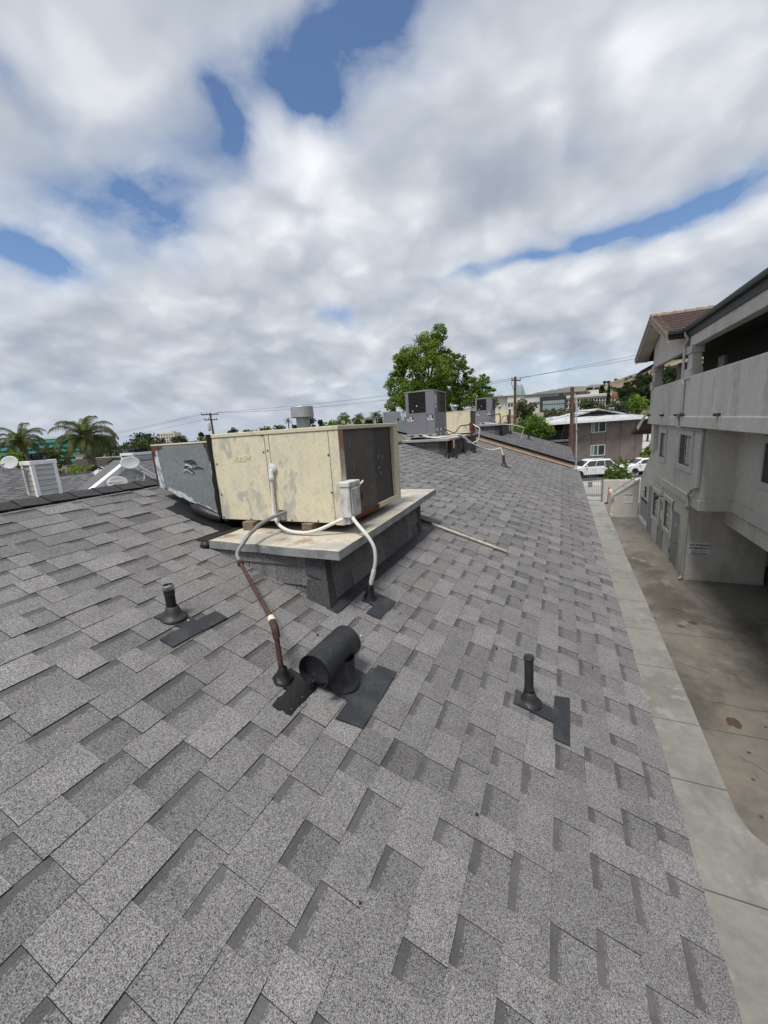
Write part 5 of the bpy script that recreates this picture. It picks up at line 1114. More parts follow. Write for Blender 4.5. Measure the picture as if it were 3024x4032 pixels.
# ------------------------------------------------------------------ neighbouring building on the left
def roof_slab(parent, xr, zr, xe, y0, y1, seed, t=T, back=True, ex=.15, name='roof', mat='shingle_far'):
    """gable roof with its ridge along y at (xr, zr); the slope towards +x is laid with shingles"""
    ze = zr - t*(xe-xr)
    m = MB(); m.hexa([(xr, y0, zr-.12), (xe, y0, ze-.12), (xe, y1, ze-.12), (xr, y1, zr-.12)], [(xr, y0, zr-.01), (xe, y0, ze-.01), (xe, y1, ze-.01), (xr, y1, zr-.01)])
    if back:
        xb = 2*xr-xe; m.hexa([(xb, y0, ze-.12), (xr, y0, zr-.12), (xr, y1, zr-.12), (xb, y1, ze-.12)], [(xb, y0, ze-.01), (xr, y0, zr-.01), (xr, y1, zr-.01), (xb, y1, ze-.01)])
    o = m.build(name, MT['deck'], parent)
    rr = random.Random(seed); f = MB(); x = xr
    while x < xe-.02:
        x1 = min(x+ex, xe); y = y0-rr.random()*.3; gap = False
        while y < y1:
            w = .13+.25*rr.random(); ya, yb = max(y, y0), min(y+w, y1); h0, h1 = (.0, .006) if gap else (.004, .013); tn = (.7+.25*rr.random()) if gap else (.9+.3*rr.random())
            if yb-ya > .03:
                z0, z1 = zr-t*(x-xr), zr-t*(x1-xr)
                f.face([(x, ya, z0+h0), (x1, ya, z1+h1), (x1, yb, z1+h1), (x, yb, z0+h0)], 0, (tn, 0, 0, 1))
                f.face([(x1, ya, z1-.006), (x1, yb, z1-.006), (x1, yb, z1+h1), (x1, ya, z1+h1)], 0, (.3, 0, 0, 1))
                f.face([(x, ya, z0-.004), (x1, ya, z1-.004), (x1, ya, z1+h1), (x, ya, z0+h0)], 0, (.3, 0, 0, 1))
            y += w; gap = not gap
        x = x1
    tag(f.build('shingle_field', MT[mat], o, col=True), kind='stuff')
    rc = MB(); y = y0
    while y < y1:
        for sgn in (1, -1): 
            q = [(xr, y, zr+.03), (xr+sgn*.14, y, zr+.03-.14*t), (xr+sgn*.14, y+.22, zr+.018-.14*t), (xr, y+.22, zr+.018)]
            if sgn < 0: q.reverse()
            rc.face(q, 0, (.8+.4*rr.random(), 0, 0, 1))
        y += .19
    tag(rc.build('ridge_caps', MT['cap'], o, col=True), kind='stuff')
    return o
nb_ = thing('apartment_building', 'neighbouring low building with dark shingle roofs beyond the ridge on the left', 'building', (-20, 10, GZ))
roof_slab(nb_, -20.6, -.50, -13.2, -6, 9.1, 61)
roof_slab(nb_, -20.6, -1.13, -13.2, 9.101, 12.0, 62)
roof_slab(nb_, -21.0, -.86, -13.2, 12.6, 26, 63)
m = MB(); m.box(-27, -13.8, -5.5, 25.5, GZ, -3.1); m.build('wall', MT['siding_tan'], nb_)
for y0, z in ((9.08, -.6), (12.62, -.96)): 
    m = MB(); m.prism([(-27, y0, -3.1), (-13.8, y0, -3.1), (-20.7, y0, z)], (0, .06, 0)); m.build('gable_wall', MT['siding'], nb_)
# grey sided gable with white barge boards
gb = thing('gable_dormer', 'grey clapboard gable with white barge boards and a louvre, left of the near duct', 'gable', (-17, 11.4, -3))
def gpt(s, z):   # s runs along the gable plane
    return Vector((-16.98 - .36*s*.93, 11.42 + .93*s, z))
APZ = -.70; sl, sr_ = .40, .53; L_, R_ = -3.2, 2.9
gn = Vector((.93, .335, 0)).normalized()*-1
z = -2.2; k = 0
while z < APZ-.06:
    zt = min(z+.165, APZ-.03); a = -(APZ-z)/sl, (APZ-z)/sr_; b_ = -(APZ-zt)/sl, (APZ-zt)/sr_
    m = MB(); q = [gpt(a[0], z), gpt(a[1], z), gpt(b_[1], zt), gpt(b_[0], zt)]; o_ = Vector((.04, .015, 0))
    m.face([q[0]+o_, q[1]+o_, q[2], q[3]]); m.face([q[0], q[1], q[1]+o_, q[0]+o_]); m.build('clapboard', MT['siding'], gb); z += .165
for sgn, sl_, ln in ((-1, sl, 3.2), (1, sr_, 2.5)):
    m = MB(); off = Vector((.11, .04, 0))
    for (w0, w1, o0, o1) in ((.0, .21, .02, .16), (-.05, .05, .02, .20)):
        a = [gpt(sgn*0-.0, APZ+.06-w0), gpt(sgn*ln, APZ+.06-w0-sl_*ln), gpt(sgn*ln, APZ+.06-w1-sl_*ln), gpt(0, APZ+.06-w1)]
        a = [p + Vector((o0, o0*.36, 0)) for p in a]
        if sgn < 0: a.reverse()
        m.prism(a[::-1], (o1-o0, (o1-o0)*.36, 0))
    m.build('barge_board', MT['trimwhite'], gb)
    m = MB(); a = [gpt(0, APZ+.10), gpt(sgn*ln, APZ+.10-sl_*ln)]; bk = Vector((-.7, 0, 0))
    q = [a[0]+Vector((.14, .05, 0)), a[1]+Vector((.14, .05, 0)), a[1]+bk, a[0]+bk]
    if sgn > 0: q.reverse()
    m.hexa([p-Vector((0, 0, .035)) for p in q], q); m.build('roof', MT['shingle_far'], gb, col=True)
lv0 = gpt(.42, -1.56)
m = MB()
for k in range(4): z = -1.56+.06*k; m.face([gpt(.36, z)+Vector((.03, .01, 0)), gpt(.58, z)+Vector((.03, .01, 0)), gpt(.58, z+.05)+Vector((.05, .018, 0)), gpt(.36, z+.05)+Vector((.05, .018, 0))])
m.build('louvre', MT['trimwhite'], gb)
m = MB(); m.face([gpt(.34, -1.58)+Vector((.025, .009, 0)), gpt(.60, -1.58)+Vector((.025, .009, 0)), gpt(.60, -1.31)+Vector((.025, .009, 0)), gpt(.34, -1.31)+Vector((.025, .009, 0))]); m.build('louvre_back', MT['ink'], gb)
# chimneys: boarded chases with white corner boards and black caps
def chimney(label, x0, x1, y0, y1, zb, zt, boards=7):
    c = thing('chimney', label, 'chimney', ((x0+x1)/2, (y0+y1)/2, zb))
    m = MB(); m.box(x0+.03, x1-.03, y0+.03, y1-.03, zb, zt-.02); m.build('core', MT['siding'], c)
    n = boards; z0 = zb
    for k in range(n):
        a, b_ = zb+(zt-.14-zb)*k/n, zb+(zt-.14-zb)*(k+1)/n
        m = MB(); m.face([(x1+.008, y0+.1, a), (x1+.008, y1-.1, a), (x1-.028, y1-.1, b_), (x1-.028, y0+.1, b_)]); m.face([(x1-.03, y0+.1, a), (x1-.03, y1-.1, a), (x1+.008, y1-.1, a), (x1+.008, y0+.1, a)]); m.build('clapboard', MT['siding'], c)
        m = MB(); m.face([(x1-.1, y0+.005, a), (x0+.1, y0+.005, a), (x0+.1, y0+.025, b_), (x1-.1, y0+.025, b_)][::-1]); m.face([(x1-.1, y0+.03, a), (x0+.1, y0+.03, a), (x0+.1, y0+.005, a), (x1-.1, y0+.005, a)]); m.build('clapboard', MT['siding_tan'], c)
    for a, b_, c_, d in ((x1-.1, x1+.012, y0-.012, y0+.105), (x1-.1, x1+.012, y1-.105, y1+.012), (x0-.012, x0+.1, y0-.012, y0+.1)): m = MB(); m.box(a, b_, c_, d, zb, zt-.12); m.build('corner_board', MT['trimwhite'], c, bevel=.006)
    m = MB(); m.box(x0-.03, x1+.03, y0-.03, y1+.03, zt-.14, zt); m.build('crown_board', MT['trimwhite'], c, bevel=.01)
    yc, xc, w = (y0+y1)/2-.05, (x0+x1)/2, (y1-y0)*.30
    m = MB(); m.box(xc-w, xc+w, yc-w, yc+w, zt, zt+.05); m.box(xc-w*1.1, xc+w*1.1, yc-w*1.1, yc+w*1.1, zt+.22, zt+.26); m.build('spark_cap', MT['ink'], c)
    m = MB()
    for k in range(5):
        for s1 in (-1, 1): yy = yc-w+2*w*k/4; m.box(xc+s1*w-.012, xc+s1*w+.012, yy-.012, yy+.012, zt+.05, zt+.22); m.box(xc-w+2*w*k/4-.012, xc-w+2*w*k/4+.012, yc+s1*w-.012, yc+s1*w+.012, zt+.05, zt+.22)
    m.box(xc-w*.7, xc+w*.7, yc-w*.7, yc+w*.7, zt+.05, zt+.17); m.build('cap_cage', MT['darkmetal'], c)
    return c
chimney('tall white-trimmed boarded chimney on the far left roof', -17.62, -17.0, 8.06, 8.84, -1.75, -.33)
chimney('distant white chimney top with black cap behind the big oval dish', -22.6, -21.6, 15.0, 16.5, -1.3, -.44, 4)
# satellite dishes
def dish(label, c, facing, rx, rz, foot, group, lnb=True):
    d = thing('satellite_dish', label, 'satellite dish', foot, group)
    f = Vector(facing).normalized(); s = f.cross(Vector((0, 0, 1))).normalized(); u = s.cross(f); c = Vector(c); m = MB(); rings = 6; n = 28; vs_ = []
    for i in range(rings+1):
        r = i/rings
        for k in range(n): a = 2*math.pi*k/n; vs_.append(c + s*math.cos(a)*rx*r + u*math.sin(a)*rz*r + f*(.10*rx*(r*r-1)*1.0))
    fs = [(i*n+k, i*n+(k+1) % n, (i+1)*n+(k+1) % n, (i+1)*n+k) for i in range(rings) for k in range(n)]
    m.mesh(vs_, fs, 0, True); o = m.build('reflector', MT['dish'], d); sm = o.modifiers.new('solid', 'SOLIDIFY'); sm.thickness = .014; sm.offset = 0
    m = MB(); ft = Vector(foot); m.tube(spline([ft, ft+Vector((0, 0, .12))*1.0, c-u*rz*.9-f*.14, c-u*rz*.2-f*.14], 5), .022, 8); m.build('mast', MT['dishmetal'], d)
    if lnb:
        a0 = c-u*rz*.95; a1 = c-u*rz*1.05+f*rx*1.15
        m = MB(); m.tube([a0, a1, a1+u*.08], .014, 6); m.build('feed_arm', MT['dishmetal'], d); m = MB(); m.lathe(a1+u*.10, [(0, -.05), (.035, -.05), (.04, .05), (0, .06)], 10, tuple(-f+u*.6)); m.build('feed_horn', MT['dish'], d)
    return d, s, u, f
G_ = 'satellite dishes on the left roofs'
dish('oval dish mounted on the side of the tall white chimney', (-17.55, 7.72, -.33), (.55, -.75, .35), .27, .24, (-17.35, 8.04, -.72), G_)
dish('big pale oval dish above the grey gable', (-16.3, 11.15, -.72), (.80, -.55, .22), .36, .26, tuple(gpt(.75, -1.25)+Vector((.15, .05, 0))), G_, lnb=False)
dd, s_, u_, f_ = dish('oval dish lettered DIRECTV in front of the grey gable', (-15.9, 10.22, -1.42), (.80, -.55, .22), .36, .26, (-15.6, 10.0, -2.25), G_, lnb=False)
rgt = s_ if s_.cross(u_).dot(f_) > 0 else -s_
cd_ = Vector((-15.9, 10.22, -1.42))
text_mesh('DIRECTV', .095, MT['label'], dd, cd_ + f_*.004 + u_*.03 - rgt*.19, rgt, u_, depth=.004, bold=.001)
m = MB(); m.lathe(cd_ - f_*.004 + u_*.065 - rgt*.25, [(0, .012), (.04, .01), (.04, .0)], 12, tuple(f_)); m.build('emblem', MT['label'], dd)
dish('small white dish tilted skywards between the palm trunk and the grey gable', (-19.5, 11.85, -1.16), (.5, -.4, .75), .26, .2, (-19.3, 11.8, -1.65), G_)
wr = thing('cable', 'pale coax cable looping from the big oval dish over the near ridge', 'cable', (-16.5, 12, -1.5))
m = MB(); m.tube(spline([tuple(gpt(.75, -1.28)+Vector((.2, .07, 0))), (-16.4, 11.7, -1.45), (-16.0, 11.3, -1.52), (-15.7, 10.95, -1.62), (-15.6, 10.9, -1.8)], 5), .012, 6); m.build('line', MT['white'], wr)
# peach house farther off
ph = thing('house', 'peach stucco house gable beyond the left roofs', 'house', (-47, 30, GZ))
m = MB(); m.prism([(-45.6, 28.3, GZ), (-45.6, 31.6, GZ), (-45.6, 31.6, -2.6), (-45.6, 29.3, -1.32), (-45.6, 28.3, -1.9)], (-6, 0, 0)); m.build('wall', MT['peach'], ph)
m = MB(); m.hexa([(-45.3, 29.3, -1.36), (-45.3, 33.5, -2.3), (-52, 33.5, -2.3), (-52, 29.3, -1.36)], [(-45.3, 29.3, -1.22), (-45.3, 33.5, -2.1), (-52, 33.5, -2.1), (-52, 29.3, -1.22)]); m.build('roof', MT['slateroof'], ph)
m = MB(); m.hexa([(-45.3, 28.0, -2.1), (-45.3, 29.3, -1.36), (-52, 29.3, -1.36), (-52, 28.0, -2.1)], [(-45.3, 28.0, -1.98), (-45.3, 29.3, -1.22), (-52, 29.3, -1.22), (-52, 28.0, -1.98)]); m.build('roof', MT['brown_dark'], ph)
m = MB(); m.hexa([(-52, 30.5, -1.8), (-50, 33, -1.9), (-53, 36, -1.9), (-56, 33, -1.8)], [(-52, 30.5, -1.3), (-50, 33, -1.35), (-53, 36, -1.35), (-56, 33, -1.3)]); m.build('roof', MT['slateroof'], ph)
# teal office building
to = thing('office_building', 'teal-banded office building behind the two big palms', 'building', (-178, 88, GZ))
uu = Vector((.916, .396)); 
bc = (-178.0, 88.3)
m = MB(); m.obox(bc, (uu.x, uu.y), -20, 16.0, 1.0, 20, GZ, 4.3); m.build('wall', MT['darkglass'], to)
for k, (z0, z1) in enumerate(((3.95, 4.7), (1.75, 2.75), (-.75, .05-.0), (-1.9, -1.0), (-4.2, -3.2))):
    z0 = [2.75, .85, -1.0, -2.9, -4.8][k]; z1 = z0+1.0
    m = MB(); m.obox(bc, (uu.x, uu.y), -20.3, 16.3, .3, 1.0, z0, z1); m.build('band', MT['teal'], to)
for k in range(26): m = MB(); m.obox(bc, (uu.x, uu.y), -20+k*1.4, -19.85+k*1.4, .7, 1.0, GZ, 4.2); m.build('mullion', MT['galv_light'], to)
m = MB(); m.obox(bc, (uu.x, uu.y), -20.5, 16.5, .2, 20, 4.0, 4.6); m.build('cornice', MT['cream_bldg'], to)
bh = thing('house', 'pale low building glimpsed behind the right palm trunk', 'house', (-76, 44, GZ)); m = MB(); m.obox((-76, 44), (.916, .396), -1.5, 6, 0, 6, GZ, -.9); m.build('wall', MT['cream_bldg'], bh); m = MB(); m.obox((-76, 44), (.916, .396), -1.8, 6.3, -.3, 6.3, -.9, -.7); m.build('roof', MT['slateroof'], bh)
# white apartment tower far away
wt = thing('apartment_tower', 'distant white apartment tower above the dark trees on the left', 'building', (-358, 288, GZ))
c_ = (-358.4, 288.1)
m = MB(); m.obox(c_, (.916, .396), -10.5, 7.2, 0, 14, GZ, 9.2); m.build('wall', MT['cream_bldg'], wt); m = MB(); m.obox(c_, (.916, .396), -7, 3.5, 3, 12, 9.2, 10.8); m.build('penthouse', MT['cream_bldg'], wt)
for r in range(4):
    for k in range(6): m = MB(); m.obox(c_, (.916, .396), -8.8+k*2.6, -7.6+k*2.6, -.12, .05, 6.6-r*2.6, 7.9-r*2.6); m.build('window', MT['glass'], wt)
# ------------------------------------------------------------------ brown apartment house across the street
bb = thing('apartment_house', 'brown stucco two-storey apartment house with white rolled roof across the street', 'building', (5, 57, GZ))
P0 = (1.7, 52.5)
def ob(m, s0, s1, d0, d1, z0, z1): return m.obox(P0, U, s0, s1, d0, d1, z0, z1)
m = MB(); ob(m, -1.15, 7.55, 0, 9, GZ, -.80); m.build('wall', MT['brown'], bb)
m = MB(); ob(m, -3.4, -1.15, 1.6, 9, GZ, -.80); m.build('wall', MT['brown_dark'], bb)
for s in (1.47, 3.15, 4.87, 6.66): m = MB(); ob(m, s-.02, s+.02, -.008, 0, GZ, -.8); m.build('seam', MT['brown_dark'], bb)
def bwin(s0, s1, z0, z1, d=0.0, dark=False):
    m = MB(); f = .09
    for a, b_, c, e in ((s0, s0+f, z0, z1), (s1-f, s1, z0, z1), (s0+f, s1-f, z0, z0+f), (s0+f, s1-f, z1-f, z1), ((s0+s1)/2-.05, (s0+s1)/2+.05, z0+f, z1-f)): ob(m, a, b_, d-.05, d+.02, c, e)
    w = m.build('window', MT['winframe'], bb)
    m = MB(); ob(m, s0+f, (s0+s1)/2-.05, d-.02, d-.012, z0+f, z1-f); m.build('pane', MT['glass_teal'], w)
    m = MB(); ob(m, (s0+s1)/2+.05, s1-f, d-.018, d-.010, z0+f, z1-f); m.build('pane', MT['glass'], w)
    m = MB(); ob(m, s0+f+.12, s0+f+.36, d-.026, d-.0205, z0+f, z1-f); m.build('curtain', MT['curtain'], w)
bwin(1.43, 3.15, -2.08, -.84); bwin(1.44, 3.14, -4.76, -3.50); bwin(-3.2, -2.2, -1.7, -.95, 1.6, True)
# recessed balcony at the left end
for z in (-1.60, -1.95, -2.3): m = MB(); ob(m, -3.4, -1.15, .1, .16, z-.03, z+.03); m.build('balcony_rail', MT['darkmetal'], bb)
for k in range(8): m = MB(); ob(m, -3.35+k*.3, -3.30+k*.3, .11, .15, -2.6, -1.6); m.build('baluster', MT['darkmetal'], bb)
m = MB(); ob(m, -3.4, -1.15, 0, 1.6, -2.85, -2.62); m.build('balcony_floor', MT['rollroof'], bb)
for k in range(6): m = MB(); ob(m, -3.4, -1.15, .12, .17, -3.05-.2*k-.05, -3.05-.2*k); m.build('screen_slat', MT['siding_tan'], bb)
m = MB(); ob(m, -3.45, -3.3, 0, .15, GZ, -.8); m.build('post', MT['brown_dark'], bb)
# roof: shallow hip with a raised white gable
m = MB(); q0 = [(-4.0, -1.0), (8.3, -1.0), (8.3, 9.6), (-4.0, 9.6)]; t0 = [(-.5, 2.6), (5.2, 2.6), (5.2, 5.6), (-.5, 5.6)]
W_ = lambda s, d, z: (P0[0]+s*U[0]-d*U[1], P0[1]+s*U[1]+d*U[0], z)
m.hexa([W_(s, d, -.80) for s, d in q0], [W_(s, d, -.66) for s, d in q0]); m.hexa([W_(s, d, -.66) for s, d in q0], [W_(s, d, .05) for s, d in t0], bottom=False); rf = m.build('roof', MT['rollroof'], bb)
m = MB(); ob(m, -4.05, 8.35, -1.06, -1.0, -.86, -.60); m.build('gutter', MT['trimwhite'], bb)
for sgn in (-1, 1):
    m = MB(); a = [W_(2.8, 1.2, .64), W_(2.8+sgn*3.3, 1.2, -.10), W_(2.8+sgn*3.3, 5.5, -.10), W_(2.8, 5.5, .64)]
    if sgn < 0: a.reverse()
    m.hexa([(x, y, z-.16) for x, y, z in a], a); m.build('gable_roof', MT['rollroof'], bb)
m = MB(); m.face([W_(.4, 1.6, -.25), W_(5.2, 1.6, -.25), W_(2.8, 1.6, .5)]); m.build('gable_face', MT['brown_dark'], bb)
m = MB(); ob(m, 2.2, 3.6, 1.2, 2.0, -.30, .0); m.build('roof_vent', MT['ink'], bb)
for s in (4.7, 5.05): m = MB(); c_ = W_(s, 2.0, -.3); m.lathe(c_, [(.13, 0), (.13, .75), (.18, .76), (.18, .95), (0, .98)], 10); m.build('flue', MT['flexgrey'], bb)
m = MB(); m.lathe(W_(-.3, .8, -.55), [(0, .32), (.22, .27), (.3, .0)], 12); m.build('roof_vent', MT['trimwhite'], bb)
m = MB(); ob(m, -2.6, -1.5, 1.0, 2.0, -.5, -.05); m.build('skylight', MT['trimwhite'], bb)
hedge_strip = MB(); ob(hedge_strip, 5.0, 9.5, -1.6, -.2, GZ, GZ+.16); tag(hedge_strip.build('planting_strip', MT['drygrass']), kind='structure')

# ------------------------------------------------------------------ cars
def car(label, c, u, L, Wd, Hh, mat, style, group='parked cars'):
    """c: centre on the ground, u: unit vector pointing to the front"""
    t = thing('parked_car', label, 'car', (c[0], c[1], GZ), group)
    ux, uy = u; nx, ny = -uy, ux; A = Vector((ux, uy, 0)); B = Vector((nx, ny, 0)); O = Vector((c[0], c[1], GZ))
    pt = lambda x, y, z: O + A*x + B*y + Vector((0, 0, z))
    h = L/2
    if style == 'suv': low = [(h, .45), (h, .85), (h-.12, 1.02), (h-1.25, 1.12), (-h+.15, 1.14), (-h, 1.0), (-h, .42)]; roof_ = [(h-1.2, 1.11), (h-2.0, Hh-.08), (h-2.35, Hh), (-h+.75, Hh-.02), (-h+.2, 1.13)]
    elif style == 'hatch': low = [(h, .42), (h-.03, .72), (h-.25, .90), (h-1.0, 1.04), (-h+.1, 1.08), (-h, .95), (-h, .40)]; roof_ = [(h-.85, 1.02), (h-1.75, Hh-.06), (h-2.2, Hh), (-h+.7, Hh-.05), (-h+.1, 1.07)]
    else: low = [(h, .40), (h, .68), (h-.2, .82), (h-1.15, .95), (-h+.9, 1.0), (-h+.05, .98), (-h, .45)]; roof_ = [(h-1.1, .95), (h-1.95, Hh-.05), (h-2.4, Hh), (-h+1.35, Hh-.03), (-h+.6, 1.0)]
    def loft(prof, w0, w1, zt, name, mt, par, shrink):
        m = MB(); secs = []
        zmax = max(z for x, z in prof); zmin = min(z for x, z in prof)
        for s in (-1, -.86, .86, 1):
            row = []
            for x, z in prof:
                k = (z-zmin)/(zmax-zmin); w = (w0+(w1-w0)*k)*(.985 if abs(s) == 1 else 1.0); e = 0 if abs(s) < 1 else .05
                row.append(pt(x*(1-.012*(abs(s) == 1)), s*w*(1 if abs(s) == 1 else 1), z-e*(k > .8)))
            secs.append(row)
        n = len(prof); vs_ = [p for r in secs for p in r]; fs = []
        for i in range(3):
            for k in range(n): fs.append((i*n+k, i*n+(k+1) % n, (i+1)*n+(k+1) % n, (i+1)*n+k))
        fs += [tuple(reversed(range(n))), tuple(range(3*n, 4*n))]
        m.mesh(vs_, fs, 0, False); return m.build(name, mt, par, bevel=.035)
    body = low + [(-h+.1, .26), (h-.1, .24)]
    wb_ = L*.295
    bo = loft(body, Wd/2, Wd/2*.97, 0, 'body', mat, t, 0)
    cab = loft(roof_, Wd/2*.95, Wd/2*.74, 0, 'cabin', mat, t, 0)
    # windows follow the cabin sides
    zlo, zhi = roof_[0][1]+.05, Hh-.13
    wfun = lambda z: (Wd/2*.95+(Wd/2*.74-Wd/2*.95)*((z-min(q[1] for q in roof_))/(Hh-min(q[1] for q in roof_))))+.012
    (xa, za), (xb, zb) = roof_[0], roof_[1]; xat = lambda z: xa+(xb-xa)*(z-za)/(zb-za)
    (xc, zc), (xd, zd) = roof_[3], roof_[4]; xrt = lambda z: xd+(xc-xd)*(z-zd)/(zc-zd)
    f0 = (xat(zlo)-.22, xat(zhi)-.14); r0 = (xrt(zlo)+.25, xrt(zhi)+.12)
    cuts_ = [0, .36, .70, 1.0] if style != 'sedan' else [0, .48, 1.0]
    for s in (-1, 1):
        for a, b_ in zip(cuts_, cuts_[1:]):
            X = lambda t_, top: (f0[1]+(r0[1]-f0[1])*t_) if top else (f0[0]+(r0[0]-f0[0])*t_)
            g = .03
            q = [pt(X(a, 0)-g*(a > 0), s*wfun(zlo), zlo), pt(X(b_, 0)+g*(b_ < 1), s*wfun(zlo), zlo), pt(X(b_, 1)+g*(b_ < 1), s*wfun(zhi), zhi), pt(X(a, 1)-g*(a > 0), s*wfun(zhi), zhi)]
            m = MB(); m.face(q if s > 0 else q[::-1]); m.build('side_window', MT['glass'], t)
    for (x0_, z0_), (x1_, z1_), nm, e in ((roof_[0], roof_[1], 'windscreen', 1), (roof_[4], roof_[3], 'rear_window', -1)):
        q = []
        for xx, zz, tt in ((x0_, z0_, .12), (x1_, z1_, .9)):
            x_ = x0_+(x1_-x0_)*tt; z_ = z0_+(z1_-z0_)*tt; w_ = wfun(z_)-.09; q += [pt(x_+e*.012, -w_, z_+.012), pt(x_+e*.012, w_, z_+.012)]
        m = MB(); m.face([q[0], q[1], q[3], q[2]]); m.build(nm, MT['glass'], t)
    R = .36 if style == 'suv' else .325
    for sx in (1, -1):
        for s in (1, -1):
            ctr = pt(sx*wb_, s*(Wd/2-.11), R); m = MB(); ax_ = tuple(B*s)
            m.lathe(ctr, [(R*.62, -.11), (R*.95, -.11), (R, -.07), (R, .07), (R*.95, .105), (R*.68, .112), (R*.62, .10)], 22, ax_); w = m.build('wheel', MT['tyre'], t)
            m = MB(); m.lathe(ctr, [(0, .09), (R*.18, .105), (R*.2, .085), (R*.5, .09), (R*.64, .11)], 20, ax_); m.build('rim', MT['rim'], w)
            for k in range(7):
                a = 2*math.pi*k/7; dd_ = A*math.cos(a)+Vector((0, 0, 1))*math.sin(a); tt = A*-math.sin(a)+Vector((0, 0, 1))*math.cos(a); cc = ctr+B*s*.104
                m = MB(); m.face([cc+dd_*R*.24-tt*.03, cc+dd_*R*.58-tt*.045, cc+dd_*R*.58+tt*.045, cc+dd_*R*.24+tt*.03][::s]); m.build('rim_slot', MT['ink'], w)
            m = MB(); m.lathe(pt(sx*wb_, s*(Wd/2-.012), R+.02), [(R*1.0, 0), (R*1.16, .016)], 22, ax_); m.build('wheel_arch', MT['ink'] if style == 'suv' else mat, t)
            m = MB(); m.face([pt(sx*wb_+math.cos(a)*R*1.05, s*(Wd/2+.004), max(.22, R+math.sin(a)*R*1.05)) for a in [2*math.pi*k/20*s for k in range(20)]]); m.build('wheel_well', MT['ink'], t)
    for s in (1, -1):
        m = MB(); zl = low[1][1]; m.hexa([pt(h-.34, s*Wd/2*.72, zl-.02), pt(h+.012, s*Wd/2*.55, zl-.02), pt(h+.012, s*Wd/2*.92, zl-.02), pt(h-.34, s*(Wd/2+.006), zl-.02)][::s], [pt(h-.40, s*Wd/2*.72, zl+.15), pt(h-.04, s*Wd/2*.55, zl+.13), pt(h-.04, s*Wd/2*.92, zl+.13), pt(h-.40, s*(Wd/2+.004), zl+.15)][::s]); m.build('headlight', MT['lamp'], t)
        m = MB(); p_ = pt(roof_[0][0]-.45, s*(Wd/2+.09), zlo+.06); m.lathe(p_, [(0, .09), (.07, .06), (.085, 0), (.06, -.05), (0, -.06)], 8, tuple(A)); m.build('mirror', mat, t)
        m = MB(); m.hexa([pt(-h-.01, s*Wd/2*.70, .78), pt(-h-.01, s*Wd/2*.97, .78), pt(-h+.2, s*(Wd/2+.004), .78), pt(-h+.2, s*Wd/2*.7, .78)][::-s], [pt(-h+.02, s*Wd/2*.70, 1.0), pt(-h+.02, s*Wd/2*.97, 1.0), pt(-h+.22, s*(Wd/2+.003), 1.0), pt(-h+.22, s*Wd/2*.7, 1.0)][::-s]); m.build('tail_light', MT['redink'], t)
        for xd in (.2, -.75): m = MB(); m.tube([pt(xd, s*(Wd/2+.012), .93), pt(xd-.2, s*(Wd/2+.012), .94)], .014, 5); m.build('door_handle', mat, t)
        for xd in (.92, -.12, -.98): m = MB(); m.face([pt(xd-.006, s*(Wd/2*.998+.002), .42), pt(xd+.006, s*(Wd/2*.998+.002), .42), pt(xd+.006, s*(Wd/2*.975+.004), 1.08), pt(xd-.006, s*(Wd/2*.975+.004), 1.08)][::s]); m.build('door_gap', MT['ink'], t)
        if style == 'suv': m = MB(); m.tube([pt(h-2.4, s*Wd/2*.66, Hh+.03), pt(-h+.9, s*Wd/2*.66, Hh+.03)], .02, 6); m.build('roof_rail', MT['darkmetal'], t)
        m = MB(); m.box(0, .001, 0, .001, 0, .001) if False else m.face([pt(h-1.0, s*(Wd/2+.003), .26), pt(-h+1.0, s*(Wd/2+.003), .26), pt(-h+1.0, s*(Wd/2+.003), .36), pt(h-1.0, s*(Wd/2+.003), .36)][::-s]); m.build('sill_trim', MT['darkmetal'], t)
    m = MB(); m.face([pt(h+.008, -Wd/2*.5, .5), pt(h+.008, Wd/2*.5, .5), pt(h+.008, Wd/2*.5, .76), pt(h+.008, -Wd/2*.5, .76)]); m.build('front_grille', MT['ink'], t)
    return t
fr = (-U[0], -U[1]); nn = (-U[1], U[0])
def along(p, s, d): return (p[0]+U[0]*s+nn[0]*d, p[1]+U[1]*s+nn[1]*d)
car('white sport utility vehicle parked across the street, half hidden by the shrub', along((1.54, 43.13), 1.42, .86), fr, 4.85, 1.93, 1.76, MT['carwhite'], 'suv')
car('white compact hatchback parked behind the white SUV, cut off by the grey block', along((6.5, 45.55), 1.2, .80), fr, 4.1, 1.72, 1.55, MT['carwhite'], 'hatch')
car('silver sedan in the far car park seen under the balcony', (12.6, 99.0), (-.12, -.993), 4.6, 1.8, 1.46, MT['cargrey'], 'sedan')

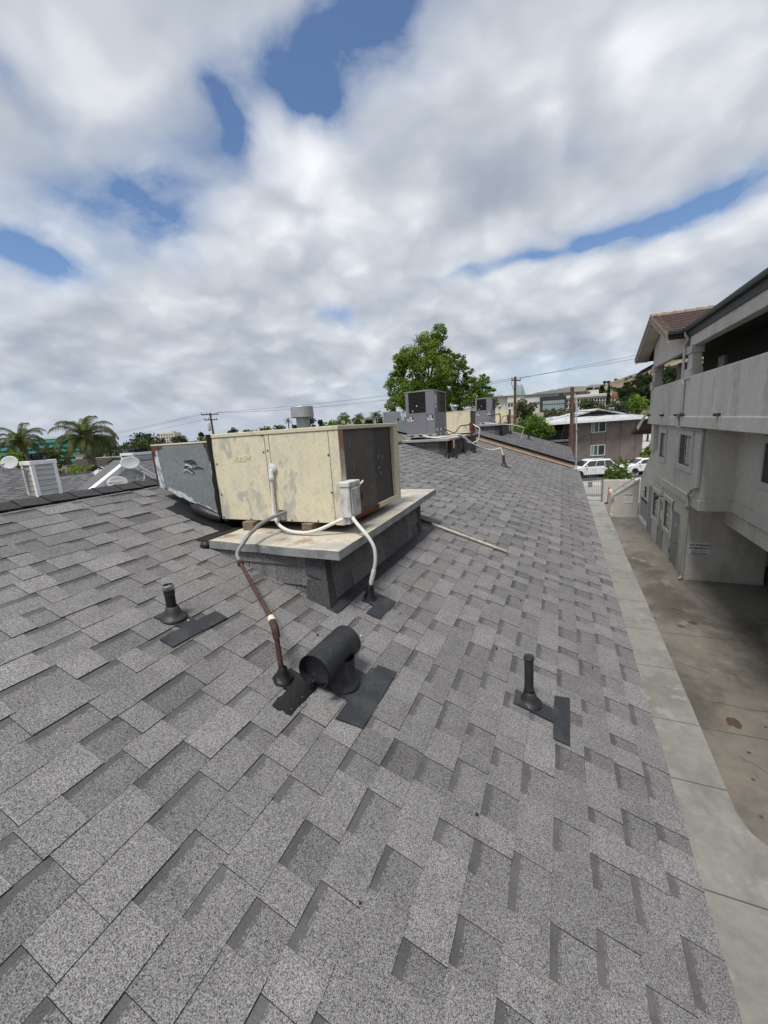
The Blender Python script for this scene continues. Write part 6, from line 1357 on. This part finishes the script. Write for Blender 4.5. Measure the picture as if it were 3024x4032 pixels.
# ------------------------------------------------------------------ utility poles and wires
def pole(label, base, top, r0, r1, arms, extras=None, group='utility poles'):
    p = thing('utility_pole', label, 'utility pole', base, group)
    m = MB(); m.tube([base, top], [r0, r1], 12); m.build('shaft', MT['polewood'], p)
    for (a, b_) in arms:
        m = MB(); a, b_ = Vector(a), Vector(b_); d = (b_-a).normalized(); n = Vector((0, 0, 1)).cross(d)*.06; up = Vector((0, 0, .07))
        m.hexa([a-n-up, b_-n-up, b_+n-up, a+n-up], [a-n+up, b_-n+up, b_+n+up, a+n+up]); m.build('crossarm', MT['polewood'], p)
        for t in (.04, .32, .96):
            q = a+(b_-a)*t; m = MB(); m.lathe(q+up, [(.02, 0), (.02, .08), (.06, .09), (.065, .16), (.03, .2), (0, .21)], 8); m.build('insulator', MT['darkmetal'], p)
    return p
pL = pole('distant utility pole with two crossarms and transformer behind the near air conditioner', (-43.3, 42.0, GZ), (-44.05, 42.59, 3.55), .17, .13, [((-45.16, 42.07, 3.38), (-43.01, 43.01, 3.31)), ((-44.72, 42.1, 2.66), (-43.11, 42.81, 2.59))])
m = MB(); m.lathe((-44.2, 42.2, 1.15), [(0, 0), (.17, 0), (.19, .05), (.19, 1.05), (.15, 1.12), (0, 1.14)], 14); m.build('transformer', MT['dish'], pL)
m = MB(); m.tube([(-43.6, 42.45, 3.3), (-43.85, 42.4, 2.75)], .02, 5); m.build('brace', MT['galv_light'], pL)
p1 = pole('brown utility pole with one crossarm rising behind the farthest cream unit', (-5.25, 51.2, GZ), (-5.32, 52.43, 4.95), .19, .15, [((-5.72, 52.2, 4.60), (-4.73, 52.62, 4.50))])
m = MB(); m.tube(spline([(-5.55, 52.2, 4.6), (-5.75, 52.1, 4.3), (-5.6, 52.2, 3.9), (-5.45, 52.2, 3.4)], 4), .03, 5); m.build('jumper', MT['wire'], p1)
p2 = pole('near bare brown utility pole standing at the corner of the far roof, without crossarm', (.85, 42.3, GZ), (.72, 43.43, 2.6), .19, .165, [])
m = MB(); m.tube([(1.25, 42.0, GZ), (1.18, 42.06, -1.94), (1.04, 42.8, 1.75), (1.0, 42.86, 1.98), (.88, 42.8, 1.98)], .055, 8); m.build('conduit', MT['galv_light'], p2)
m = MB(); m.tube([(1.08, 42.1, GZ), (1.0, 42.2, -1.6), (.93, 42.7, 1.2)], .03, 6); m.build('conduit', MT['wire'], p2)
for z in (-5, -3.8, -2.6, -1.3): m = MB(); m.box(1.10, 1.30, 41.95, 42.12, z, z+.05); m.build('strap', MT['galv_light'], p2)
def wire(label, a, b, sag, r=.012, group='overhead wires'):
    r *= .62
    a, b = Vector(a), Vector(b); pts = [a+(b-a)*(k/14)-Vector((0, 0, sag*4*(k/14)*(1-k/14))) for k in range(15)]
    tag(MB().tube(pts, r, 5).build('overhead_wire', MT['wire']), label, 'wire', group)
wire('upper power line from the crossarm pole over the brown house to the right', (-4.75, 52.6, 4.75), (48, 86, 14.6), .5, .03)
wire('lower power line from the crossarm pole over the brown house to the right', (-5.65, 52.25, 4.75), (48, 87.2, 13.9), .9, .03)
wire('upper power line crossing the big tree to the distant transformer pole', (-5.3, 52.4, 4.8), (-43.05, 43.0, 3.55), .35, .028)
wire('lower power line crossing the big tree to the distant transformer pole', (-5.6, 52.3, 4.6), (-43.6, 42.75, 3.5), .75, .028)
for k, (lab, a, b) in enumerate((('topmost faint power line running left from the transformer pole', (-45.1, 42.1, 3.55), (-108, 50, 1.2)), ('middle faint power line running left from the transformer pole', (-44.6, 42.3, 3.5), (-108, 50.6, .9)), ('lowest faint power line running left from the transformer pole', (-44.7, 42.1, 2.75), (-106, 52, .5)))): wire(lab, a, b, .6, .022)
wire('thick black service cable from the bare pole down to the near wing', (.75, 43.0, .35), (-6.5, 24.5, -.1), .25, .035)
wire('second thick black service cable below the first one by the bare pole', (.75, 43.0, .1), (-6.5, 24.6, -.35), .3, .03)
wire('black cable bundle from the bare pole across the brown house roof', (.8, 43.1, .35), (26, 58, 1.1), .5, .05)
wire('slack black cable beside the bundle over the brown house roof', (.8, 43.1, .1), (26, 58, .8), .7, .03)
wire('steel guy wire slanting down beside the bare pole', (.5, 43.3, .5), (-1.2, 40.5, GZ), 0, .02)
# ------------------------------------------------------------------ hills
def lerp_tab(tab, t):
    if t <= tab[0][0]: return tab[0][1]
    for (a, u), (b, v) in zip(tab, tab[1:]):
        if t <= b: return u+(v-u)*(t-a)/(b-a)
    return tab[-1][1]
CREST = [(-.35, -4), (-.25, 4), (-.10, 9), (0, 14), (.03, 22), (.055, 34), (.067, 39.5), (.077, 42), (.093, 46), (.11, 49), (.128, 53), (.144, 55), (.156, 57), (.165, 60), (.2, 68), (.3, 80), (.5, 88), (.7, 70)]
def hill_h(t, r):
    c = lerp_tab(CREST, t); mid = 3.2 if t < .1 else 3.2+60*(t-.1); mid = min(mid, 12) if t > -.2 else -5.5
    if r < 125: return GZ-.3
    if r < 265: return GZ-.3 + (mid-GZ)*(r-125)/140
    if r < 310: return mid
    if r < 710: k = (r-310)/400; return mid + (c-mid)*(k*k*.35+k*.65)
    return c - (r-710)*.35
hr = random.Random(3)
def grid_sheet(name, ts, rs, hf, mat, rough=0.0):
    vs_ = []; nt, nr = len(ts), len(rs)
    for t in ts:
        k = 1/math.sqrt(1+t*t)
        for r in rs: vs_.append((t*r*1.0, r, hf(t, r)+(hr.random()-.5)*rough*r/700))
    fs = [(i*nr+j, (i+1)*nr+j, (i+1)*nr+j+1, i*nr+j+1) for i in range(nt-1) for j in range(nr-1)]
    m = MB(); m.mesh(vs_, fs, 0, True); return tag(m.build(name, mat), kind='structure')
grid_sheet('hillside', [-.35+.0125*k for k in range(85)], [120, 125, 160, 200, 240, 265, 285, 310, 350, 400, 450, 500, 550, 600, 640, 680, 710, 740, 800, 900], hill_h, MT['drygrass'], .8)
RIDGE = [(-.5, 20), (-.3, 40), (-.15, 70), (-.077, 88), (-.0585, 94), (-.03, 100), (-.009, 101.5), (.005, 104.5), (.0157, 106), (.03, 104), (.0415, 102), (.05, 104.5), (.058, 106), (.0705, 104), (.1, 104), (.16, 120), (.3, 140), (.6, 120)]
grid_sheet('far_hills', [-.5+.0062*k for k in range(178)], [1000, 1150, 1300, 1450, 1600, 1690, 1720, 1760, 1900, 2200], lambda t, r: (GZ-2 + (lerp_tab(RIDGE, t)*1.0-GZ+2)*max(0, min(1, (r-1000)/700))**1.3) if r <= 1720 else lerp_tab(RIDGE, t)-(r-1720)*.25, MT['farhill'], 1.5)
lh = MB(); tb = [(-.72, 4), (-.64, 9), (-.60, 17), (-.55, 21.5), (-.50, 24), (-.45, 24), (-.4, 20), (-.3, 12)]
grid_sheet('low_hill', [-.75+.01*k for k in range(48)], [700, 800, 900, 1000, 1100, 1300], lambda t, r: (GZ-1+(lerp_tab(tb, t)*1.35-GZ)*max(0, min(1, (r-700)/300))) if r <= 1000 else lerp_tab(tb, t)*1.35-(r-1000)*.1, MT['farhill'], 1.0)

# ------------------------------------------------------------------ trees
def hz(x, y):
    if y > 100 and abs(x/y) < .35: return hill_h(x/y, y)
    return GZ
RT, UP = Vector((.916, .396, 0)), Vector((0, 0, 1)); FW = Vector((-.396, .916, 0))
def leaves(m, c, r, n, size, rr, squash=1.0, shell=.55, tone=(0, 1), depth=1.0, droop=0.0):
    for _ in range(n):
        while True:
            d = Vector((rr.uniform(-1, 1), rr.uniform(-1, 1), rr.uniform(-1, 1)))
            if .05 < d.length < 1: break
        d.normalize(); q = (shell + (1.06-shell)*rr.random()**.7)
        p = Vector(c) + Vector((d.x*r*depth, d.y*r*depth, d.z*r*squash))*q
        nrm = (d*.7 + Vector((rr.uniform(-1, 1), rr.uniform(-1, 1), rr.uniform(-.4, 1)))).normalized()
        a = nrm.orthogonal().normalized(); b = nrm.cross(a); th = rr.random()*6.283; a, b = a*math.cos(th)+b*math.sin(th), b*math.cos(th)-a*math.sin(th)
        s = size*(.55+.9*rr.random()); a *= s*.5; b *= s*.34
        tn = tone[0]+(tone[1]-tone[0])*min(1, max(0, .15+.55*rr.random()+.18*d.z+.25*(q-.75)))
        m.face([p-a, p-a*.1-b, p+a, p-a*.1+b], 0, (tn, 0, 0, 1))
def tree(name, label, blobs, mat, base, leaf, dens, seed, group=None, trunk=.16, tone=(0, 1), cat='tree', clump=True, limbs=5):
    """blobs: (centre, radius, squash); leaves gather in small clumps on each blob"""
    rr = random.Random(seed); t = thing(name, label, cat, base, group); m = MB()
    for c, r, sq in blobs:
        c = Vector(c); n = int(dens*r*r)
        if clump:
            k = max(7, int(9*r/max(leaf, .2)*.36+8))
            for _ in range(k):
                d = Vector((rr.gauss(0, 1), rr.gauss(0, 1), rr.gauss(0, 1))).normalized(); q = .62+.38*rr.random()
                cc = c + Vector((d.x*r, d.y*r, d.z*r*sq))*q; cr = r*(.26+.2*rr.random())
                leaves(m, cc, cr, max(6, n//k), leaf, rr, .85, .3, tone)
        else: leaves(m, c, r, n, leaf, rr, sq, .5, tone)
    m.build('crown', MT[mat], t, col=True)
    b0 = Vector(base); cs = [Vector(c) for c, r, sq in blobs]; lowest = min(c[2]-r for c, r, sq in blobs); ctr = sum(cs, Vector())/len(cs)
    fork = Vector((b0.x*.6+ctr.x*.4, b0.y*.6+ctr.y*.4, lowest+.25*(ctr.z-lowest))); w = MB()
    if fork.z < b0.z+.3: fork.z = b0.z+.3
    w.tube([b0, b0.lerp(fork, .5)+Vector((trunk*.4, 0, 0)), fork], [trunk*1.25, trunk, trunk*.8], 8)
    for c in sorted(cs, key=lambda c: -c.z)[:limbs]: w.tube([fork-Vector((0, 0, trunk)), fork.lerp(c, .5)+Vector((rr.uniform(-.3, .3), rr.uniform(-.3, .3), .1)), c], [trunk*.6, trunk*.36, trunk*.12], 6)
    w.build('trunk', MT['bark'], t)
    return t
def at_(o, dx, dz, dd=0.0): return tuple(Vector(o)+RT*dx+UP*dz+FW*dd)
S = .00887
T1 = [(800, 150, 110, 0), (690, 250, 150, .5), (560, 420, 210, -1), (380, 450, 150, 0), (300, 740, 180, .6), (640, 640, 230, -1.5), (210, 960, 120, 0), (470, 900, 230, -.8), (840, 440, 130, .8), (740, 880, 210, .3), (860, 700, 120, 0), (300, 560, 110, 0), (600, 1100, 260, 0)]
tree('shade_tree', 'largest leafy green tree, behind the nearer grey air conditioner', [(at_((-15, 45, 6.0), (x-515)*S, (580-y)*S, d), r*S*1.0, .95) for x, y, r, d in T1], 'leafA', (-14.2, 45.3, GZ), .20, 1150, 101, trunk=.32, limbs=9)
S2 = .3135*48/1590
T2 = [(930, 420, 85), (1060, 450, 80), (1010, 620, 160), (1150, 600, 70), (1160, 740, 90), (920, 800, 130), (1080, 900, 140), (960, 1000, 150)]
tree('shade_tree', 'dark green tree against the right side of the largest tree', [(at_((-11.6, 49.6, 4.9), (x-1025)*S2, (705-y)*S2), r*S2, 1.0) for x, y, r in T2], 'leafA', (-11.6, 49.8, GZ), .21, 1000, 102, trunk=.24, tone=(0, .72), limbs=7)
S3 = .3135*52/1590
T3 = [(1350, 720, 85), (1260, 760, 100), (1400, 860, 90), (1330, 960, 130), (1220, 900, 110), (1430, 980, 70), (1500, 1000, 60)]
tree('shade_tree', 'bright lime green tree right of the dark green tree', [(at_((-9.9, 54.6, 3.7), (x-1305)*S3, (850-y)*S3), r*S3, 1.0) for x, y, r in T3], 'leafB', (-9.9, 54.6, GZ), .2, 1000, 103, trunk=.2, limbs=6)
def crown(c, rx, rz, n, rr, dep=None):
    out = []; c = Vector(c)
    for _ in range(n):
        a = rr.random()*6.283; q = rr.random()**.5*.62; r = min(rx, rz*1.3)*(.34+.26*rr.random())
        out.append((tuple(c+RT*math.cos(a)*rx*q+UP*math.sin(a)*rz*q*.95+FW*rr.uniform(-.5, .5)*(dep or rx)), r, .9))
    return out
def simple_tree(label, c, rx, rz, mat, leaf, seed, n=7, dens=None, group=None, tone=(0, 1), down=True, name='tree', trunk=.18):
    rr = random.Random(seed); b = (c[0], c[1], hz(c[0], c[1]))
    bl = crown(c, rx, rz, n, rr)
    if down and c[2]-rz > b[2]+1.5: bl += crown((c[0], c[1], c[2]-rz*.9), rx*.9, rz*.8, max(3, n//2), rr)
    return tree(name, label, bl, mat, b, leaf, dens or 17.0/(leaf*leaf), seed, group, trunk, tone, limbs=4)
G1 = 'trees beyond the far roof'; G2 = 'trees on the hillside'; G3 = 'trees along the left skyline'
simple_tree('olive green tree right behind the crossarm pole', (-6.6, 87.1, 2.0), 2.6, 2.3, 'leafC', .38, 201, 10, group=G1)
simple_tree('bright green low tree between the far roof and the brown house', (-3.4, 48.7, -1.0), 2.4, 1.5, 'leafB', .24, 202, 10, group=G1)
simple_tree('bright green low tree left of the crossarm pole', (-7.6, 47.5, -.6), 1.7, 1.5, 'leafB', .24, 222, 7, group=G1, tone=(0, .8))
simple_tree('broad olive tree in front of the dark glass block', (-1.4, 83.4, .3), 2.8, 1.5, 'leafC', .36, 203, 10, group=G1)
simple_tree('feathery green tree in front of the white campus, right of the bare pole', (5.0, 103.4, 1.7), 2.2, 2.5, 'leafC', .42, 204, 9, group=G1, tone=(0, .8))
simple_tree('dark rounded tree behind the white rolled roof', (8.4, 110.3, .8), 2.2, 1.8, 'leafC', .45, 205, 7, group=G1, tone=(0, .8))
simple_tree('mid-green bushy tree right of the white roof gable', (12.2, 117.8, 1.2), 3.2, 2.0, 'leafC', .46, 206, 9, group=G1)
simple_tree('lighter green tree beside the grey block at the right', (16.8, 119.9, 1.8), 3.0, 2.8, 'leafA', .46, 207, 9, group=G1)
simple_tree('small olive tree just right of the bare pole', (2.0, 96.2, .5), 1.6, 1.3, 'leafC', .4, 208, 6, group=G1)
simple_tree('yellow-green tree behind the white parapet right of the silver sedan', (15.5, 96, -1.5), 2.0, 2.0, 'leafA', .4, 209, 6, group=G1)
for k, (c, rx, rz, lab) in enumerate([((31.7, 274.3, 11.0), 4.2, 3.4, 'dark oak left of the wooded slope, beside the red roof'), ((36.5, 288.3, 14.0), 5.0, 5.0, 'tall dark oak in the middle of the wooded slope'), ((43.1, 302.8, 16.0), 5.2, 6.4, 'largest dark oak high on the wooded slope'), ((49.0, 304.8, 17.0), 5.0, 6.4, 'dark oak on the wooded slope hard against the grey block'), ((33.3, 217.2, 7.0), 5.4, 3.6, 'dark spreading oak low on the wooded slope'), ((21.9, 304.5, 15.6), 2.0, 2.6, 'small dark tree behind the white campus roof'), ((26.0, 200, 4.6), 4.6, 3.0, 'dark oak below the red roofed house'), ((39, 250, 8.5), 6, 4.4, 'dark oak between the upper and lower oaks of the wooded slope'), ((36, 190, 3.5), 5, 3.6, 'lowest dark oak of the wooded slope by the balcony'), ((57, 306, 19), 6.5, 6.5, 'dark oak seen through the balcony opening, left'), ((66, 318, 21), 6.5, 7, 'dark oak seen through the balcony opening, middle'), ((76, 322, 24), 7, 7, 'dark oak seen through the balcony opening, right'), ((47, 255, 11), 6, 5, 'dark oak low behind the balcony parapet'), ((60, 262, 13), 7, 6, 'dark oak low behind the balcony column'), ((52, 360, 22), 6, 5, 'highest dark oak of the wooded slope')]):
    simple_tree(lab, c, rx, rz, 'leafD', 1.0, 300+k, 10, dens=24, group=G2, trunk=.3)
for k, (c, r, lab) in enumerate([((55.2, 706.8, 45.9), 2.9, 'left of the three oaks on the hill crest'), ((61.6, 709.7, 46.0), 3.4, 'middle of the three oaks on the hill crest'), ((70.3, 714.0, 47.6), 3.0, 'right of the three oaks on the hill crest')]):
    simple_tree(lab, c, r, r*.85, 'leafD', 1.6, 330+k, 6, dens=14, group=G2, down=False, trunk=.4)
simple_tree('far dark tree on the ridge behind the campus roof', (23.9, 486.9, 26.0), 4.4, 2.6, 'leafD', 1.4, 340, 7, dens=16, group=G2)
sc_ = MB(); rr = random.Random(8)
for k in range(46):
    t = rr.uniform(.05, .17); r = rr.uniform(420, 690); c = (t*r, r, hill_h(t, r)+1.0); leaves(sc_, c, rr.uniform(1.6, 5.0), 40, 2.0, rr, .6, .2, (0, .8))
tag(sc_.build('scrub', MT['leafD'], col=True), 'dark scrub dotted over the dry hillside', 'scrub', kind='stuff')
cy = thing('cypress', 'dark pencil cypress at the right end of the white campus', 'tree', (20.4, 235.4, hz(20.4, 235.4))); m = MB(); rr = random.Random(5)
for k in range(16): f = k/15; leaves(m, (20.4, 235.4, 5.0+9.2*f), 1.05*(1-f)**.7+.1, 42, .7, rr, 1.3, .3, (0, .6))
m.build('crown', MT['leafD'], cy, col=True); m = MB(); m.tube([(20.4, 235.4, hz(20.4, 235.4)), (20.4, 235.4, 6)], .2, 6); m.build('trunk', MT['bark'], cy)
for k, (c, rx, rz, mt_, leaf, lab) in enumerate([
    ((-104.3, 76.4, .2), 5.4, 2.9, 'leafD', .55, 'broad dark tree clump left of the distant white tower'), ((-104.1, 87.8, .4), 3.4, 2.1, 'leafD', .5, 'dark tree just right of the distant white tower'),
    ((-122.8, 113.3, 1.8), 1.2, 1.6, 'leafD', .5, 'little pointed dark tree left of the transformer pole'), ((-97.9, 90.4, .1), 2.3, 1.1, 'leafB', .42, 'bright low tree at the foot of the transformer pole'),
    ((-112.3, 118.1, 2.3), 2.4, 1.6, 'leafC', .5, 'small rounded olive tree above the left end of the near air conditioner'), ((-100.0, 112.3, 1.5), 2.0, 1.3, 'leafY', .45, 'thin brownish tree above the near air conditioner'),
    ((-81.2, 98.3, 1.4), 2.7, 1.6, 'leafY', .42, 'yellowing tree above the middle of the near air conditioner'), ((-83.7, 108.4, 1.6), 2.5, 1.7, 'leafC', .45, 'green tree between the yellowing tree and the fan palm'),
    ((-79.0, 110.7, 2.2), 1.3, 2.6, 'leafD', .45, 'dark narrow tree just left of the galvanised flue'), ((-62.7, 95.6, 2.6), 1.6, 2.2, 'leafD', .4, 'dark conifer just right of the galvanised flue'),
    ((-71.6, 114.1, 3.0), 1.0, 1.4, 'leafD', .42, 'second small dark conifer right of the galvanised flue'), ((-42.0, 71.1, 1.5), 2.3, 1.1, 'leafB', .3, 'low bright green tree above the near coil'),
    ((-29.8, 54.2, 1.5), 1.15, 1.1, 'leafB', .2, 'loose bright green tree top right of the low bright tree'), ((-51.2, 100.7, 1.9), 2.6, 1.3, 'leafC', .4, 'green tree around the left date palm'),
    ((-48.3, 101.9, 1.7), 1.3, 1.2, 'leafD', .4, 'dark tree between the two date palms'), ((-45.0, 103.2, 1.7), 1.5, 1.4, 'leafD', .4, 'dark tree right of the two date palms'),
    ((-54.6, 24.6, -.9), 2.3, 1.4, 'leafA', .26, 'yellow-green leafy tree behind the tall chimney'), ((-39.8, 22.1, -1.8), 2.6, 1.0, 'leafA', .2, 'leafy green tree right of the tall chimney'),
    ((-72.5, 45.6, -.9), 4.4, 2.2, 'leafD', .4, 'dark tree mass right of the right palm'), ((-58.5, 35.2, -.8), 1.6, 2.0, 'leafC', .3, 'dark hanging foliage right behind the right palm trunk'),
    ((-69.5, 35.8, -.9), 2.0, 2.3, 'leafC', .36, 'weeping olive tree between the two palms'), ((-84, 62, -.2), 4.5, 1.9, 'leafC', .45, 'olive tree farther behind the dark tree mass'), ((-80, 28, -1.2), 3.0, 1.7, 'leafA', .36, 'green tree at the far left below the teal building'),
    ((-60, 70, -.6), 3.2, 1.7, 'leafC', .36, 'olive tree hidden low behind the near duct')]):
    simple_tree(lab, c, rx, rz, mt_, leaf, 400+k, 8, group=G3)
fw_ = MB(); rr = random.Random(99)
for k in range(150):
    a = rr.uniform(-2.2, .02); r = rr.uniform(130, 420); x, y = math.tan(max(-1.25, a))*r if a > -1.25 else -r*rr.uniform(1.2, 3.2), r
    leaves(fw_, (x, y, -2.6+rr.random()*1.8), rr.uniform(3, 6), 40, 1.3, rr, .5, .3, (0, .7))
tag(fw_.build('distant_woods', MT['leafD'], col=True), 'continuous low belt of distant trees along the horizon', 'woods', kind='stuff')
# shrub by the boundary wall and plants
sb_ = [(at_((4.55, 40.7, -4.75), dx, dz, dd), r, 1.0) for dx, dz, dd, r in ((-.7, -.3, 0, .5), (.2, -.4, .2, .6), (.8, -.3, 0, .5), (-.35, .45, 0, .35), (.15, .75, .1, .28), (.65, .4, 0, .36), (-.6, .15, .2, .4), (.3, .1, -.2, .45), (0, -.75, 0, .7), (.75, -.8, 0, .5), (-.75, -.85, 0, .5))]
tree('shrub', 'dark leafy shrub behind the boundary wall hiding the rear of the white SUV', sb_, 'leafA', (4.55, 40.7, GZ), .13, 1100, 501, cat='shrub', trunk=.05, tone=(0, .7))
tree('shrub', 'green leafy shrub below the porch roof by the stair wall', [(at_((8.1, 47.5, -3.6), dx, dz), r, 1) for dx, dz, r in ((0, 0, .6), (.5, -.5, .7), (-.5, -.6, .6), (0, -1.4, .9), (.2, .5, .4))], 'leafA', (8.1, 47.5, GZ), .2, 900, 502, cat='shrub', trunk=.06)

# ------------------------------------------------------------------ palms
def palm(label, base, crown_c, rad, nf, seed, group, fan=False, boot=True, trunk=.2, name='palm_tree', leaf_w=.055, droop=1.0):
    rr = random.Random(seed); p = thing(name, label, 'palm tree', base, group); b, c = Vector(base), Vector(crown_c)
    m = MB(); m.tube([b, b.lerp(c, .5)+Vector((.1, 0, 0)), c-Vector((0, 0, rad*.25))], [trunk*1.15, trunk, trunk*.95], 12); m.build('trunk', MT['palmtrunk'], p)
    if boot: m = MB(); m.tube([c-Vector((0, 0, rad*.34)), c-Vector((0, 0, rad*.12)), c+Vector((0, 0, .12))], [trunk*1.0, trunk*1.75, trunk*.8], 12); m.build('crownshaft', MT['palmboot'], p)
    for k in range(nf):
        az = 2.399963*k+rr.uniform(-.2, .2); el = math.radians(78 - 92*(k/nf)**.8 + rr.uniform(-8, 8)); L = rad*(.85+.3*rr.random())
        hd = Vector((math.cos(az), math.sin(az), 0)); pts = []; pos = c.copy(); e = el; st_ = L/10
        for i in range(11): pts.append(pos.copy()); pos = pos + (hd*math.cos(e)+UP*math.sin(e))*st_; e -= math.radians(13*droop)*(.4+i/9)
        m = MB(); m.tube(pts, [max(.006, .03*(1-i/10.5)) for i in range(11)], 5)
        side = hd.cross(UP).normalized(); sp = spline(pts, 3); nl = len(sp)
        for i in range(3, nl):
            q = i/nl; ll = (.55*math.sin(math.pi*min(1, q*.95+.05))+.16)*rad*.36; d = (sp[i]-sp[i-1]).normalized()
            for s in (-1, 1):
                for rep in range(2):
                    a0 = sp[i]+d*(rep*.5*st_/3); out = (side*s*.85+d*.55+UP*rr.uniform(-.1, .25)).normalized(); tip = a0+out*ll*.55; tip2 = a0+out*ll*.85-UP*ll*(.45+.35*rr.random())*droop; w = d*leaf_w*.5*rad/3
                    tn = .2+.6*rr.random()
                    m.face([a0-w, a0+w, tip+w*.8, tip-w*.8], 0, (tn, 0, 0, 1)); m.face([tip-w*.8, tip+w*.8, tip2], 0, (tn, 0, 0, 1))
        m.build('frond', MT['palm'], p, col=True)
    return p
GP = 'feather palms on the left'
palm('left feather palm with drooping fronds before the teal building', (-57.0, 27.4, GZ), (-56.6, 26.5, 1.25), 2.9, 24, 11, GP, trunk=.30)
palm('right and taller feather palm with thick pale trunk', (-42.6, 25.5, GZ), (-43.3, 25.6, .95), 3.2, 28, 12, GP, trunk=.38)
palm('small fan palm left of the galvanised flue', (-56.1, 76.2, GZ), (-56.1, 76.2, 2.7), 1.15, 16, 13, 'palms on the skyline', trunk=.14, boot=False, droop=.5)
palm('left date palm on the skyline', (-55.5, 110.3, GZ), (-55.5, 110.3, 3.6), 1.9, 26, 14, 'palms on the skyline', trunk=.22, boot=False, droop=.8)
palm('right date palm on the skyline, taller', (-46.7, 103.0, GZ), (-46.7, 103.0, 3.5), 1.9, 26, 15, 'palms on the skyline', trunk=.22, boot=False, droop=.8)

# ------------------------------------------------------------------ white campus on the hill
cp = thing('campus_building', 'long white institutional building with dark glass block on the hill', 'building', (-4, 281, 3))
O0 = (-4.0, 281.1)
def cb3(name, s0, s1, d0, d1, z0, z1, mat, par=cp): m = MB(); m.obox(O0, (RT.x, RT.y), s0, s1, d0, d1, z0, z1); return m.build(name, MT[mat], par)
# s along the facade: s = 0 at the pixel column of the glass block's centre
cb3('wall', 5.2, 34.0, 0, 14, 3, 12.35, 'whitebldg'); cb3('wall', -30.5, 5.2, .4, 14, 3, 14.2, 'whitebldg'); cb3('wall', -46, -30.6, 2, 14, 3, 14.4, 'whitebldg')
cb3('upper_floor', 5.0, 20.0, 3, 14, 12.35, 14.3, 'whitebldg'); cb3('upper_floor', 20.0, 27.0, 2, 12, 12.35, 14.9, 'whitebldg')
cb3('roof_edge', -22, 20.5, -.4, 14, 14.2, 14.55, 'concrete'); cb3('roof_edge', -46, -22.2, -.2, 14, 14.4, 14.75, 'concrete')
gl = cb3('glass_block', -10.0, 4.7, -2.2, .35, 3.5, 12.2, 'darkglass')
cb3('frame', -10.2, 4.9, -2.6, .3, 10.6, 12.5, 'darkmetal', gl); cb3('frame', 4.2, 4.9, -2.6, .3, 3.5, 10.55, 'darkmetal', gl); cb3('frame', -10.2, -9.6, -2.6, .3, 3.5, 10.55, 'darkmetal', gl)
for k in range(9): cb3('glass_panel', -9.4+k*1.5, -8.05+k*1.5, -2.35, -2.21, 4.0, 10.0, 'palefac', gl)
cb3('transom', -9.6, 4.2, -2.5, -2.36, 7.7, 7.95, 'darkmetal', gl)
for k in range(15): cb3('ribbon_window', -19.6+k*1.42, -18.4+k*1.42, .25, .45, 12.75, 13.95, 'palefac')
for k in range(16): cb3('window', 6.1+k*1.75, 7.1+k*1.75, -.12, .05, 8.2, 9.6, 'glass'); cb3('balcony_panel', 5.6+k*1.75, 7.2+k*1.75, -.6, -.05, 10.8, 11.9, 'whitebldg'); cb3('window', 6.1+k*1.75, 7.1+k*1.75, -.12, .05, 5.2, 6.8, 'glass'); cb3('shelf', 5.5+k*1.75, 7.2+k*1.75, -.5, -.02, 7.7, 7.95, 'concrete'); cb3('shelf', 5.5+k*1.75, 7.2+k*1.75, -.5, -.02, 10.0, 10.25, 'concrete')
for k in range(6): cb3('window', -16.8+k*1.1, -16.0+k*1.1, .28, .45, 8.4, 9.8, 'glass')
for k in range(5): cb3('window', -30+k*1.8, -28.8+k*1.8, .28, .45, 8.0, 9.6, 'glass'); cb3('shelf', -30.3+k*1.8, -28.5+k*1.8, 0, .38, 10.2, 10.5, 'concrete')
for a, b_ in ((12.5, 14.4), (20.6, 21.8)): cb3('window', a, b_, (2.9 if a < 15 else 1.9), 3.05, 12.9, 13.9, 'glass')
cb3('recess', 1.6, 4.6, .3, .45, 12.6, 14.0, 'darkglass')
for k in range(4): cb3('roof_plant', -40+k*2.2, -39.2+k*2.2, 4, 5, 14.75, 15.7, 'galv_light')
tk = thing('water_tank', 'pale cylindrical tower with a slanting side fin on the campus roof', 'tower', (-25.2, 273, 14.5)); m = MB(); m.lathe((-25.2, 274.5, 14.0), [(1.75, 0), (1.65, 6.8), (1.5, 7.0), (0, 7.05)], 20); m.build('drum', MT['palefac'], tk)
m = MB(); m.prism([(-23.6, 274.3, 14.2), (-21.6, 275.1, 14.2), (-23.4, 274.4, 20.4)], (0, .4, 0)); m.build('fin', MT['palefac'], tk)
rh = thing('house', 'small red-roofed house beside the cypress on the hill', 'house', (30, 296, 7)); m = MB(); m.obox((29.8, 295.5), (RT.x, RT.y), -3.4, 3.6, 0, 6, 3, 9.8); m.build('wall', MT['cream_bldg'], rh)
m = MB(); q = [(-4, -.6), (4.2, -.6), (4.2, 6.6), (-4, 6.6)]; W3 = lambda s, d, z: tuple(Vector((29.8, 295.5, z))+RT*s+FW*d)
m.hexa([W3(s, d, 9.8) for s, d in q], [W3(s, d, 11.8) for s, d in ((-2.4, 2.5), (1.6, 2.5), (1.6, 3.5), (-2.4, 3.5))]); m.build('roof', MT['redroof'], rh); m = MB(); m.obox((29.8, 295.5), (RT.x, RT.y), 3.0, 3.9, 1, 2, 9.8, 12.0); m.build('chimney', MT['cream_bldg'], rh)
for k in range(3): m = MB(); m.obox((29.8, 295.5), (RT.x, RT.y), -2.4+k*2.1, -1.5+k*2.1, -.1, .02, 7.4, 8.8); m.build('window', MT['glass'], rh)

# ------------------------------------------------------------------ lift the whole place so that the driveway lies at z = 0
for o in list(COL.objects):
    if o.parent is None and o.name != 'sun': o.location.z += EYE
